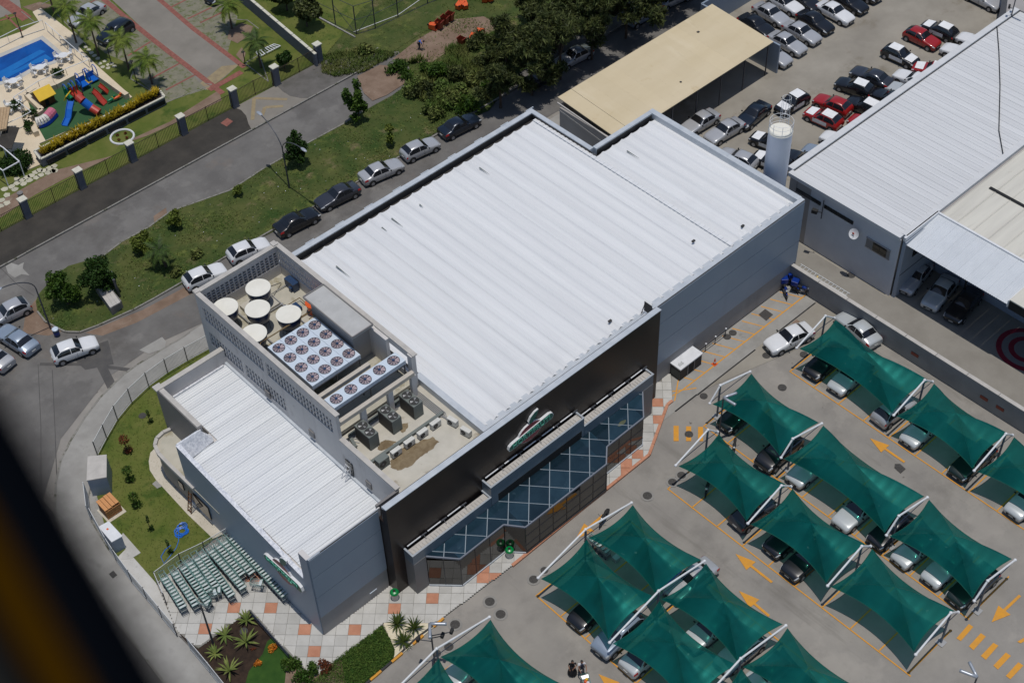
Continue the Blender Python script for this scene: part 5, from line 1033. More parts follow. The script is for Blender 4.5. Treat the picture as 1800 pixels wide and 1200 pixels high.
D = [ # kind, colour, front px, rear px, label, group, film
('hatch', 'white', (170, 600), (93, 628), 'white hatchback stopped at the road bend beside the rubbish bin', G1, 0),
('hatch', 'white', (396, 470), (324, 501), 'white hatchback at the kerb just behind the plant tower corner', G1, 0),
('hatch', 'white', (473, 425), (401, 455), 'white hatchback with orange sticker in its rear window', G1, 'sticker'),
('sedan', 'black', (557, 372), (486, 408), 'black car at the kerb directly ahead of the stickered white hatchback', G1, 0),
('sedan', 'grey', (558, 362), (628, 328), 'dark grey car at the kerb beside the foot of the street lamp shadow', G1, 0),
('sedan', 'silver', (706, 286), (634, 317), 'silver saloon at the kerb between dark grey car and silver hatchback', G1, 0),
('hatch', 'silver', (772, 247), (705, 277), 'silver hatchback with red rear lamp parked at the kerb', G1, 0),
('sedan', 'navy', (841, 205), (774, 238), 'black saloon at the kerb where the tree shadow begins', G1, 0),
('hatch', 'navy', (918, 152), (975, 126), 'dark car half hidden in shade under the big trees', G1, 0),
('sedan', 'silver', (978, 116), (1038, 86), 'silver car in the dappled shade under the big trees', G1, 0),
('suv', 'blue', (1152, 15), (1106, 40), 'blue silver estate under the trees beyond the beige roof', G1, 0),
('sedan', 'silver', (1205, -12), (1160, 8), 'grey car at the top edge of the photo under the trees', G1, 0),
('hatch', 'silver', (-22, 568), (50, 533), 'silver hatchback at the left edge beside the street lamp', G1, 0),
('sedan', 'blue', (-2, 577), (62, 618), 'blue silver saloon seen from behind at the left edge', G1, 0),
('sedan', 'silver', (-48, 607), (18, 645), 'silver saloon cut off by the left edge of the photo', G1, 0),
('sedan', 'white', (1346, 614), (1428, 576), 'white two door coupe standing on the lot beside the first sail frame', None, 0),
('sedan', 'pale', (1486, 560), (1530, 598), 'silver white car parked along the boundary wall behind the first sail', None, 0),
('sedan', 'black', (1428, 655), (1475, 615), 'black car nose out under the first sail by the boundary wall', G3, 0),
('sedan', 'teal', (1470, 683), (1520, 640), 'pale car with green sail reflection second under the first sail', G3, 0),
('hatch', 'silver', (1600, 700), (1542, 742), 'silver hatchback backed out at the post between first and second sail', G3, 0),
('sedan', 'teal', (1597, 776), (1650, 730), 'pale car with shining bumper under the second sail by the wall', G3, 0),
('sedan', 'dkgreen', (1684, 832), (1735, 788), 'dark green car at the far end of the second sail by the wall', G3, 0),
('sedan', 'teal', (1783, 900), (1835, 855), 'pale car under the sail cut by the right edge', G3, 0),
('hatch', 'dkgreen', (1272, 750), (1325, 708), 'dark green car under the sail nearest the post lamp', G3, 0),
('suv', 'black', (1345, 815), (1392, 775), 'black car beside the second post of the middle sail row', G3, 0),
('sedan', 'teal', (1400, 842), (1450, 800), 'pale green looking car right behind the second post of the middle row', G3, 0),
('sedan', 'pale', (1480, 920), (1535, 875), 'silver car with bright bonnet nosing out of the middle sail row', G3, 0),
('hatch', 'black', (1540, 952), (1590, 912), 'black car at the third post of the middle sail row', G3, 0),
('hatch', 'teal', (1583, 985), (1635, 945), 'pale car just past the third post of the middle sail row', G3, 0),
('sedan', 'teal', (1640, 1016), (1690, 972), 'pale car in the middle of the last sail of the middle row', G3, 0),
('sedan', 'dkgreen', (1685, 1050), (1735, 1008), 'dark green car at the last post of the middle sail row', G3, 0),
('hatch', 'grey', (1350, 880), (1297, 920), 'grey car with red rear lamps at the second post of the lower sail row', G3, 0),
('sedan', 'black', (1362, 962), (1412, 922), 'black car nosing out left of centre under the lower sail row', G3, 0),
('sedan', 'black', (1393, 1003), (1445, 960), 'black car alone under the long lower sail', G3, 0),
('sedan', 'black', (1020, 1088), (1070, 1045), 'black car nosing out of the front left sail', G3, 0),
('suv', 'blue', (1062, 1138), (1112, 1092), 'blue silver car at the front left post of the double sail', G3, 0),
('sedan', 'teal', (1168, 1120), (1108, 1172), 'silver car rear end showing below the double sail', G3, 0),
('sedan', 'teal', (1222, 1125), (1272, 1085), 'pale car glimpsed through the slot of the double sails', G3, 0),
('hatch', 'teal', (1275, 1165), (1325, 1125), 'pale car glimpsed beside the second mast of the double sails', G3, 0),
('hatch', 'pale', (1320, 1205), (1370, 1165), 'pale car below the second mast of the double sails', G3, 0),
('sedan', 'silver', (1190, 1040), (1240, 1000), 'car in the bay with the blue mark under the double sail', G3, 0),
('sedan', 'teal', (800, 1190), (850, 1150), 'blue green car under the bottom sail', G3, 0),
('sedan', 'silver', (1383, 42), (1328, 10), 'silver saloon in the upper row of the car lot by the yard wall', G2, 0),
('sedan', 'white', (1408, 22), (1352, -8), 'white saloon at the top of the car lot, second from the yard wall', G2, 0),
('sedan', 'black', (1437, 17), (1392, -14), 'black saloon at the top edge between two white ones', G2, 0),
('sedan', 'silver', (1437, 73), (1382, 44), 'silver saloon in the middle column of the packed cars', G2, 0),
('sedan', 'silver', (1412, 92), (1356, 62), 'silver saloon nosing out just right of the beige roof', G2, 0),
('sedan', 'silver', (1386, 112), (1330, 82), 'silver saloon half under the corner of the beige roof', G2, 0),
('sedan', 'black', (1357, 62), (1302, 30), 'black saloon partly behind the upper edge of the beige roof', G2, 0),
('sedan', 'black', (1460, 55), (1406, 24), 'black saloon between silver and white saloons of the packed rows', G2, 0),
('sedan', 'white', (1496, 38), (1440, 8), 'white saloon nosing out farthest right of the packed rows', G2, 0),
('sedan', 'black', (1521, 20), (1465, -10), 'black saloon at the top right end of the packed rows', G2, 0),
('sedan', 'black', (1545, 0), (1490, -30), 'black car cut by the top edge right of the packed rows', G2, 0),
('hatch', 'red', (1650, 82), (1592, 55), 'plain red hatchback beside a white filmed hatchback', G2, 0),
('hatch', 'black', (1622, 42), (1680, 66), 'black hatchback with white film on bonnet roof and doors behind the red one', G2, 'film'),
('hatch', 'black', (1613, 113), (1553, 86), 'black hatchback with white filmed roof and bonnet alone in the middle of the lot', G2, 'film'),
('sedan', 'grey', (1500, 124), (1564, 150), 'dark grey saloon behind a black car with white filmed roof', G2, 0),
('hatch', 'black', (1468, 142), (1536, 166), 'black car with only its roof filmed white', G2, 'roof'),
('hatch', 'black', (1366, 198), (1418, 166), 'black hatchback with white film just above the silo', G2, 'film'),
('hatch', 'red', (1433, 172), (1494, 198), 'plain red hatchback beside the red one with white film', G2, 0),
('hatch', 'red', (1417, 195), (1477, 222), 'red hatchback with white film on bonnet roof and doors', G2, 'film'),
('hatch', 'black', (1492, 176), (1548, 200), 'black hatchback with white roof film half hidden by the warehouse roof', G2, 'roof'),
('hatch', 'black', (1536, 162), (1592, 188), 'black car mostly hidden behind the warehouse roof edge', G2, 0),
('hatch', 'pale', (1560, 150), (1622, 176), 'silver car mostly hidden behind the warehouse roof edge', G2, 0),
('sedan', 'white', (1577, 130), (1638, 156), 'white car with its nose showing over the warehouse roof edge', G2, 0),
('hatch', 'red', (1608, 118), (1668, 132), 'dark red hatchback with white film at the warehouse roof edge', G2, 'film'),
('sedan', 'white', (1660, 84), (1722, 108), 'white car at the warehouse roof edge near the floodlight', G2, 0),
('sedan', 'white', (1686, 64), (1750, 90), 'white car behind the warehouse roof edge nearest the far corner', G2, 0),
('sedan', 'silver', (1757, 13), (1700, -15), 'silver saloon alone at the top right corner', G2, 0),
('sedan', 'navy', (1298, 224), (1349, 182), 'black saloon standing right of two silver saloons', G2, 0),
('sedan', 'silver', (1244, 248), (1303, 214), 'silver saloon between black saloon and another silver one', G2, 0),
('sedan', 'silver', (1203, 232), (1257, 200), 'silver saloon nearest the beige roof and the shop gutter', G2, 0),
('hatch', 'black', (1325, 240), (1380, 262), 'black hatchback with white film immediately left of the silo', G2, 'film'),
('hatch', 'black', (1328, 274), (1385, 296), 'black hatchback with white film behind the foot of the silo', G2, 'film'),
('hatch', 'silver', (1268, 268), (1326, 292), 'silver car showing over the shop parapet', G2, 0),
('hatch', 'black', (1386, 272), (1440, 296), 'black car between silo and warehouse roof', G2, 0),
('hatch', 'blue', (1417, 262), (1472, 285), 'blue silver car just right of the silo at the roof edge', G2, 0),
('hatch', 'white', (1448, 238), (1505, 262), 'white car nose at the warehouse roof edge', G2, 0),
('hatch', 'red', (1495, 208), (1555, 234), 'red car barely showing behind the warehouse roof edge', G2, 0),
('sedan', 'silver', (1588, 512), (1628, 462), 'silver car in the shaded garage nearest its side wall', 'cars in the shaded garage', 0),
('sedan', 'pale', (1632, 540), (1672, 490), 'pale car in the middle of the shaded garage', 'cars in the shaded garage', 0),
('sedan', 'black', (1672, 562), (1715, 512), 'black car in the shaded garage farthest right', 'cars in the shaded garage', 0),
('sedan', 'silver', (130, 40), (175, 12), 'silver car behind palms in the condominium parking bay', 'condominium cars', 0),
('suv', 'navy', (178, 75), (228, 42), 'dark blue pickup behind palms in the condominium parking bay', 'condominium cars', 0),
('sedan', 'black', (372, 0), (410, -25), 'black car cut by the top edge on the condominium driveway', 'condominium cars', 0),
]
PAINT['pale'] = PAINT['teal']
M['film'] = plain('white_film', (.80,.81,.82), .6); M['stick'] = plain('orange_sticker', (.7, .3, .03), .6)
out = []
for kd, col, f, r, lb, gp, fl in D:
    o, c_, fl = car(kd, col, f, r, lb, gp, fl)
    out.append((o, kd, c_, fl))
    USED.add(kd) if False else None
    # a later copy must come from an untouched prototype: keep the first one as this car, copy from it
    USED.add(kd)
for o, kd, c_, fl in out:
    for ch in o.children:
        if ch.name.startswith('body'):
            ch.material_slots[0].link = 'OBJECT'; ch.material_slots[0].material = PAINT[c_]
    if fl in ('film', 'roof'):
        b = B(); H = 1.45; b.add([(-.02, -.55, H+.03), (-1.25, -.55, H+.0), (-1.25, .55, H+.0), (-.02, .55, H+.03), (-.02, 0, H+.06), (-1.25, 0, H+.045)], [(0, 4, 5, 1), (4, 3, 2, 5)])
        q = b.make('protective_film', M['film']); q.parent = o
        if fl == 'film':
            b = B(); b.add([(1.65, -.6, .88), (.8, -.68, .975), (.8, 0, 1.0), (1.65, 0, .91), (.8, .68, .975), (1.65, .6, .88)], [(0, 3, 2, 1), (3, 5, 4, 2)]); q = b.make('protective_film', M['film']); q.parent = o
            for sd in (1, -1):
                b = B(); b.box(-.85, .7, sd*.842-.004, sd*.842+.004, .45, .85); q = b.make('protective_film', M['film']); q.parent = o
    if fl == 'sticker':
        b = B(); b.add([(-1.53, -.3, 1.22), (-1.53, .15, 1.22), (-1.62, .15, 1.12), (-1.62, -.3, 1.12)], [(0, 3, 2, 1)]); q = b.make('sticker', M['stick']); q.parent = o
for o, *_ in out:
    if 'LW' in o: del o['LW']
# ================================================================ shade sails and their frames
ROW = {'wall': [((1400, 611), (1452, 555.5), (1467, 559)), ((1570, 729), (1626, 668), (1640, 671)), ((1711, 826), (1769, 762.5), (1781, 765))],
       'middle': [((1246, 707.5), (1267.5, 678), (1320, 654)), ((1373, 804), (1394, 771), (1444.5, 744)), ((1558, 940), (1581, 907), (1630.5, 874)), ((1712, 1055), (1736, 1020), (1785, 984))],
       'lower': [((1187, 817), (1245, 755.5), (1262, 759)), ((1314, 919), (1375, 854), (1391, 855)), ((1455, 1029), (1515, 959.5), (1530, 959.5)), ((1610, 1150), (1671, 1076), (1684, 1075))],
       'double': [((946, 1015), (1028, 929), (1110, 883)), ((1071, 1128), (1158, 1038), (1239, 986))]}
ZT, ZN = 2.5, 3.75
def fr(row):
    out = []
    for f, n_, b_ in row:
        f, b_, n_ = P(*f, ZT), P(*b_, ZT), P(*n_, ZN); y = (f.y+b_.y)/2; out.append((f.x, n_.x, b_.x, y))
    return out
FR = {k: fr(v) for k, v in ROW.items()}
x = FR['wall'][-1]; FR['wall'] += [(x[0], x[1], x[2], x[3]-7.6), (x[0], x[1], x[2], x[3]-15.2)]
x = FR['double'][-1]; FR['double'] += [(x[0], x[1], x[2], x[3]-7.5), (x[0], x[1], x[2], x[3]-15)]
x = FR['double'][0]; FR['bottom'] = [(-1.2, 3.72, 8.5, x[3]), (-1.2, 3.7, 8.5, x[3]-7.45), (-1.2, 3.7, 8.5, x[3]-14.9)]
ord_ = ('first', 'second', 'third', 'fourth', 'fifth')
where = {'wall': 'by the boundary wall', 'middle': 'of the middle sail row', 'lower': 'of the row below the middle one', 'double': 'of the double sail row facing the shop door', 'bottom': 'of the sail group at the bottom edge'}
def frame(f, n_, b_, y, dbl, lb):
    t = thing('sail_frame', lb, 'steel frame', (n_, y, 0), 'white steel frames carrying the shade sails')
    F, N, Bk = Vector((f, y, ZT)), Vector((n_, y, ZN)), Vector((b_, y, ZT)); lo = Vector((n_, y, 2.95 if dbl else 2.6))
    b = B(); b.tube([F, N], .075, 8); b.make('arm', M['white'], t); b = B(); b.tube([N, Bk], .075, 8); b.make('arm', M['white'], t)
    b = B(); b.tube([(n_, y, 0), N], .085, 8); b.make('mast', M['pole'] if 0 else M['steelb'], t)
    b = B(); b.tube([F, lo], .03, 5); b.tube([Bk, lo], .03, 5); b.make('stay', M['steelb'], t)
    b = B(); b.box(n_-.3, n_+.3, y-.3, y+.3, .012, .05); b.make('base_plate', M['steel'], t)
    for q in (F, N, Bk): b = B(); b.blob(q, (.13, .13, .11), 8, 5); b.make('joint', M['white'], t)
    return t
M['steelb'] = plain('blue_grey_steel', (.13, .16, .21), .4, .4)
def sail(c, lb, hgt=1.25, ia=.62, ib=.34):
    "c: four corners in order F0, B0, B1, F1 (across, then along)"
    t = thing('shade_sail', lb, 'shade sail', ((c[0][0]+c[2][0])/2, (c[0][1]+c[2][1])/2, 0), 'green shade sails over the parking bays')
    c = [Vector(q) for q in c]; n = 12; b = B()
    def pt(u, v):
        p = c[0]*(1-u)*(1-v)/4+c[1]*(1+u)*(1-v)/4+c[2]*(1+u)*(1+v)/4+c[3]*(1-u)*(1+v)/4
        ex = (c[1]-c[0]).normalized(); ey = (c[3]-c[0]).normalized(); m = max(abs(u), abs(v))
        p = p - ex*ia*(u/max(m, 1e-6))*m**2*max(0, 1-(v/max(m, 1e-6))**2) *(1 if abs(u) >= abs(v)-1e-9 else abs(u)/max(m,1e-6))
        p = p - ey*ib*(v/max(m, 1e-6))*m**2*max(0, 1-(u/max(m, 1e-6))**2) *(1 if abs(v) >= abs(u)-1e-9 else abs(v)/max(m,1e-6))
        s_ = min(abs(u), abs(v))/max(m, 1e-6); p.z += hgt*(1-m**1.7) - 1.75*m*(1-m)*(1-s_)**.8
        return p
    for k in range(4):
        vs = []
        for i in range(n+1):
            m = i/n
            for j in range(n+1):
                s = -1+2*j/n; u, v = [(m, m*s), (-m*s, m), (-m, -m*s), (m*s, -m)][k]; vs.append(pt(u, v))
        w_ = n+1; bb = B(); bb.add(vs, [(i*w_+j, (i+1)*w_+j, (i+1)*w_+j+1, i*w_+j+1) for i in range(n) for j in range(n)])
        bb.make('fabric_panel', M['cloth'], t, smooth=True)
    b = B(); ring_ = [pt(-1+2*j/n, -1) for j in range(n)]+[pt(1, -1+2*j/n) for j in range(n)]+[pt(1-2*j/n, 1) for j in range(n)]+[pt(-1, 1-2*j/n) for j in range(n)]
    b.tube(ring_, .028, 4, closed=True); b.make('edge_cable', M['cartgreen'], t)
    return t
for k, L in FR.items():
    dbl = k in ('double', 'bottom')
    for i, (f, n_, b_, y) in enumerate(L):
        if not dbl and f > b_: pass
        frame(f, n_, b_, y, dbl, '%s white frame from the shop %s' % (ord_[i], where[k]))
        if i+1 < len(L):
            f2, n2, b2, y2 = L[i+1]; g_ = .22
            if dbl:
                sail([(f+.1, y-g_, ZT), (n_-.1, y-g_, 2.85), (n2-.1, y2+g_, 2.85), (f2+.1, y2+g_, ZT)], '%s left green sail from the shop %s' % (ord_[i], where[k]), 1.35, .58, .34)
                sail([(n_+.1, y-g_, 2.85), (b_-.1, y-g_, ZT), (b2-.1, y2+g_, ZT), (n2+.1, y2+g_, 2.85)], '%s right green sail from the shop %s' % (ord_[i], where[k]), 1.35, .58, .34)
            else:
                sail([(f+.1, y-g_, ZT), (b_-.1, y-g_, ZT), (b2-.1, y2+g_, ZT), (f2+.1, y2+g_, ZT)], '%s green sail from the shop %s' % (ord_[i], where[k]), 1.4 if y-y2 < 8.5 else 1.55)
for (x0, x1) in ((P2(1190, 1030), P2(1222, 1010)),):
    q = P(1190, 1028); b = B(); b.box(q.x-1.0, q.x+1.2, q.y-.9, q.y+.9, .016, .018); b.make('bay_sign_patch', M['blue'], kind='structure')
    b = B(); b.tube([(q.x+.2+.4*math.cos(a*.6), q.y+.4*math.sin(a*.6), .03) for a in range(8)], .05, 4); b.beam((q.x+.2, q.y+.4, .03), (q.x-.5, q.y+.4, .03), .1, .02); b.beam((q.x-.1, q.y+.4, .03), (q.x-.1, q.y-.2, .03), .1, .02); b.make('wheelchair_mark', M['white'], kind='structure')
# ================================================================ shopping carts
M['cartrim'] = plain('cart_rim', (.22,.36,.33), .3, .3)
def cart_proto():
    t = thing('shopping_cart', '', 'shopping cart', (0, 0, 0))
    b = B()      # basket: rim, bars
    def corner(s, u, z): # s along 0 rear..1 front
        w0 = .28-.07*s; return Vector((-.42+.88*s, u*w0*(.82+.18*z), .42+.1*s+.42*z+(.06*(1-s))*z))
    for z in (.0, .33, .66): b.beam(corner(0, 1, z), corner(1, 1, z), .019); b.beam(corner(0, -1, z), corner(1, -1, z), .019)
    for k in range(7):
        s = k/6
        for u in (1, -1): b.beam(corner(s, u, 0), corner(s, u, 1), .019)
        b.beam(corner(s, 1, 0), corner(s, -1, 0), .019)
    for k in range(4): u = -1+2*k/3; b.beam(corner(1, u, 0), corner(1, u, 1), .022); b.beam(corner(0, u, 0), corner(1, u, 0), .019)
    b.make('basket', M['basket'], t)
    b = B(); r = [corner(0, 1, 1), corner(1, 1, 1), corner(1, -1, 1), corner(0, -1, 1)]
    for i in range(3): b.beam(r[i], r[i+1], .03)
    b.make('rim', M['cartrim'], t)
    b = B(); b.add([corner(.0, .95, 1.0), corner(.0, -.95, 1.0), corner(.26, -.95, .80), corner(.26, .95, .80)], [(0, 1, 2, 3), (3, 2, 1, 0)][:1]); b.make('child_seat', M['cartsilver'], t)
    b = B(); b.tube([(-.50, -.27, .98), (-.50, .27, .98)], .022, 6); b.beam((-.5, .27, .98), (-.42, .27, .85), .02); b.beam((-.5, -.27, .98), (-.42, -.27, .85), .02); b.make('handle', M['cartgreen'], t)
    b = B(); b.beam((-.42, .26, .42), (-.38, .25, .12), .025); b.beam((-.42, -.26, .42), (-.38, -.25, .12), .025); b.beam((-.38, .25, .14), (.42, .16, .14), .025); b.beam((-.38, -.25, .14), (.42, -.16, .14), .025); b.beam((.42, .16, .14), (.42, -.16, .14), .025); b.beam((.1, .2, .14), (.35, .17, .5), .02); b.beam((.1, -.2, .14), (.35, -.17, .5), .02); b.beam((-.45,.25,.16),(-.6,.25,.16),.02); b.beam((-.45,-.25,.16),(-.6,-.25,.16),.02); b.beam((-.6,.25,.16),(-.6,-.25,.16),.025)
    b.make('chassis', M['steelb'], t)
    b = B()
    for x, y in ((-.38, .25), (-.38, -.25), (.4, .16), (.4, -.16)): b.cyl((x, y-.015, .065), .06, .03, 8, axis='y')
    q = b.make('wheels', M['rubber'], t); q['kind'] = 'stuff'
    return t
cp0 = cart_proto(); used = [False]
rows = [((291, 1024), (322, 1072), 'the row nearest the outer fence'), ((309, 1015), (344, 1068), 'the second row from the outer fence'), ((324, 1006), (365, 1064), 'the third row from the outer fence'), ((335, 998), (367, 1045), 'the fourth row from the outer fence'), ((348, 990), (379, 1036), 'the fifth row from the outer fence'), ((358, 984), (406, 1052), 'the long row in the middle of the carts'), ((372, 977), (426, 1039), 'the fourth row from the grey side wall'), ((385, 969), (424, 1015), 'the third row from the grey side wall'), ((395, 962), (441, 1013), 'the second row from the grey side wall'), ((407, 954), (498, 1052), 'the long row against the grey side wall')]
for a, c, lb in rows:
    p, q = P(*a, .1), P(*c, .1); d = q-p; L = d.length; n = max(3, int(L/.30)); rz = math.atan2(-d.y, -d.x)
    for k in range(n+1):
        o = cp0 if not used[0] else copy_tree(cp0); used[0] = True
        pos = p+d*(k/n); o.location = (pos.x, pos.y, .134); o.rotation_euler = (0, 0, rz+random.uniform(-.05, .05))
        if k == n: o['label'] = 'shopping cart at the open end of '+lb
        elif k == 0: o['label'] = 'shopping cart at the fence end of '+lb
        else: o['label'] = 'shopping cart nested inside '+lb
        o['category'] = 'shopping cart'; o['group'] = 'shopping carts nested in '+lb
for (x, y), a, lb in (((454, 1035), -50, 'single loose shopping cart standing apart on the slabs'), ((374, 1055), -20, 'crooked shopping cart in front of the middle rows'), ((381, 1049), -35, 'second crooked shopping cart behind the first loose one'), ((362, 1069), -60, 'shopping cart turned away at the end of the third row')):
    o = copy_tree(cp0); q = P(x, y, .1); o.location = (q.x, q.y, .134); o.rotation_euler = (0, 0, math.radians(a+180)); o['label'] = lb; o['category'] = 'shopping cart'; o['group'] = 'loose shopping carts'
# carts under the double sail
p, q = P(1038, 955), P(1062, 975)
for k in range(5):
    o = copy_tree(cp0); pos = p+(q-p)*(k/4); o.location = (pos.x, pos.y, .02); o.rotation_euler = (0, 0, math.atan2(-(q-p).y, -(q-p).x)); o['label'] = 'shopping cart standing in the gap of the double sails near its first mast'; o['category'] = 'shopping cart'; o['group'] = 'carts under the sail gap'
# ================================================================ small street things
def simple(name, lb, cat, px, parts, group=None, z=0.01, rz=0.0):
    q = P(px[0], px[1], 0); t = thing(name, lb, cat, (0, 0, 0), group)
    for nm, b, m_ in parts: b.make(nm, M[m_], t)
    t.location = (q.x, q.y, z); t.rotation_euler = (0, 0, rz); return t
def bin_(px, lb):
    a, c = B(), B(); a.lathe((0, 0, 0), [(.27, 0), (.28, .62), (.30, .66)], 18); c.lathe((0, 0, 0), [(.33, .66), (.34, .74), (.26, .86), (.12, .90), (.1, .86)], 18)
    d = B(); d.cyl((0, 0, .885), .11, .02, 12); simple('litter_bin', lb, 'litter bin', px, (('body', a, 'offwhite'), ('lid', c, 'greenlid'), ('opening', d, 'dark')), 'litter bins by the glass front', .134)
M['greenlid'] = plain('green_lid', (.0, .22, .05), .3)
bin_((695, 1052), 'green lidded litter bin at the corner of side hall and black front'); bin_((896, 978), 'green lidded litter bin beside the entrance glass bay')
a, c = B(), B(); a.box(-.28, .28, -.2, .2, .1, .75); c.box(-.32, .32, -.24, .24, .75, .82); simple('wall_unit', 'small grey box unit at the foot of the side hall wall', 'box', (655, 1048), (('casing', a, 'wallg'), ('top', c, 'unitw')), None, .134)
a, c, d = B(), B(), B(); a.box(-1.3, 1.3, -.55, .55, .05, 1.28); c.box(-1.36, 1.36, -.6, .6, 1.28, 1.4); d.box(-.35, .35, -.57, -.55, .15, 1.2); e_ = B()
for k in range(9): e_.box(-1.31, -1.30, -.5+k*.11, -.46+k*.11, .1, .95)
f_ = B(); f_.box(.36, .42, -.58, -.55, .1, 1.2); f_.box(-.42, -.36, -.58, -.55, .1, 1.2); g_ = B()
for k in range(6): g_.box(-1.1+k*.09, -1.06+k*.09, -.3, -.05+.05*(k % 3), 1.4, 1.403)
simple('gas_cage', 'white topped dark cabinet beside the first motorcycle bay', 'cabinet', (1205, 649), (('body', a, 'condd'), ('top', c, 'white'), ('door', d, 'dark'), ('side_grille', e_, 'cond'), ('door_post', f_, 'wallg'), ('top_marks', g_, 'cond')))
a, c, d = B(), B(), B(); a.box(-.2, .2, -.2, .2, 0, .04); a.lathe((0, 0, .04), [(.15, 0), (.11, .2)], 14); c.lathe((0, 0, .24), [(.11, 0), (.09, .12)], 14); d.lathe((0, 0, .36), [(.09, 0), (.03, .34), (.01, .36)], 14)
simple('traffic_cone', 'orange red traffic cone on the hatched corner', 'traffic cone', (1256, 640), (('base', a, 'orangep'), ('stripe', c, 'white'), ('tip', d, 'orangep')))
# rail of the cart guard by the wall
t = thing('wall_railing', 'low dark railing with white knobs along the grey wall beside the motorcycle bays', 'railing', (40, -.4, 0))
b = B(); pts = [P2(1240, 612), P2(1275, 585)]
b.beam((38.9, -.35, .75), (42.6, -.35, .75), .05); b.beam((38.9, -.35, .4), (42.6, -.35, .4), .04); b.make('rail', M['pole'], t)
for x in (38.9, 40.1, 41.3, 42.6): b = B(); b.beam((x, -.35, 0), (x, -.35, .85), .05); b.make('post', M['pole'], t); b = B(); b.blob((x, -.35, .9), (.09, .09, .09), 8, 5); b.make('knob', M['white'], t)
# street lamps with curved arms
def street_lamp(base, h, arms, lb, group='street lamps on the verge'):
    t = thing('street_lamp', lb, 'street lamp', (base[0], base[1], 0), group)
    b = B(); b.tube([(base[0], base[1], 0), (base[0], base[1], h)], .09, 8, r2=.06); b.make('post', M['pole'], t)
    for (dx, dy, up) in arms:
        b = B(); pts = [(base[0]+dx*(1-math.cos(a))*1.0, base[1]+dy*(1-math.cos(a)), h+up*math.sin(a)) for a in [i*math.pi/2/8 for i in range(9)]]
        b.tube(pts, .05, 6); b.make('arm', M['pole'] if group == 'street lamps on the verge' else M['steel'], t)
        e = Vector(pts[-1]); u = Vector((dx, dy, 0)).normalized()
        b = B(); b.blob(e+u*.3, (.16+abs(u.x)*.28, .16+abs(u.y)*.28, .09), 10, 6); b.make('lamp_head', M['polew'], t)
    return t
street_lamp((27.97, 41.33), 4.6, ((0.1, -3.2, 2.0), (.4, 3.4, 2.0)), 'double arm street lamp on the verge between street cars and lawn')
street_lamp((1.9, 41.0), 4.9, ((-2.6, .3, 1.6),), 'single curved street lamp at the rounded end of the verge')
# car park lamps with oval heads
def oval_lamp(px, h, lb, heads, floods=()):
    q = P(*px); t = thing('lamp_post', lb, 'lamp post', (q.x, q.y, 0), 'car park lamp posts')
    b = B(); b.tube([(q.x, q.y, 0), (q.x, q.y, h)], .06, 8); b.make('post', M['pole'], t)
    for a in heads:
        u = Vector((math.cos(math.radians(a)), math.sin(math.radians(a)), 0)); c_ = Vector((q.x, q.y, h))+u*.65
        b = B(); b.tube([(q.x, q.y, h), c_-u*.25, c_, c_+u*.35, c_+u*.5], .11, 10, r2=.12); hd = b.make('lamp_head', M['polew'], t, smooth=True)
    for (dx, dy, z) in floods:
        b = B(); b.beam((q.x, q.y, z-.3), (q.x+dx, q.y+dy, z), .05); b.make('bracket', M['pole'], t)
        b = B(); b.obox((q.x+dx, q.y+dy, z+.08), (.36, .2, .3), .5); b.make('floodlight', M['rubber'], t)
oval_lamp((764, 1163), 4.9, 'lamp post with oval heads and floodlights near the cycads', (-45, -130), ((.55, -.55, 3.4), (1.1, -.9, 3.7), (-.7, .6, 3.0)))
oval_lamp((1263, 775), 5.2, 'lamp post with two oval heads piercing the first middle sail', (-20, -85))
oval_lamp((1690, 1262), 5.3, 'lamp post with two oval heads at the bottom right edge', (60, 110))
oval_lamp((1752, 130), 9.5, 'tall floodlight mast behind the warehouse roof', (-90,), ((.4, .3, 9.2), (-.5, .2, 8.0)))
street_lamp(P2(375, 1131), 5.0, (), 'thin dark pole standing at the plant bed near the carts', 'lamp poles')
# satellite dish, floodlight, ladder on the wall
t = thing('satellite_dish', 'white satellite dish with a red mark on the warehouse wall', 'satellite dish', (56, -2.9, 4.6)); b = B()
vs = []; fs = []; 
R_ = Matrix.Rotation(math.radians(-60), 3, 'Y'); c0 = Vector((55.7, -2.9, 4.9))
for i in range(5):
    for j in range(16): r = .48*i/4; a_ = j*math.pi/8; vs.append(c0+R_ @ Vector((r*math.cos(a_), r*math.sin(a_), r*r*.5)))
for i in range(4):
    for j in range(16): fs.append((i*16+j, i*16+(j+1) % 16, (i+1)*16+(j+1) % 16, (i+1)*16+j))
b.add(vs, fs); b.make('dish', M['white'], t); b = B(); b.beam(c0, (56.2, -2.9, 4.6), .05); b.beam(c0+Vector((-.5, 0, .2)), c0+Vector((0, -.1, -.3)), .03); b.make('bracket', M['pole'], t); b = B(); b.blob(c0+Vector((-.12, .05, .08)), (.05, .12, .12), 8, 5); b.make('red_mark', M['red'], t)
t = thing('wall_floodlight', 'black floodlight on a short mast at the warehouse wall', 'floodlight', (56, 1, 5)); b = B(); b.beam((55.9, .75, 4.2), (55.9, .75, 6.3), .07); b.make('mast', M['pole'], t); b = B(); b.obox((55.5, 1.25, 5.0), (.35, .5, .35), .3); b.beam((55.5, 1.2, 5.0), (55.9, .75, 4.9), .05); b.make('floodlight', M['rubber'], t)
t = thing('ladder', 'white metal ladder lying along the top of the boundary wall', 'ladder', (51.9, -3, 1.8)); p, q = Vector((51.85, -.3, 1.9)), Vector((52.2, -5.4, 1.6))
for dx in (0, .42): b = B(); b.beam(p+Vector((dx, 0, 0)), q+Vector((dx, 0, 0)), .06); b.make('side_rail', M['fencew'], t)
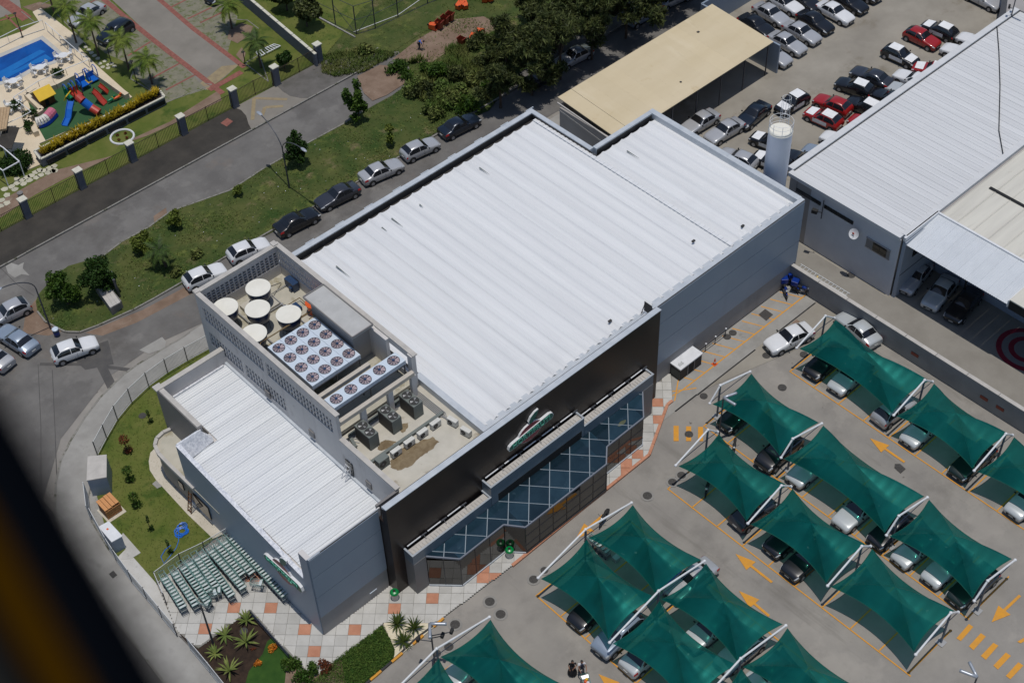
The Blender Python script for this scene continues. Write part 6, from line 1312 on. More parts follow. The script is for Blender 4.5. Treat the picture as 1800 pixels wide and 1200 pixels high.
for k in range(14): a_ = p+(q-p)*(k+.5)/14; b = B(); b.beam(a_, a_+Vector((.42, 0, 0)), .04); b.make('rung', M['fencew'], t)
b = B(); b.beam((52.7, -1.6, .2), (53.6, -1.4, .25), .14); tt = thing('yellow_post', 'short yellow bar on the neighbour lane behind the ladder', 'bar', (53, -1.5, 0)); b.make('bar', M['yellow'], tt)
# motorcycles
def moto(px, rz, lb, col='blue', box=True, group='motorcycles'):
    t = thing('motorcycle', lb, 'motorcycle', (0, 0, 0), group)
    for x in (.62, -.62):
        b = B(); b.tube([(x+.27*math.cos(a), 0, .31+.27*math.sin(a)) for a in [i*math.pi/8 for i in range(16)]], .05, 5, closed=True); wh = b.make('wheel', M['rubber'], t); b = B(); b.cyl((x, -.02, .31), .2, .04, 12, axis='y'); b.make('rim', M['pole'], wh)
    b = B(); b.beam((.62, .06, .3), (.42, .06, .95), .04); b.beam((.62, -.06, .3), (.42, -.06, .95), .04); b.beam((-.62, .08, .3), (0, .08, .4), .05); b.beam((-.62, -.08, .3), (0, -.08, .4), .05); b.make('frame', M['pole'], t)
    b = B(); b.blob((0, 0, .42), (.25, .14, .17), 10, 6); b.make('engine', M['rim'], t)
    b = B(); b.blob((.18, 0, .78), (.27, .15, .14), 10, 6); b.make('tank', M[col], t)
    b = B(); b.blob((-.3, 0, .77), (.36, .13, .08), 10, 6); b.make('seat', M['rubber'], t)
    b = B(); b.tube([(.32, -.36, 1.02), (.42, -.2, 1.0), (.42, .2, 1.0), (.32, .36, 1.02)], .02, 5); b.make('handlebar', M['pole'], t); b = B(); b.blob((.52, 0, .86), (.09, .1, .1), 8, 5); b.make('headlamp', M['hl'], t)
    b = B(); b.obox((.62, 0, .63), (.36, .12, .03)); b.make('mudguard', M[col], t)
    if box: b = B(); b.box(-1.0, -.38, -.31, .31, .84, 1.34); b.make('delivery_box', M['bluebox'], t, bevel=.03)
    q = P(*px); t.location = (q.x, q.y, .015); t.rotation_euler = (0, 0, math.radians(rz)); return t
M['bluebox'] = plain('deep_blue_box', (.004, .03, .22), .3)
moto((1379, 517), -128, 'blue delivery motorcycle with box at the open side of the corner bays', 'bluebox'); moto((1394, 507), -110, 'blue delivery motorcycle standing between the two others in the corner', 'bluebox'); moto((1409, 516), -70, 'blue delivery motorcycle right next to the boundary wall', 'bluebox')
moto((1243, 862), 210, 'dark motorcycle in the shade of the first lower sail', 'rubber', False); moto((1062, 893+22), 200, 'dark motorcycle beneath the upper double sail', 'rubber', False); moto((1290, 790), 215, 'dark motorcycle near the lamp post under the middle sail', 'rubber', False)
t = thing('crate', 'small pale green box on the ground in the gap of the double sails', 'box', (0, 0, 0)); q = P(1083, 984); b = B(); b.box(q.x-.22, q.x+.22, q.y-.22, q.y+.22, .02, .4); b.make('box', M['basket'], t)
# ---------------------------------------------------------------- people
def skin(name, joints, edges, mat, parent, sub=2):
    me = bpy.data.meshes.new(name); me.from_pydata([j[:3] for j in joints], edges, []); o = bpy.data.objects.new(name, me); COL.objects.link(o); me.materials.append(mat)
    sm_ = o.modifiers.new('s', 'SKIN'); sm_.use_smooth_shade = True; sm_.branch_smoothing = .5
    sk_ = me.skin_vertices[0].data
    for i, j in enumerate(joints): sk_[i].radius = (j[3], j[4] if len(j) > 4 else j[3]); sk_[i].use_root = (i == 0)
    s2 = o.modifiers.new('u', 'SUBSURF'); s2.levels = s2.render_levels = sub
    bpy.context.view_layer.update()
    m2 = bpy.data.meshes.new_from_object(o.evaluated_get(bpy.context.evaluated_depsgraph_get())); bpy.data.objects.remove(o)
    m2.materials.clear(); m2.materials.append(mat); o = bpy.data.objects.new(name, m2); COL.objects.link(o); o.parent = parent; return o
M['skin'] = plain('skin_tone', (.30, .15, .09), .6); M['hair'] = plain('dark_hair', (.012, .009, .008), .5); M['shirtw'] = plain('white_shirt', (.68, .66, .68), .8); M['navyc'] = plain('navy_cloth', (.02, .025, .06), .9); M['blackc'] = plain('black_cloth', (.012, .012, .016), .9); M['jeans'] = plain('grey_trousers', (.05, .05, .06), .9); M['dkred'] = plain('dark_red_cloth', (.09, .015, .01), .9)
def hand(parent, w_, d, m_):
    w_ = Vector(w_); d = Vector(d).normalized(); s = d.cross(Vector((0, 0, 1))).normalized(); up = s.cross(d)
    J = [(*w_, .022, .03), (*(w_+d*.085), .016, .038)]; E = [(0, 1)]
    skin('palm', J, E, m_, parent, 1)
    for k, L in enumerate((.062, .075, .07, .055)):
        a = w_+d*.08+s*(.03-.02*k); skin('finger', [(*a, .0085), (*(a+d*L*.55-up*.008), .008), (*(a+d*L-up*.03), .007)], [(0, 1), (1, 2)], m_, parent, 1)
    a = w_+d*.03+s*.03; skin('thumb', [(*a, .0095), (*(a+d*.03+s*.03-up*.005), .009), (*(a+d*.055+s*.035-up*.02), .0075)], [(0, 1), (1, 2)], m_, parent, 1)
def person(px, rz, lb, pose):
    t = thing('person', lb, 'person', (0, 0, 0)); sk = M['skin']
    hL, hR = pose['hands']; eL, eR = pose['elbows']
    J = [(0, 0, .95, .15, .12), (.01, 0, 1.15, .13, .10), (.03, 0, 1.36, .15, .105), (.04, 0, 1.46, .06, .06), (.05, 0, 1.53, .05, .05),
         (.03, .17, 1.40, .055, .055), (*eL, .042, .042), (*hL, .028, .03), (.03, -.17, 1.40, .055, .055), (*eR, .042, .042), (*hR, .028, .03),
         (.0, .09, .88, .09, .09), (pose['k'][0], .10, .50, .062, .06), (pose['f'][0], .10, .09, .042, .042), (pose['f'][0]+.13, .11, .045, .032, .04),
         (.0, -.09, .88, .09, .09), (pose['k'][1], -.10, .50, .062, .06), (pose['f'][1], -.10, .09, .042, .042), (pose['f'][1]+.13, -.11, .045, .032, .04)]
    E = [(0, 1), (1, 2), (2, 3), (3, 4), (2, 5), (5, 6), (6, 7), (2, 8), (8, 9), (9, 10), (0, 11), (11, 12), (12, 13), (13, 14), (0, 15), (15, 16), (16, 17), (17, 18)]
    skin('body', J, E, sk, t)
    b = B(); b.blob((.07, 0, 1.62), (.098, .078, .122), 16, 12); b.blob((.165, 0, 1.61), (.018, .013, .02), 8, 5); b.blob((.06, .08, 1.61), (.018, .012, .03), 6, 4); b.blob((.06, -.08, 1.61), (.018, .012, .03), 6, 4); hd = b.make('head', sk, t, smooth=True)
    b = B(); b.blob((.152, .03, 1.635), (.012, .014, .009), 8, 5); b.blob((.152, -.03, 1.635), (.012, .014, .009), 8, 5); b.make('eyes', M['hair'], hd); b = B(); b.blob((.158, 0, 1.565), (.008, .022, .007), 8, 4); b.make('mouth', M['dkred'], hd)
    hr = B(); hr.blob((.045, 0, 1.655), (.105, .09, .105), 14, 8)
    if pose.get('long'): hr.blob((-.03, 0, 1.5), (.05, .08, .18), 10, 8)
    hr.make('hair', M['hair'], t, smooth=True)
    c = pose['cloth']
    S1 = [(0, 0, .93, .165, .135), (.01, 0, 1.15, .15, .12), (.03, 0, 1.37, .165, .12), (.035, 0, 1.43, .09, .08), (.03, .18, 1.40, .07, .07), ((.03+eL[0])/2, (.2+eL[1])/2, (1.4+eL[2])/2, .062, .06), (.03, -.18, 1.40, .07, .07), ((.03+eR[0])/2, (-.2+eR[1])/2, (1.4+eR[2])/2, .062, .06)]
    skin('shirt', S1, [(0, 1), (1, 2), (2, 3), (2, 4), (4, 5), (2, 6), (6, 7)], M[c[0]], t)
    if pose.get('dress'):
        b = B(); b.lathe((0, 0, 0), [(.17, 1.05), (.19, .9), (.24, .6), (.34, .18), (.33, .12)], 20); b.make('long_skirt', M[c[1]], t, smooth=True)
    else:
        T_ = [(0, 0, .95, .165, .14), (.0, .095, .86, .105, .1), (pose['k'][0], .10, .50, .08, .075), (pose['f'][0], .10, .13, .065, .06), (.0, -.095, .86, .105, .1), (pose['k'][1], -.10, .50, .08, .075), (pose['f'][1], -.10, .13, .065, .06)]
        skin('trousers', T_, [(0, 1), (1, 2), (2, 3), (0, 4), (4, 5), (5, 6)], M[c[1]], t)
    if pose.get('bib'): b = B(); b.blob((.13, 0, 1.2), (.045, .09, .24), 10, 8); b.make('bib', M['navyc'], t, smooth=True)
    for s in (0, 1): b = B(); b.blob((pose['f'][s]+.07, .105*(1-2*s), .045), (.135, .05, .045), 10, 6); b.make('shoe', M['blackc'], t, smooth=True)
    for h_, e_ in ((hL, eL), (hR, eR)): hand(t, h_, Vector(h_)-Vector(e_), sk)
    q = P(*px); t.location = (q.x, q.y, .014); t.rotation_euler = (0, 0, rz); return t
pa, pb = P(1024, 1178), P(1033, 1203); rz = math.atan2((pb-pa).y, (pb-pa).x)
person((1022, 1183), rz, 'person in white shirt and dark bib pushing a loaded shopping cart across the lot', dict(hands=((.50, .20, 1.02), (.50, -.20, 1.02)), elbows=((.22, .27, 1.14), (.22, -.27, 1.14)), k=(.16, -.05), f=(.22, -.30), cloth=('shirtw', 'jeans'), bib=1))
person((1006, 1183), rz-.15, 'person in long black dress with dark hair walking beside the cart pusher', dict(hands=((.28, .06, 1.06), (.22, -.22, .98)), elbows=((.06, .30, 1.10), (.02, -.27, 1.10)), k=(.10, -.02), f=(.14, -.16), cloth=('blackc', 'blackc'), dress=1, long=1))
o = copy_tree(cp0); q = P(1022, 1183)+Vector((math.cos(rz), math.sin(rz), 0))*1.12; o.location = (q.x, q.y, .02); o.rotation_euler = (0, 0, rz); o['label'] = 'loaded shopping cart being pushed across the lot'; o['category'] = 'shopping cart'
if 'group' in o: del o['group']
for i, (dx, dy, r_, m_, lb) in enumerate(((-.12, .05, .13, 'yellow', 'yellow fruit bag at the back of the pushed cart'), (.02, -.06, .14, 'orangep', 'orange bag in the middle of the pushed cart'), (.16, .06, .14, 'shirtw', 'white carrier bag in the pushed cart'), (.28, -.02, .12, 'pink', 'pink bag in the front of the pushed cart'))):
    x_ = q.x+math.cos(rz)*dx-math.sin(rz)*dy; y_ = q.y+math.sin(rz)*dx+math.cos(rz)*dy
    b = B(); b.blob((x_, y_, .80), (r_, r_*.9, r_*.9), 10, 7); tag(b.make('grocery_bag', M[m_], smooth=True), lb, 'bag')
# bent figure in blue beside the clearing
t = thing('person', 'person in blue shirt bending forward on the dirt clearing by the orange bins', 'person', (0, 0, 0))
J = [(-.15, 0, .88, .14, .12), (.0, 0, 1.02, .13, .10), (.22, 0, 1.12, .15, .11), (.33, 0, 1.12, .06), (.38, 0, 1.10, .05), (.22, .18, 1.08, .055), (.30, .24, .82, .042), (.36, .16, .60, .03), (.22, -.18, 1.08, .055), (.30, -.24, .82, .042), (.36, -.16, .60, .03), (-.15, .10, .82, .09), (-.05, .12, .46, .06), (-.12, .12, .08, .042), (.02, .13, .04, .035), (-.15, -.10, .82, .09), (-.05, -.12, .46, .06), (-.12, -.12, .08, .042), (.02, -.13, .04, .035)]
E_ = [(0, 1), (1, 2), (2, 3), (3, 4), (2, 5), (5, 6), (6, 7), (2, 8), (8, 9), (9, 10), (0, 11), (11, 12), (12, 13), (13, 14), (0, 15), (15, 16), (16, 17), (17, 18)]
skin('body', J, E_, M['skin'], t); skin('shirt', [(-.1, 0, .93, .16, .13), (.03, 0, 1.04, .15, .12), (.24, 0, 1.12, .17, .12), (.22, .19, 1.06, .075), (.28, .24, .9, .065), (.22, -.19, 1.06, .075), (.28, -.24, .9, .065)], [(0, 1), (1, 2), (2, 3), (3, 4), (2, 5), (5, 6)], M['blue'], t)
skin('trousers', [(-.16, 0, .88, .15, .13), (-.15, .10, .80, .1), (-.05, .12, .46, .075), (-.12, .12, .14, .06), (-.15, -.10, .80, .1), (-.05, -.12, .46, .075), (-.12, -.12, .14, .06)], [(0, 1), (1, 2), (2, 3), (0, 4), (4, 5), (5, 6)], M['jeans'], t)
b = B(); b.blob((.46, 0, 1.08), (.11, .08, .10), 12, 8); b.make('head', M['skin'], t, smooth=True); b = B(); b.blob((.46, 0, 1.11), (.115, .09, .09), 12, 8); b.make('hair', M['hair'], t, smooth=True)
for h_ in ((.36, .16, .60), (.36, -.16, .60)): hand(t, h_, (.1, 0, -1.0), M['skin'])
q = P(739, 88); t.location = (q.x, q.y, .07); t.rotation_euler = (0, 0, math.radians(-60))
# ================================================================ fences
def rail_fence(pts, h, name, lb, mat, pitch, post_every=None, zb=.1, cat='fence', postmat=None, pr=.035, barw=.02):
    t = thing(name, lb, cat, (pts[0][0], pts[0][1], 0))
    for i in range(len(pts)-1):
        p, q = Vector((*pts[i], zb)), Vector((*pts[i+1], zb)); L = (q-p).length; d = (q-p)/L
        b = B(); b.beam(p, p+Vector((0, 0, h)), pr*2); b.make('post', M[postmat or mat], t)
        for z in (.12, h-.06): b = B(); b.beam(p+Vector((0, 0, z)), q+Vector((0, 0, z)), .04); b.make('rail', M[mat], t)
        b = B(); n = max(1, int(L/pitch))
        for k in range(1, n): a = p+d*(k*L/n); b.beam(a+Vector((0, 0, .1)), a+Vector((0, 0, h-.08)), barw)
        b.make('pickets', M[mat], t, kind='stuff')
    b = B(); p = Vector((*pts[-1], zb)); b.beam(p, p+Vector((0, 0, h)), pr*2); b.make('post', M[postmat or mat], t)
    return t
rail_fence(PL([(372, 612), (330, 635), (295, 656), (262, 680), (232, 708), (207, 738), (188, 771), (172, 801)], .3), 1.75, 'garden_fence', 'white bar fence curving round the garden lawn', 'fencew', .11, postmat='pole', zb=.3)
rail_fence(PL([(155, 872), (160, 912)], .3), 1.75, 'garden_fence', 'short white fence piece beside the grey meter house', 'fencew', .11, zb=.3)
rail_fence(PL([(163, 912), (192, 965), (205, 985), (232, 1022), (258, 1052), (285, 1085), (311, 1116)], .3), 1.6, 'garden_fence', 'low railing along the worn footway left of the shopping carts', 'fencew', .12, zb=.2, postmat='pole')
rail_fence(PL([(293, 1062), (277, 1025), (320, 993), (362, 973), (403, 948)], .1), 1.5, 'inner_fence', 'white bar fence between garden lawn and the shopping carts', 'fencew', .10, postmat='pole')
rail_fence(PL([(335, 1140), (370, 1182), (402, 1222)], .3), 1.5, 'garden_fence', 'railing along the dark soil bed at the bottom edge', 'fencew', .12, zb=.2)
t = thing('hand_rail', 'low dark steel rail beside the planted soil bed', 'railing', (0, 0, 0)); p, q = P(442, 1083, .1), P(510, 1160, .1)
for z in (.35, .6, .85): b = B(); b.beam(p+Vector((0, 0, z)), q+Vector((0, 0, z)), .05); b.make('rail', M['pole'], t)
for k in range(4): a = p+(q-p)*k/3; b = B(); b.beam(a, a+Vector((0, 0, .87)), .05); b.make('post', M['pole'], t)
pill = [2.3, 8.0, 13.9, 19.6, 25.5, 31.7, 36.9, 42.4]
for i, x in enumerate(pill):
    t = thing('fence_pillar', '%s grey blue fence pillar with cream cap along the condominium kerb' % ('leftmost second third fourth fifth sixth seventh eighth'.split()[i]), 'pillar', (x, 55.3, 0), 'condominium fence pillars')
    b = B(); b.box(x-.32, x+.32, 55.0, 55.6, 0, 2.25); b.make('shaft', M['condop'], t); b = B(); b.box(x-.4, x+.4, 54.92, 55.68, 2.25, 2.36); b.make('cap', M['cap'], t)
for i in range(7):
    if i == 5: continue
    rail_fence([(pill[i]+.33, 55.3), (pill[i]+2.9, 55.3), (pill[i+1]-.33, 55.3)], 1.75, 'condo_fence', 'brown bar fence between the %s and next pillar of the condominium' % ('leftmost second third fourth fifth sixth seventh'.split()[i]), 'fenceb', .16, zb=.12, barw=.03)
rail_fence([(32.1, 55.35), (34.3, 55.45), (36.5, 55.3)], 1.75, 'driveway_gate', 'brown bar gate across the driveway of the condominium', 'fenceb', .15, zb=.12, cat='gate', barw=.03)
t = thing('garden_wall', 'blue grey wall with pale coping running from the last condominium pillar', 'wall', (42.8, 60, 0)); q0, q1 = P(555, 96, 1.6), P(400, -35, 1.6)
b = B(); b.beam((q0.x, q0.y, .8), (q1.x, q1.y, .8), .25, 1.6); b.make('wall', M['condop'], t)
for k in range(12): a = q0+(q1-q0)*(k+.02)/12; c = q0+(q1-q0)*(k+.97)/12; b = B(); b.beam((a.x, a.y, 1.64), (c.x, c.y, 1.64), .32, .08); b.make('coping_stone', M['cap'], t)
# football pitch fence
t = thing('pitch_fence', 'tall dark wire fence with posts around the grass football pitch', 'fence', (50, 60, 0))
pp_ = [(515, -20), (548, 25), (590, 45), (627, 62), (660, 52), (700, 32), (752, 8), (800, -12)]
w3 = PL(pp_); 
for k, (x, y) in enumerate(w3): b = B(); b.beam((x, y, 0), (x, y, 3.6), .09); b.make('post', M['fdark'] if 'fdark' in M else M['pole'], t)
for z in (.1, 1.9, 3.6):
    for k in range(len(w3)-1): b = B(); b.beam((*w3[k], z), (*w3[k+1], z), .04); b.make('wire_rail', M['pole'], t)
b = B(); b.beam((*w3[3], .1), (*w3[2], 2.6), .04); b.beam((*w3[3], .1), (*w3[4], 2.6), .04); b.make('brace', M['pole'], t, kind='stuff')
def strip2(pts, w_, z, mat):
    b = B()
    for i in range(len(pts)-1):
        p, q = Vector((*P2(*pts[i]), z)), Vector((*P2(*pts[i+1]), z)); n = Vector((-(q-p).y, (q-p).x, 0)).normalized()*w_/2; b.quad(p-n, q-n, q+n, p+n)
    b.make('pitch_line', M[mat], kind='structure')
strip2([(520, 0), (548, 25), (622, 65)], .12, .12, 'fencew'); strip2([(622, 58), (700, 28), (740, 0)], .08, .121, 'fencew'); strip2([(708, 0), (716, -6)], .08, .12, 'fencew')
kerb(PL([(515, -10), (550, 28), (625, 68)]), 'pitch_kerb', .2, .14)
# ================================================================ vegetation
def rnd_dir():
    z = random.uniform(-1, 1); a = random.uniform(0, 2*math.pi); r = math.sqrt(1-z*z); return Vector((r*math.cos(a), r*math.sin(a), z))
def leaf_cloud(cl, n, s, long=1.0, droop=0.0, shell=.55):
    b = B(); tot = sum(c[3]*c[4]*c[5] for c in cl)
    for c in cl:
        k = int(n*c[3]*c[4]*c[5]/tot)
        for _ in range(k):
            d = rnd_dir(); r = shell+(1-shell)*random.random(); p = Vector((c[0]+d.x*c[3]*r, c[1]+d.y*c[4]*r, c[2]+d.z*c[5]*r))
            if p.z < .05: continue
            u = (rnd_dir()+d*.5); u.z -= droop; u.normalize(); v = u.cross(rnd_dir()).normalized(); sz = s*random.uniform(.6, 1.3)
            a = u*sz*long; w_ = v*sz*.5
            b.add([p-a*.5, p+w_, p+a*.5, p-w_], [(0, 1, 2, 3)])
    return b
def tree(px, lb, blobs, n, s, mat, th=1.0, tr=.09, group=None, long=1.4, droop=0.0, name='tree', cat='tree', z0=.05, shell=.5):
    q = P(*px); t = thing(name, lb, cat, (q.x, q.y, z0), group)
    b = B(); b.tube([(q.x, q.y, z0), (q.x+.05, q.y, z0+th*.5), (q.x, q.y+.05, z0+th)], tr, 7, r2=tr*.6)
    for c in blobs: b.tube([(q.x, q.y, z0+th*.6), (q.x+c[0]*.8, q.y+c[1]*.8, z0+c[2])], tr*.5, 5, r2=tr*.15)
    b.make('trunk', M['trunk'], t)
    cl = []
    for c in blobs:          # break every blob in uneven clumps
        m = 9
        cl.append((q.x+c[0], q.y+c[1], z0+c[2], c[3]*.75, c[4]*.75, c[5]*.75))
        for _ in range(m):
            d = rnd_dir(); r_ = random.uniform(.25, .5)
            cl.append((q.x+c[0]+d.x*c[3]*.8, q.y+c[1]+d.y*c[4]*.8, z0+c[2]+d.z*c[5]*.8, c[3]*r_, c[4]*r_, c[5]*r_))
    leaf_cloud(cl, n, s, long, droop, shell).make('crown', M[mat], t)
    return t
tree((178, 515), 'dense dark green tree, larger of the two on the verge by the lamp', [(0, 0, 2.0, 1.6, 1.6, 1.5), (.5, .3, 2.9, 1.1, 1.1, 1.0)], 5200, .16, 'leafd', 1.4, .1)
tree((120, 535), 'loose bushy tree at the left of the verge in front of the street', [(0, 0, 1.4, 1.3, 1.3, 1.1), (-.3, .8, 2.3, 1.0, 1.0, .9), (-1.1, .2, 1.9, .7, .6, .5), (.6, 1.1, 2.4, .6, .6, .6)], 4200, .16, 'leafm', 1.2, .09)
tree((252, 440), 'yellow green round bush, larger of two next to the palm', [(0, 0, 1.1, .95, .95, 1.0), (.3, -.5, .7, .8, .8, .6)], 3600, .14, 'leafy', .8, .06)
tree((310, 398), 'small bright green round bush near the bare kerb on the verge', [(0, 0, .9, .75, .75, .8)], 2200, .15, 'leafy', .6, .06)
tree((419, 344), 'tiny bright green bush beside the upper verge kerb', [(0, 0, .6, .5, .5, .5)], 900, .13, 'leafy', .4, .04)
tree((632, 213), 'open leafy tree with two leaders by the end of the back street', [(0, 0, 2.2, .9, .9, 1.4), (-.9, .5, 3.2, .55, .55, .9), (.7, .8, 3.4, .45, .45, .8), (-.7, -.3, .9, .5, .5, .5)], 3400, .17, 'leafm', 1.6, .08)
tree((526, 290), 'dark leafy tree behind the double street lamp', [(0, 0, 1.6, 1.1, 1.1, 1.2), (.2, .5, 2.7, .7, .7, .8), (-.9, .2, 1.6, .6, .5, .4)], 3400, .17, 'leafd', 1.3, .08)
tree((688, 258), 'slim young yellowish tree on the verge near the silver cars', [(0, 0, 1.1, .4, .4, .8), (.2, .2, 2.0, .5, .5, .4)], 1200, .15, 'leafy', 1.4, .05)
tree((500, 122), 'small dark round tree behind the condominium fence', [(0, 0, 1.2, .8, .8, .8)], 2000, .17, 'leafd', 1.0, .06)
# trees with needles over the street (big dark group)
big = [((880, 190), 6.0, 2.4, 'dark needle leaved tree nearest the overgrown corner'), ((935, 168), 8.5, 3.2, 'dark needle leaved tree above the first shaded car'), ((985, 140), 9.0, 3.4, 'dark needle leaved tree over the parked silver car'), ((1040, 105), 9.5, 3.6, 'dark needle leaved tree between silver car and blue estate'), ((1100, 68), 9.5, 3.6, 'dark needle leaved tree next to the blue estate'), ((1160, 35), 9.5, 3.4, 'dark needle leaved tree right of the blue estate'), ((1215, 0), 9.0, 3.2, 'dark needle leaved tree at the far right of the group'), ((890, 120), 6.5, 2.6, 'wispy dark tree standing at the dirt clearing edge'), ((950, 100), 8.5, 3.2, 'wispy dark tree in the middle behind the street row'), ((1010, 60), 8.5, 3.2, 'wispy dark tree at the back of the group'), ((1075, 25), 8.5, 3.2, 'wispy dark tree at the back near the top edge'), ((935, 50), 7.0, 2.2, 'thin dark tree at the top edge over pale ground'), ((1130, -10), 9.0, 3.4, 'dark tree at the very top behind the blue estate')]
for px, h, R0, lb in big:
    bl = []
    for k in range(13): a = k*2.399; rr = R0*(.15+.85*random.random()); zz = random.uniform(.22, .86); rr *= 1.15-zz*.6; bl.append((rr*math.cos(a), rr*math.sin(a), h*zz, R0*random.uniform(.28, .48), R0*random.uniform(.28, .48), h*random.uniform(.06, .13)))
    tree(px, lb, bl, 7200, .13, 'leafc', h*.55, .14, 'needle leaved trees over the street', long=5.5, droop=.1, shell=.0)
for px, lb in (((505, 20), 'dark tree behind the condominium garden wall'), ((470, -12), 'dark tree at the top edge behind the condominium garden wall'), ((540, 48), 'dark shrubby tree next to the football pitch corner')):
    tree(px, lb, [(0, 0, 2.2, 1.6, 1.6, 1.4), (.8, .6, 3.0, 1.0, 1.0, .9)], 4000, .24, 'leafc', 2, .1)
# palms
def palm(px, h, lb, mat='palm', nf=15, fl=1.75, lean=(0, 0), z0=.1, name='palm_tree', group=None):
    q = P(*px); t = thing(name, lb, 'palm', (q.x, q.y, z0), group); top = Vector((q.x+lean[0], q.y+lean[1], z0+h))
    b = B(); b.tube([(q.x, q.y, z0), (q.x+lean[0]*.3, q.y+lean[1]*.3, z0+h*.5), top], .12, 8, r2=.07); b.make('trunk', M['trunk'], t)
    fb = B(); N = 13; rib = []
    for i in range(N+1): s_ = i/N; rib.append(Vector((fl*s_, 0, fl*(.42*s_-.78*s_*s_))))
    for i in range(N): fb.beam(rib[i], rib[i+1], .03*(1-i/N)+.008)
    for i in range(1, N+1):
        s_ = i/N; ll = fl*.34*math.sin(min(1, s_*1.05+.12)*math.pi*.93)+.08
        for sd in (1, -1):
            for e in (0, .5):
                p = rib[i]-(rib[i]-rib[i-1])*e; tip = p+Vector((ll*.55, sd*ll*.85, -ll*.30)); w_ = Vector((.035, -.02*sd, 0))
                fb.add([p-w_, p+w_, tip], [(0, 1, 2)])
    f0 = None
    for k in range(nf):
        a = k*2.399; tilt = .55*math.sin(k*1.7)+(.35 if k % 3 else -.1)
        if f0 is None: f0 = fb.make('frond', M[mat]); o = f0
        else: o = bpy.data.objects.new('frond', f0.data); COL.objects.link(o)
        o.parent = t; o.location = top-Vector((q.x, q.y, z0)); o.rotation_euler = (random.uniform(-.3, .3), tilt, a); s_ = random.uniform(.85, 1.1); o.scale = (s_, s_, s_)
    return t
palm((227, 124), 3.8, 'palm in the condominium bays, second from the right', 'palm'); palm((268, 149), 3.0, 'palm in the condominium bays nearest the yellow hedge'); palm((174, 100), 4.2, 'palm in front of the dark pickup in the condominium bays'); palm((135, 78), 4.6, 'tall palm in front of the silver condominium car'); palm((96, 25), 4.4, 'palm at the top edge by the condominium path', 'palmd')
palm((459, 120), 3.2, 'palm with dark shadow left of the gate lamp', 'palmd'); palm((292, 470), 2.0, 'small dark palm on the verge between bush and white car', 'palmd', 12, 1.5, (-.2, .2)); palm((408, 52), 3.0, 'palm beside the bare earth patch of the condominium', 'palm')
# spiky rosettes
def rosette(px, lb, mat, n, L, w_, cat='plant', group=None, z0=.11, up=.6, name='spiky_plant'):
    q = P(*px); t = thing(name, lb, cat, (q.x, q.y, z0), group); b = B()
    b.add([(0, -w_*.6, 0), (0, w_*.6, 0), (L*.55, w_, L*.55*up), (L*.55, 0, L*.5*up-.02), (L*.55, -w_, L*.55*up), (L, 0, L*up*.72)], [(0, 3, 4), (0, 1, 2, 3), (3, 2, 5), (4, 3, 5)])
    l0 = None
    for k in range(n):
        if l0 is None: l0 = b.make('leaf', M[mat]); o = l0
        else: o = bpy.data.objects.new('leaf', l0.data); COL.objects.link(o)
        o.parent = t; o.rotation_euler = (random.uniform(-.15, .15), -random.uniform(-.25, .75), k*2.399+random.uniform(-.1, .1)); s_ = random.uniform(.75, 1.1); o.scale = (s_, s_, s_); o.location = (0, 0, .02)
for i, (px, L) in enumerate((((434, 1092), .95), ((396, 1118), .95), ((433, 1130), 1.1), ((379, 1150), .8), ((404, 1180), 1.15))): rosette(px, ('yellow edged spiky plant nearest the bed corner', 'yellow edged spiky plant by the slab edge of the soil bed', 'largest yellow edged spiky plant in the middle of the soil bed', 'smallest yellow edged spiky plant beside the railing', 'yellow edged spiky plant lowest in the soil bed')[i], 'agave', 15, L, .075, group='spiky plants in the soil bed')
for px, lb in (((699, 1098), 'cycad nearest the slabs in the pale gravel'), ((729, 1105), 'cycad nearest the striped kerb in the pale gravel'), ((709, 1129), 'cycad lowest in the pale gravel')): rosette(px, lb, 'cycad', 34, .95, .05, group='cycads in the gravel bed', up=.45)
rosette((446, 1142), 'small dark plant in the soil bed', 'leafred', 6, .3, .04)
# bushes and flowers at the bottom
def bush(px, lb, r, n, s, mat, name='bush', cat='bush', z0=.1, sq=1.0, group=None):
    q = P(*px); t = leaf_cloud([(q.x+random.uniform(-.5, .5)*r, q.y+random.uniform(-.5, .5)*r, z0+r*.4*sq, r*random.uniform(.5, .8), r*random.uniform(.5, .8), r*.5*sq) for _ in range(4)], n, s, 1.3).make(name, M[mat]); return tag(t, lb, cat, group)
bush((479, 1142), 'orange flowering bush in the middle of the dark lawn', .35, 350, .09, 'flower'); bush((453, 1168), 'orange flowering bush lower left on the dark lawn', .33, 300, .09, 'flower')
bush((515, 1175), 'thin green shrub at the tip of the dark lawn', .8, 700, .12, 'leafm'); bush((530, 1195), 'green shrub at the bottom edge below the paving tip', .8, 700, .12, 'leafm'); bush((553, 1180), 'upright thin shrub on the mulch by the paving tip', .5, 400, .13, 'leafm', sq=1.8); bush((572, 1175), 'brownish twiggy shrub left of the ground cover', .55, 400, .11, 'leafred', sq=1.4)
gc_poly = PL([(674, 1100), (684, 1120), (694, 1142), (692, 1158), (640, 1203), (548, 1203), (575, 1172)])
def cover(poly, n, s, h, mat, name, z0=.1, lb=None):
    xs = [p[0] for p in poly]; ys = [p[1] for p in poly]; b = B(); k = 0
    while k < n:
        x, y = random.uniform(min(xs), max(xs)), random.uniform(min(ys), max(ys))
        if not inside(x, y, poly): continue
        k += 1; p = Vector((x, y, z0+random.uniform(.02, h))); u = rnd_dir()*s*random.uniform(.6, 1.2); u.z = abs(u.z); v = u.cross(rnd_dir()).normalized()*s*.45
        b.add([p-v, p+u*.5, p+v+u*.1], [(0, 1, 2)])
    return b.make(name, M[mat], kind='stuff')
cover(gc_poly, 9000, .13, .28, 'hedgeg', 'ground_cover')
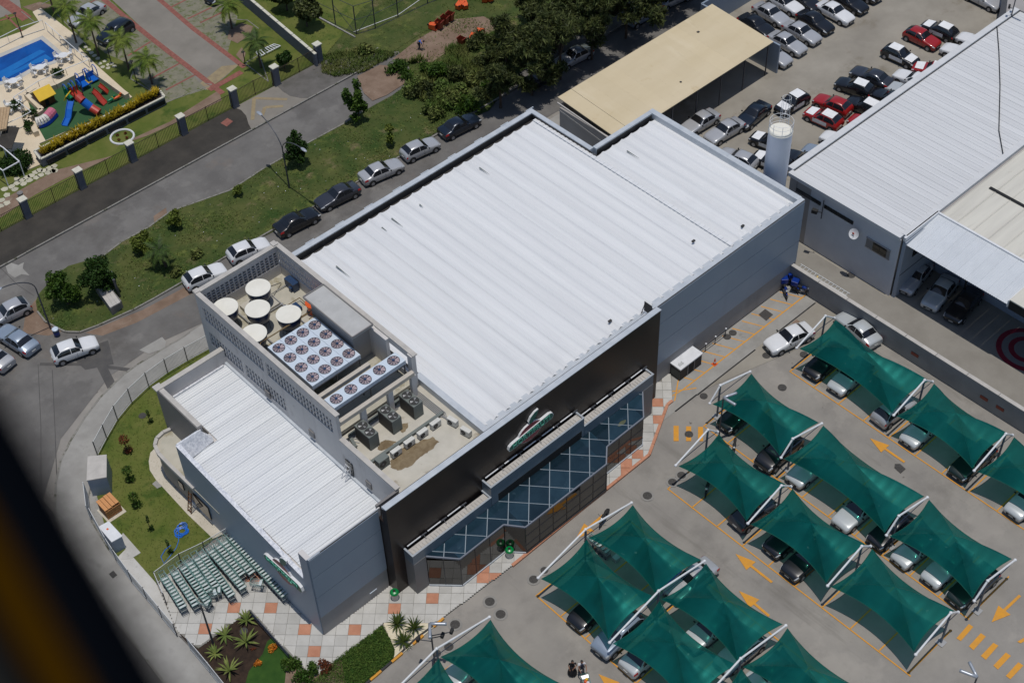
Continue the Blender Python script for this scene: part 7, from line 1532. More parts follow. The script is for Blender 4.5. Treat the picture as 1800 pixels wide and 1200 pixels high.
# rough grass of the verge and the overgrown corner
def tufts(poly, n, h, mat, name, z0=.05, spread=.12, dens=None):
    xs = [p[0] for p in poly]; ys = [p[1] for p in poly]; b = B(); k = 0; tries = 0
    x0, x1, y0, y1 = max(min(xs), -8), min(max(xs), 70), min(ys), min(max(ys), 75)
    while k < n and tries < n*40:
        tries += 1
        x, y = random.uniform(x0, x1), random.uniform(y0, y1)
        if not inside(x, y, poly): continue
        if dens and random.random() > dens(x, y): continue
        k += 1; hh = h*random.uniform(.4, 1.3)
        for _ in range(3):
            a = random.uniform(0, 6.283); dx, dy = math.cos(a), math.sin(a); w_ = .035+h*.05; p = Vector((x+dx*.04, y+dy*.04, z0)); tip = Vector((x+dx*spread*random.uniform(.4, 1.6), y+dy*spread*random.uniform(.4, 1.6), z0+hh))
            b.add([p+Vector((-dy*w_, dx*w_, 0)), p-Vector((-dy*w_, dx*w_, 0)), tip], [(0, 1, 2)])
    return b.make(name, M[mat], kind='stuff')
from mathutils import noise
tufts(VERGE, 15000, .11, 'blade', 'rough_grass', dens=lambda x, y: .12+max(0, noise.noise(Vector((x*.25, y*.25, 3)))*1.6))
ovg = PL([(700, 118), (735, 105), (780, 92), (840, 70), (880, 60), (900, 95), (880, 140), (840, 175), (800, 200), (770, 195), (740, 178), (715, 150)])
tufts(ovg, 5200, .6, 'blade', 'tall_grass', spread=.4, dens=lambda x, y: max(0, .25+noise.noise(Vector((x*.35, y*.35, 9)))*1.8))
for k in range(26):
    xs_, ys_ = random.uniform(52, 66), random.uniform(40, 58)
    if inside(xs_, ys_, ovg): pass
tufts(PL([(560, 100), (640, 85), (700, 95), (640, 128), (590, 137), (568, 130)]), 2500, .3, 'blade', 'tall_grass', spread=.2)
tufts(PL(fi[:13])+PL([(276, 1027), (376, 948)])+[(.1, 12.2), (.2, 16), (2.5, 22), (8, 22), (10, 27.5)], 3500, .05, 'gardenblade' if 'gardenblade' in M else 'blade', 'garden_grass', z0=.105, spread=.06)
rough = [(712, 128), (728, 160), (748, 172), (762, 130), (785, 185), (800, 140), (822, 190), (838, 150), (852, 118), (868, 150), (770, 200), (845, 80)]
for i, px in enumerate(rough):
    q = P(*px); b_ = leaf_cloud([(q.x+random.uniform(-1, 1), q.y+random.uniform(-1, 1), random.uniform(.3, .9), random.uniform(.4, 1.0), random.uniform(.4, 1.0), random.uniform(.4, .9)) for _ in range(6)], 1300, .14, 3.0, -.3, .2)
    tag(b_.make('scrub_bush', M[('leafm', 'blade', 'leafc')[i % 3]]), 'rough scrub bush '+('nearest the dirt patch', 'on the verge side of the dirt patch', 'low beside the black saloon verge', 'right below the bending person', 'nearest the black saloon', 'in the middle of the overgrown corner', 'lowest towards the street kerb', 'against the first dark tree', 'below the standing red bin', 'under the left edge of the dark trees', 'facing the young yellowish tree', 'beside the lying orange bins')[i], 'bush', 'scrub bushes of the overgrown corner')
for px, lb in (((740, 150), 'grey green tall weeds at the end of the back street'), ((775, 160), 'grey green tall weeds in the middle of the overgrown corner'), ((815, 165), 'grey green tall weeds nearest the dark trees'), ((640, 92), 'grey shrub beside the pitch corner post'), ((345, 545-95), 'grey green agave like tuft on the verge near the white cars'), ((312, 505-22), 'grey green tuft on the verge by the palm')):
    bush(px, lb, .9 if px[0] > 600 else .6, 900 if px[0] > 600 else 350, .22, 'blade', 'weeds', 'weeds', .05, 1.2)
# young trees on the garden lawn
for i, (px, m_, h) in enumerate((((265, 743), 'leafd', 1.6), ((225, 795), 'leafred', 2.1), ((229, 845), 'leafm', 1.7), ((240, 890), 'leafm', 1.6), ((266, 932), 'leafd', 1.9), ((300, 972), 'leafd', 1.7))):
    q = P(*px); lb = ('bare young sapling by the round lawn cover', 'thin reddish young tree on the garden lawn', 'young leafy sapling left of the entrance porch', 'young leafy sapling right of the wooden crates', 'leaning bare sapling in the middle of the lawn', 'small sapling beside the blue hose')[i]
    t = thing('sapling', lb, 'sapling', (q.x, q.y, .1), 'saplings on the garden lawn'); b = B(); b.tube([(q.x, q.y, .1), (q.x-.05, q.y+.02, h*.6), (q.x+.05, q.y, h)], .035, 5, r2=.015); b.make('stem', M['trunk'], t)
    sp = .42 if i in (1, 2, 3) else .14
    leaf_cloud([(q.x, q.y, h*.75, sp, sp, .5), (q.x+.1, q.y-.1, .45, sp, sp, .25)], 420 if i in (1, 2, 3) else 90, .10, 1.3).make('leaves', M[m_], t)
    leaf_cloud([(q.x, q.y, .18, .28, .28, .1)], 120, .08).make('base_leaves', M['leafd'], t)
# ================================================================ garden objects
a_ = [(-3.97, 24.44), (-2.85, 23.58), (-4.02, 21.73), (-5.27, 22.49)]
t = thing('meter_house', 'small grey cubic house with flat concrete top in the fence line', 'utility house', (-4, 23, 0)); b = B(); b.prism(a_, .1, 2.05); b.make('wall', M['towerg'] if 0 else M['panel'], t); b = B(); b.prism([(-4+(x+4)*1.04, 23+(y-23)*1.04) for x, y in a_], 2.05, 2.15); b.make('roof_slab', M['coping'], t)
t = thing('meter_box', 'pale flat topped box housing beside the garden slabs', 'utility box', (-6.5, 17.5, 0)); b = B(); b.prism([(-6.85, 18.4), (-6.1, 18.3), (-6.1, 16.5), (-6.9, 16.6)], .1, 1.55); b.make('wall', M['panel'], t); b = B(); b.prism([(-6.9, 18.46), (-6.05, 18.36), (-6.05, 16.44), (-6.95, 16.54)], 1.55, 1.63); b.make('top', M['white'], t); b = B(); b.box(-6.6, -6.45, 17.7, 17.85, 1.63, 1.66); b.make('orange_mark', M['orangep'], t)
t = thing('wooden_crate', 'orange brown wooden crate stack on the lawn by the meter house', 'wooden crate', (-5, 20.3, 0))
b = B(); b.box(-5.62, -4.4, 19.75, 20.95, .14, .95); b.make('crate_body', M['woodd'], t)
for k in range(4): b = B(); b.box(-5.66+k*.32, -5.37+k*.32, 19.7, 21.0, 1.12+(.06 if k > 1 else 0), 1.2+(.06 if k > 1 else 0)); b.make('plank', M['wood'], t)
for k in range(4): b = B(); b.box(-5.66, -4.36, 19.68, 19.74, .2+k*.22, .36+k*.22); b.make('plank', M['wood'], t)
for x in (-5.6, -5.0, -4.42): b = B(); b.box(x-.04, x+.04, 19.7, 19.78, .1, 1.15); b.make('batten', M['wood'], t)
b = B(); b.box(-5.8, -4.2, 19.4, 21.1, .1, .13); b.make('ground_board', M['path'], t)
h = thing('garden_hose', 'coiled blue garden hose lying on the lawn', 'hose', (0, 0, 0)); cq = P(319, 935, .13); pts = []
for k in range(110): a = k*.42; r = .42+.1*math.sin(k*.9)+.06*math.sin(k*.31); e = .35*(k > 70); pts.append((cq.x+r*math.cos(a)+e*.6, cq.y+r*math.sin(a)+e*.6, .13+.0009*k))
for px in ((314, 950), (310, 962), (298, 978), (288, 990), (283, 978), (290, 966), (300, 958)): q = P(*px, .13); pts.append((q.x, q.y, .13))
b = B(); b.tube(pts, .03, 5); b.make('hose', M['hose'], h)
t = thing('white_cube', 'white box at the foot of the grey side wall', 'box', (-.6, 14, 0)); q = P(345, 883, .3); b = B(); b.box(q.x-.3, q.x+.3, q.y-.35, q.y+.35, .13, .6); b.make('box', M['white'], t, bevel=.02)
t = thing('step_ladder', 'brown wooden ladder leaning at the curved porch wall', 'ladder', (0, 0, 0)); p0, p1 = P(291, 845, .13), P(289, 818, 1.6)
p0 = Vector((-.75, 15.9, .13)); p1 = Vector((-.25, 15.9, 2.2))
for d in (-.22, .22): b = B(); b.beam(p0+Vector((0, d, 0)), p1+Vector((0, d*.8, 0)), .06); b.make('rail', M['woodd'], t)
for k in range(6): a = p0+(p1-p0)*(k+.5)/6; b = B(); b.beam(a+Vector((0, -.2, 0)), a+Vector((0, .2, 0)), .05); b.make('rung', M['woodd'], t)
t = thing('concrete_tomb_box', 'rectangular concrete chamber with plank like lid on the verge', 'utility chamber', (0, 0, 0))
q = PL([(165, 500), (183, 491), (213, 527), (194, 541)], 1.0); b = B(); b.prism(q, .05, .9); b.make('wall', M['pier'], t)
u = Vector((*q[3], 0))-Vector((*q[0], 0)); w_ = Vector((*q[1], 0))-Vector((*q[0], 0))
for k in range(2):
    for j in range(3): o_ = Vector((*q[0], 0))+u*(k*.5+.01)+w_*(j/3); pa = [o_, o_+u*.475, o_+u*.475+w_*.325, o_+w_*.325]; b = B(); b.prism([(v.x, v.y) for v in pa], .9, 1.0+.01*j); b.make('lid_slab', M['lidc'] if 'lidc' in M else M['coping'], t)
t = thing('short_post', 'short dark leaning post behind the concrete chamber', 'post', (0, 0, 0)); q = P(211, 522); b = B(); b.tube([(q.x, q.y, 0), (q.x-.05, q.y+.1, 2.1)], .12, 8, r2=.13); b.make('post', M['pole'], t)
a, c, d = B(), B(), B(); a.lathe((0, 0, 0), [(.24, 0), (.27, .75)], 16); c.lathe((0, 0, 0), [(.28, .75), (.28, .85), (.2, .9)], 16); d.lathe((0, 0, 0), [(.265, .25), (.275, .5)], 16)
simple('litter_bin', 'blue and white litter bin on the grass behind the white hatchback', 'litter bin', (101, 590), (('body', a, 'bluegrey'), ('lid', c, 'unitw'), ('band', d, 'bluebox'))) if 'bluegrey' in M else simple('litter_bin', 'blue and white litter bin on the grass behind the white hatchback', 'litter bin', (101, 590), (('body', a, 'hub'), ('lid', c, 'unitw'), ('band', d, 'bluebox')))
# scraps of litter on the grass (a few)
lt = B()
for _ in range(70):
    x, y = random.uniform(0, 48), random.uniform(37.8, 50)
    if inside(x, y, VERGE): lt.obox((x, y, .14), (random.uniform(.04, .10), random.uniform(.03, .07), .01), random.random()*3)
lt.make('litter_scraps', M['white'], kind='stuff')
# orange bins at the clearing
def obin(px, lying, lb, rz=0.3, mat='orangep'):
    q = P(*px); t = thing('waste_bin', lb, 'waste bin', (0, 0, 0), 'orange waste bins at the clearing')
    b = B(); b.add([(-.24, -.28, .08), (.24, -.28, .08), (.24, .28, .08), (-.24, .28, .08), (-.33, -.38, 1.0), (.33, -.38, 1.0), (.33, .38, 1.0), (-.33, .38, 1.0)], [(0, 3, 2, 1), (0, 1, 5, 4), (1, 2, 6, 5), (2, 3, 7, 6), (3, 0, 4, 7)]); b.make('body', M[mat], t)
    b = B(); b.add([(-.33, -.38, 1.0), (.33, -.38, 1.0), (.33, .38, 1.0), (-.33, .38, 1.0), (-.29, -.34, .97), (.29, -.34, .97), (.29, .34, .97), (-.29, .34, .97), (-.25, -.3, .3), (.25, -.3, .3), (.25, .3, .3), (-.25, .3, .3)], [(4, 8, 9, 5), (5, 9, 10, 6), (6, 10, 11, 7), (7, 11, 8, 4), (8, 11, 10, 9)]); b.box(-.37, .37, -.42, -.36, .98, 1.05); b.box(-.37, .37, .36, .42, .98, 1.05); b.make('rim', M['binred'], t)
    b = B(); b.cyl((-.25, -.32, .12), .11, .08, 10, axis='y'); b.cyl((-.25, .24, .12), .11, .08, 10, axis='y'); b.make('wheels', M['rubber'], t, kind='stuff')
    t.location = (q.x, q.y, .40 if lying else .07); t.rotation_euler = (0, math.pi/2*.95 if lying else 0, rz)
for i, (px, ly, rz, m_) in enumerate((((773, 52), 0, .3, 'binred'), ((783, 44), 0, .3, 'binred'), ((792, 38), 0, .3, 'binred'), ((812, 82), 0, .2, 'binred'), ((754, 50), 1, -1.2, 'orangep'), ((828, 78), 1, .4, 'orangep'), ((842, 70), 1, .6, 'orangep'), ((803, 20), 1, .2, 'orangep'), ((820, 20), 1, 1.2, 'orangep'), ((852, 8), 1, .8, 'orangep'), ((862, 4), 0, .3, 'orangep'), ((832, 1), 1, .1, 'orangep'))):
    obin(px, ly, ('standing dark red bin nearest the lying one at the clearing', 'standing dark red bin in the middle of three', 'standing dark red bin at the right end of three', 'single standing dark red bin at the lower clearing edge', 'orange bin lying at the left end of the clearing row', 'orange bin lying right of the single standing one', 'orange bin lying against the dark trees', 'orange bin lying in the grass above the row', 'orange bin lying in the grass beside the twigs', 'orange bin lying at the top edge near the trees', 'orange bin standing at the top edge near the trees', 'orange bin lying flat at the top edge of the photo')[i], rz, m_)
t = thing('white_board', 'white board lying in the grass below the single standing bin', 'board', (0, 0, 0)); b = B(); b.prism(PL([(796, 96), (803, 91), (808, 93), (802, 98)]), .12, .16); b.make('board', M['white'], t)
# ================================================================ condominium garden: pool, playground, hedge
PZ = .2
def W(px, py, z=PZ): return P(px, py, z)
# planter with croton hedge
pl = thing('hedge_planter', 'long grey planter wall with white rim holding the yellow hedge', 'planter', (20, 61, 0))
hp = [(13.0, 62.3), (12.8, 60.75), (26.9, 60.55), (27.2, 62.0)]
b = B(); b.prism(hp, .09, 1.05); b.make('planter_wall', M['condop'], pl)
b = B()
for i in range(4): b.beam((*hp[i], 1.1), (*hp[(i+1) % 4], 1.1), .22, .12)
b.make('planter_rim', M['cap'], pl); b = B(); b.prism([(x, y) for x, y in [(13.2, 62.1), (13.1, 60.9), (26.7, 60.7), (27, 61.8)]], 1.05, 1.07); b.make('soil', M['soil'], pl)
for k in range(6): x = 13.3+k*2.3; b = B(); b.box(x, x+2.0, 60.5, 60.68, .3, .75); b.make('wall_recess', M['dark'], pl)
b = B()
for k in range(95):
    x = 13.4+k*.142; y = 61.35+random.uniform(-.35, .35)
    for _ in range(26):
        a = random.uniform(0, 6.283); L = random.uniform(.35, .70); u = Vector((math.cos(a)*L*.8, math.sin(a)*L*.8, L*random.uniform(.4, 1.2))); p = Vector((x, y, 1.1+random.uniform(0, .2))); s_ = Vector((-math.sin(a), math.cos(a), 0))*.065
        b.add([p-s_*.4, p+u*.5+s_, p+u, p+u*.5-s_], [(3, 2, 1, 0)])
tag(b.make('hedge', M['croton']), 'yellow croton hedge growing in the long grey planter', 'hedge')
# pool terrace railings
def rail(pts, lb, h=1.2, mat='white'):
    t = thing('pool_railing', lb, 'railing', (0, 0, 0)); w_ = [W(*p) for p in pts]
    for i in range(len(w_)-1):
        b = B(); b.tube([w_[i]+Vector((0, 0, h)), w_[i+1]+Vector((0, 0, h))], .04, 6); b.make('top_rail', M[mat], t)
        b = B(); b.beam(w_[i]+Vector((0, 0, .08)), w_[i+1]+Vector((0, 0, .08)), .03); b.make('bottom_rail', M[mat], t); n = max(1, int((w_[i+1]-w_[i]).length/1.3))
        for k in range(n+1): p = w_[i]+(w_[i+1]-w_[i])*k/n; b = B(); b.beam(p, p+Vector((0, 0, h)), .035); b.make('baluster', M['fencew'], t)
rail([(-6, 88), (40, 65), (79, 52)], 'white railing along the far side of the pool'); rail([(84, 56), (120, 88), (160, 122)], 'white railing along the right side of the pool terrace'); rail([(160, 122), (120, 138), (72, 160), (29, 188)], 'white railing between pool terrace and playground'); rail([(29, 188), (60, 213), (44, 222), (14, 236)], 'white railing round the corner below the tables')
for lb, pts in (('long beige wall right of the playground', [(160, 128), (225, 174)]), ('beige wall behind the playground by the tables', [(48, 172), (100, 155), (133, 138)]), ('beige planter wall at the left of the playground', [(48, 172), (76, 200), (50, 215), (66, 240)])):
    t = thing('low_wall', lb, 'wall', (0, 0, 0)); w_ = [W(*p) for p in pts]
    for i in range(len(w_)-1): b = B(); b.beam(w_[i]+Vector((0, 0, .3)), w_[i+1]+Vector((0, 0, .3)), .5, .6); b.make('wall', M['pooldeck'], t)
for px, lb in (((105, 138), 'low green hedge plants by the playground steps'), ((30, 195), 'dark green plants in the left beige planter'), ((52, 232), 'dark green plants at the planter end'), ((60, 212), 'dark green plants behind the tunnel ride')): bush(px, lb, .7, 500, .15, 'leafd', 'plants', 'plants', .5)
bush((35, 292), 'dark green hedge mass at the left edge by the white frame', 1.6, 2600, .17, 'leafd', 'hedge', 'hedge', .1); bush((12, 302), 'dark green hedge with red flowers at the left edge', 1.3, 1600, .17, 'leafd', 'hedge', 'hedge', .1)
t = thing('pergola', 'white square steel frame over the dark hedge at the left edge', 'pergola', (0, 0, 0)); w_ = [P(-10, 250, 2), P(6, 260, 2), P(34, 284, 2), P(5, 300, 2), P(-12, 288, 2)]
for i in range(4): b = B(); b.beam(w_[i], w_[i+1], .1); b.make('beam', M['white'], t)
for p in (w_[2], w_[3], w_[1]): b = B(); b.beam((p.x, p.y, .1), p, .08); b.make('post', M['white'], t)
t = thing('tiled_roof', 'tan tiled roof corner at the left edge beside the tables', 'kiosk roof', (0, 0, 0)); c0, c1, c2, c3 = P(-30, 190, 2.6), P(18, 188, 2.6), P(12, 228, 2.6), P(-30, 236, 2.6)
for k in range(9):
    for j in range(5):
        f0_, f1 = k/9, (k+.92)/9; g0_, g1 = j/5, (j+.95)/5; q = lambda f, g: c0*(1-f)*(1-g)+c1*f*(1-g)+c2*f*g+c3*(1-f)*g; b = B(); v = [q(f0_, g0_), q(f1, g0_), q(f1, g1), q(f0_, g1)]; b.add([x+Vector((0, 0, .03*j)) for x in v]+[x-Vector((0, 0, .1)) for x in v], [(3, 2, 1, 0), (4, 5, 6, 7), (0, 1, 5, 4), (1, 2, 6, 5), (2, 3, 7, 6), (3, 0, 4, 7)]); b.make('roof_tile', M['roof_tile'], t)
t = thing('dark_awning', 'dark grey awning over the path below the tables', 'awning', (0, 0, 0)); v = [P(8, 222, 2.2), P(34, 224, 2.2), P(20, 262, 2.0), P(-8, 258, 2.0)]; b = B(); b.add(v+[x-Vector((0, 0, .06)) for x in v], [(3, 2, 1, 0), (0, 1, 2, 3), (4, 5, 6, 7), (0, 1, 5, 4), (1, 2, 6, 5), (2, 3, 7, 6), (3, 0, 4, 7)]); b.make('sheet', M['cglass'] if 0 else M['pave_dark'], t)
# round white tables with chairs
def table_proto():
    t = thing('garden_table', '', 'table', (0, 0, 0)); b = B(); b.lathe((0, 0, 0), [(.48, .70), (.5, .73), (.02, .735)], 16); b.make('tabletop', M['white'], t)
    for k in range(4): a = k*math.pi/2+.4; b = B(); b.beam((.3*math.cos(a), .3*math.sin(a), 0), (.15*math.cos(a), .15*math.sin(a), .7), .04); b.make('leg', M['white'], t)
    return t
def chair_proto():
    t = thing('garden_chair', '', 'chair', (0, 0, 0)); b = B(); b.box(-.22, .22, -.22, .22, .42, .45); b.make('seat', M['white'], t); b = B(); b.obox((-.24, 0, .65), (.03, .42, .45), M=Matrix.Rotation(-.2, 3, 'Y')); b.make('backrest', M['white'], t)
    for x in (-.2, .2):
        for y in (-.2, .2): b = B(); b.beam((x, y, 0), (x, y, .43), .035); b.make('leg', M['white'], t)
    for y in (-.24, .24): b = B(); b.beam((-.22, y, .62), (.2, y, .6), .035); b.make('armrest', M['white'], t)
    return t
tp0, cp1, u1 = table_proto(), chair_proto(), [0, 0]
nm = ('white table nearest the right pool corner', 'white table at the middle of the pool edge', 'white table left of the yellow play house', 'white table by the tiled roof corner')
for i, (px, py) in enumerate(((114, 107), (73, 128), (26, 152), (28, 192))):
    q = W(px, py); o = tp0 if not u1[0] else copy_tree(tp0); u1[0] = 1; o.location = (q.x, q.y, .21); o['label'] = nm[i]; o['category'] = 'table'; o['group'] = 'white garden tables'
    for k in range(4):
        a = k*math.pi/2+random.uniform(.2, .6); o = cp1 if not u1[1] else copy_tree(cp1); u1[1] = 1; o.location = (q.x+.85*math.cos(a), q.y+.85*math.sin(a), .21); o.rotation_euler = (0, 0, a+math.pi+random.uniform(-.3, .3)); o['label'] = 'white plastic chair around the '+nm[i]; o['category'] = 'chair'; o['group'] = 'chairs of the '+nm[i]
# play house, slides, ride
t = thing('play_house', 'small wooden play house with bright yellow roof', 'play house', (0, 0, 0)); q = W(80, 180); b = B(); b.box(q.x-.8, q.x+.8, q.y-.7, q.y+.7, .22, 1.3); b.make('wall', M['woodd'], t)
b = B(); b.box(q.x-.3, q.x+.1, q.y-.72, q.y-.70, .25, 1.1); b.make('door', M['dark'], t)
for sd in (1, -1): b = B(); v = [(q.x-.95, q.y, 2.0), (q.x+.95, q.y, 2.0), (q.x+.95, q.y+sd*1.0, 1.3), (q.x-.95, q.y+sd*1.0, 1.3)]; b.add(v+[(x, y, z-.07) for x, y, z in v], [(0, 1, 2, 3), (7, 6, 5, 4), (0, 4, 5, 1), (1, 5, 6, 2), (2, 6, 7, 3), (3, 7, 4, 0)]); b.make('roof', M['yellow'], t)
ps = thing('playground_tower', 'climbing tower with red and blue slides on the green play floor', 'play set', (0, 0, 0))
def slide(pts, w_, mat):
    b = B(); n = len(pts); P_ = [Vector(p) for p in pts]; vs = []
    for i, p in enumerate(P_):
        d = (P_[min(i+1, n-1)]-P_[max(i-1, 0)]); s_ = Vector((-d.y, d.x, 0)).normalized()*w_/2
        vs += [p+s_+Vector((0, 0, .16)), p+s_, p-s_, p-s_+Vector((0, 0, .16)), p-s_*1.12+Vector((0, 0, .16)), p-s_*1.12-Vector((0, 0, .06)), p+s_*1.12-Vector((0, 0, .06)), p+s_*1.12+Vector((0, 0, .16))]
    fs = [(i*8+j, i*8+(j+1) % 8, (i+1)*8+(j+1) % 8, (i+1)*8+j) for i in range(n-1) for j in range(8)]; fs += [tuple(range(7, -1, -1)), tuple(range((n-1)*8, n*8))]
    b.add(vs, fs); b.make('slide', M[mat], ps)
def V3(px, py, z): return tuple(P(px, py, z))
slide([V3(125, 178, 1.5), V3(122, 192, 1.1), V3(120, 208, .5), V3(114, 221, .3)], .6, 'blue'); slide([V3(163, 160, 1.6), V3(170, 166, 1.2), V3(179, 177, .6), V3(185, 183, .3)], .6, 'red'); slide([V3(174, 150, 1.2), V3(182, 156, .8), V3(190, 163, .3)], .55, 'red')
for (a_, c_, m_) in (((137, 170), (146, 178), 'red'), ((146, 178), (160, 189), 'blue'), ((160, 189), (174, 198), 'red')): b = B(); za, zc = {137: 2.0, 146: 1.7, 160: 1.0}[a_[0]], {146: 1.7, 160: 1.0, 174: .6}[c_[0]]; b.tube([V3(*a_, za), V3(*c_, zc)], .42, 14); b.make('tube_slide', M[m_], ps)
for px, m_, z in (((128, 176), 'green', 1.5), ((150, 158), 'blue', 1.6), ((165, 145), 'blue', 1.3), ((138, 176), 'red', 1.6)):
    q = P(*px, 0); b = B(); b.box(q.x-.5, q.x+.5, q.y-.5, q.y+.5, z-.9, z-.8); b.make('platform', M[m_], ps)
    for dx in (-.45, .45):
        for dy in (-.45, .45): b = B(); b.tube([(q.x+dx, q.y+dy, .2), (q.x+dx, q.y+dy, z+.2)], .05, 6); b.make('post', M['woodd' if m_ == 'red' else m_], ps)
    b = B(); b.tube([(q.x-.45, q.y+.45*math.cos(k*.314), z+.2+.45*math.sin(k*.314)) for k in range(11)], .05, 6); b.tube([(q.x+.45, q.y+.45*math.cos(k*.314), z+.2+.45*math.sin(k*.314)) for k in range(11)], .05, 6); b.make('hoop', M['blue'], ps)
    b = B(); b.box(q.x-.45, q.x+.45, q.y+.44, q.y+.48, z-.8, z-.2); b.make('side_panel', M[m_], ps)
for pts in (((124, 160), (116, 170), (113, 177)), ((150, 141), (156, 146), (162, 143))): b = B(); b.tube([V3(*p, z) for p, z in zip(pts, (1.9, 1.7, 1.0))], .06, 6); b.make('grab_bar', M['yellow'], ps)
for (px, m_, lb) in (((197, 180), 'green', 'green spring rocker by the hedge'), ((208, 176), 'orangep', 'orange spring rocker next to the green one')):
    q = W(*px); t = thing('spring_rocker', lb, 'spring rocker', (0, 0, 0)); b = B(); b.blob((q.x, q.y, .55), (.5, .14, .15), 10, 6); b.blob((q.x+.4, q.y, .75), (.15, .1, .18), 8, 5); b.make('seat', M[m_], t, smooth=True); b = B(); b.tube([(q.x+.1*math.cos(k*.8), q.y+.1*math.sin(k*.8), .21+k*.012) for k in range(24)], .018, 4); b.make('spring', M['rubber'], t); b = B(); b.beam((q.x+.2, q.y-.2, .72), (q.x+.2, q.y+.2, .72), .03); b.make('handle', M['yellow'], t)
t = thing('tunnel_ride', 'curved white and pink play tunnel on a blue base', 'play tunnel', (0, 0, 0)); arc = []
for k in range(9): s_ = k/8; arc.append(W(66+28*s_+0*s_, 222-20*s_-6*math.sin(s_*3.1)*-1*.8))
for i in range(8):
    b = B(); b.tube([arc[i]+Vector((0, 0, .45)), arc[i+1]+Vector((0, 0, .45))], .52, 12); b.make('shell_segment', M['shell' if i < 5 else 'pink'], t, smooth=False)
b = B(); b.tube([p+Vector((.1, -.25, .12)) for p in arc], .38, 8); b.make('base', M['bluebox'], t)
# ring bed, stepping stones, lamps, goal frame
q = P(215, 241, .1); t = thing('ring_flower_bed', 'white ringed round flower bed on the condominium lawn', 'flower bed', (q.x, q.y, 0))
b = B(); b.tube([(q.x+1.15*math.cos(k*.2618), q.y+1.15*math.sin(k*.2618), .14) for k in range(24)], .11, 6, closed=True); b.make('ring_kerb', M['white'], t)
for a in range(4): leaf_cloud([(q.x+.55*math.cos(a*1.57+.4), q.y+.55*math.sin(a*1.57+.4), .2, .18, .18, .1)], 90, .08).make('flower_clump', M['leafred'], t)
ss = thing('stepping_stones', 'irregular pale stepping stones in the condominium lawn', 'stepping stones', (0, 0, 0))
for i, (px, py) in enumerate(((95, 292), (87, 296), (78, 300), (70, 299), (62, 303), (72, 308), (84, 304), (93, 301), (55, 309), (47, 312), (64, 312), (38, 317), (52, 317), (30, 322), (20, 328), (42, 323), (8, 333), (26, 333), (12, 343), (3, 352), (12, 357), (2, 362), (96, 300), (30, 315), (150, 83), (156, 88), (161, 93), (166, 98), (172, 103), (176, 112), (184, 108), (190, 114), (181, 118), (196, 112), (190, 120), (201, 117))):
    q = P(px, py, .1); r = .36 if px < 120 else .27; n = random.randint(5, 7); a0 = random.random()*6; pts = [(q.x+r*random.uniform(.8, 1.15)*math.cos(a0+k*2*math.pi/n), q.y+r*random.uniform(.8, 1.15)*math.sin(a0+k*2*math.pi/n)) for k in range(n)]
    b = B(); b.prism(pts, .09, .125); b.make('stone', M['stonew'], ss)
kerb(PL([(230, 140), (234, 128)]), h=.12, w_=.1); kerb(PL([(230, 140), (264, 160), (292, 182), (373, 150), (360, 148)]), h=.12, w_=.1); kerb(PL([(390, 8), (417, 24), (416, 36), (435, 37), (455, 52)]), h=.12, w_=.1); kerb(PL([(431, 113), (456, 98), (472, 145), (431, 113)]), h=.12, w_=.1); kerb(PL([(102, 28), (128, 55), (150, 78), (160, 98)]), h=.12, w_=.1); kerb(PL([(38, 22), (75, 52)]), h=.12, w_=.1); kerb(PL([(73, 10), (92, 0)]), h=.12, w_=.1)
def small_lamp(px, h, lb):
    q = P(*px, .1); t = thing('garden_lamp', lb, 'garden lamp', (q.x, q.y, .1), 'black garden lamps'); b = B(); b.tube([(q.x, q.y, .1), (q.x, q.y, h)], .045, 6); b.make('post', M['rubber'], t); b = B(); b.lathe((q.x, q.y, h), [(.14, 0), (.2, .08), (.05, .16)], 12); b.make('lamp_shade', M['rubber'], t)
small_lamp((40, 68), 3.2, 'black garden lamp left of the pool railing'); small_lamp((196, 112), 2.6, 'black garden lamp between the pool corner and a palm'); small_lamp((241, 147), 2.8, 'black garden lamp beside the yellow hedge corner'); small_lamp((431, 112), 1.5, 'short garden lamp with white light by the gate')
t = thing('bench_grid', 'white slatted bench frame lying behind the palm shadow', 'bench', (0, 0, 0)); p0, p1, p2, p3 = P(450, 92, .3), P(482, 78, .3), P(493, 81, .3), P(456, 100, .3)
for k in range(9): f = k/8; a = p0+(p1-p0)*f; c = p3+(p2-p3)*f; b = B(); b.beam(a, c, .08); b.make('slat', M['white'], t)
b = B(); b.beam(p0, p1, .09); b.beam(p3, p2, .09); b.make('frame_bar', M['white'], t, kind='stuff')
t = thing('pot', 'grey round pot beside the second pillar behind the fence', 'pot', (0, 0, 0)); q = P(37, 345, .1); b = B(); b.lathe((q.x, q.y, .1), [(.2, 0), (.3, .45), (.28, .47), (.05, .4)], 16); b.make('pot', M['pier'], t)
structure(PL([(97, 12), (60, 22), (40, 14), (70, 5)]), None, .105, 'bare_soil', M['dirt']); 
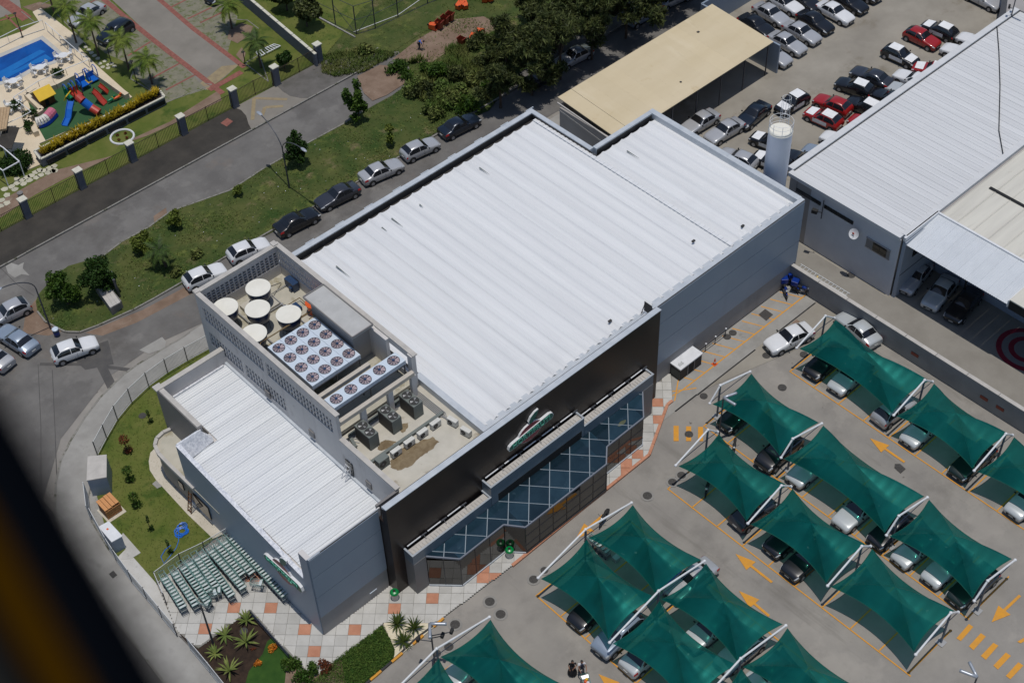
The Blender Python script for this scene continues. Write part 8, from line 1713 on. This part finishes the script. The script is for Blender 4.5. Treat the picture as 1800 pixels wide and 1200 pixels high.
structure(PL([(403, 55), (425, 42), (445, 48), (440, 62), (418, 78), (400, 70)]), None, .107, 'bare_soil', M['dirt']); structure(PL([(415, 98), (425, 85), (432, 95), (428, 112)]), None, .108, 'bare_soil', M['dirt'])
structure(PL([(385, 160), (330, 195), (300, 215), (200, 260), (260, 240), (320, 212), (390, 178)]), None, .103, 'bare_soil', M['dirt']); structure(PL([(0, 385), (60, 345), (110, 318), (200, 275), (100, 300), (0, 355)]), None, .104, 'bare_soil', M['dirt'])
structure(PL([(388, 218), (400, 209), (410, 215), (399, 224)]), None, .108, 'sunk_cover', M['brickb'])
# ================================================================ door frame of the aircraft the photograph was taken from (very near, out of focus)
def C3(px, py, d): return CAM + ((px-900)/FPX*RT + (py-600)/FPX*DN + FW)*d
M['amber'] = plain('amber_trim', (.044, .020, .001), .9, 0, 0.0); M['frame_dark'] = plain('dark_frame', (.003, .004, .006), .9, 0, 0.0); M['frame_grey'] = plain('grey_seal', (.022, .022, .020), .9, 0, 0.0)
t = thing('aircraft_strut', 'very near out of focus dark strut with amber band across the lower left', 'strut', (0, 0, 0))
t.location = C3(100, 1000, .45)
D0 = .42
def band(offs0, offs1, mat, name, thick, dd=0.0):
    "bar running parallel to the strut, between two offsets (px at the picture) from its upper edge"
    a, c = Vector((-240, 372)), Vector((380, 1462)); d = (c-a).normalized(); n = Vector((-d.y, d.x))      # n points down-left
    b = B(); D = D0+dd
    q = [a+n*offs0, c+n*offs0, c+n*offs1, a+n*offs1]
    f = [C3(p.x, p.y, D) for p in q]; r = [v+FW*thick for v in f]
    b.add(f+r, [(0, 1, 2, 3), (7, 6, 5, 4), (0, 4, 5, 1), (1, 5, 6, 2), (2, 6, 7, 3), (3, 7, 4, 0)]); b.make(name, M[mat], t, bevel=.002)
band(0, 68, 'frame_dark', 'edge_bar', .03); band(70, 150, 'amber', 'amber_band', .03, .001); band(152, 190, 'frame_dark', 'groove', .03, .002); band(192, 270, 'frame_grey', 'seal', .03, .002); band(272, 1100, 'frame_dark', 'inner_panel', .03, .003)
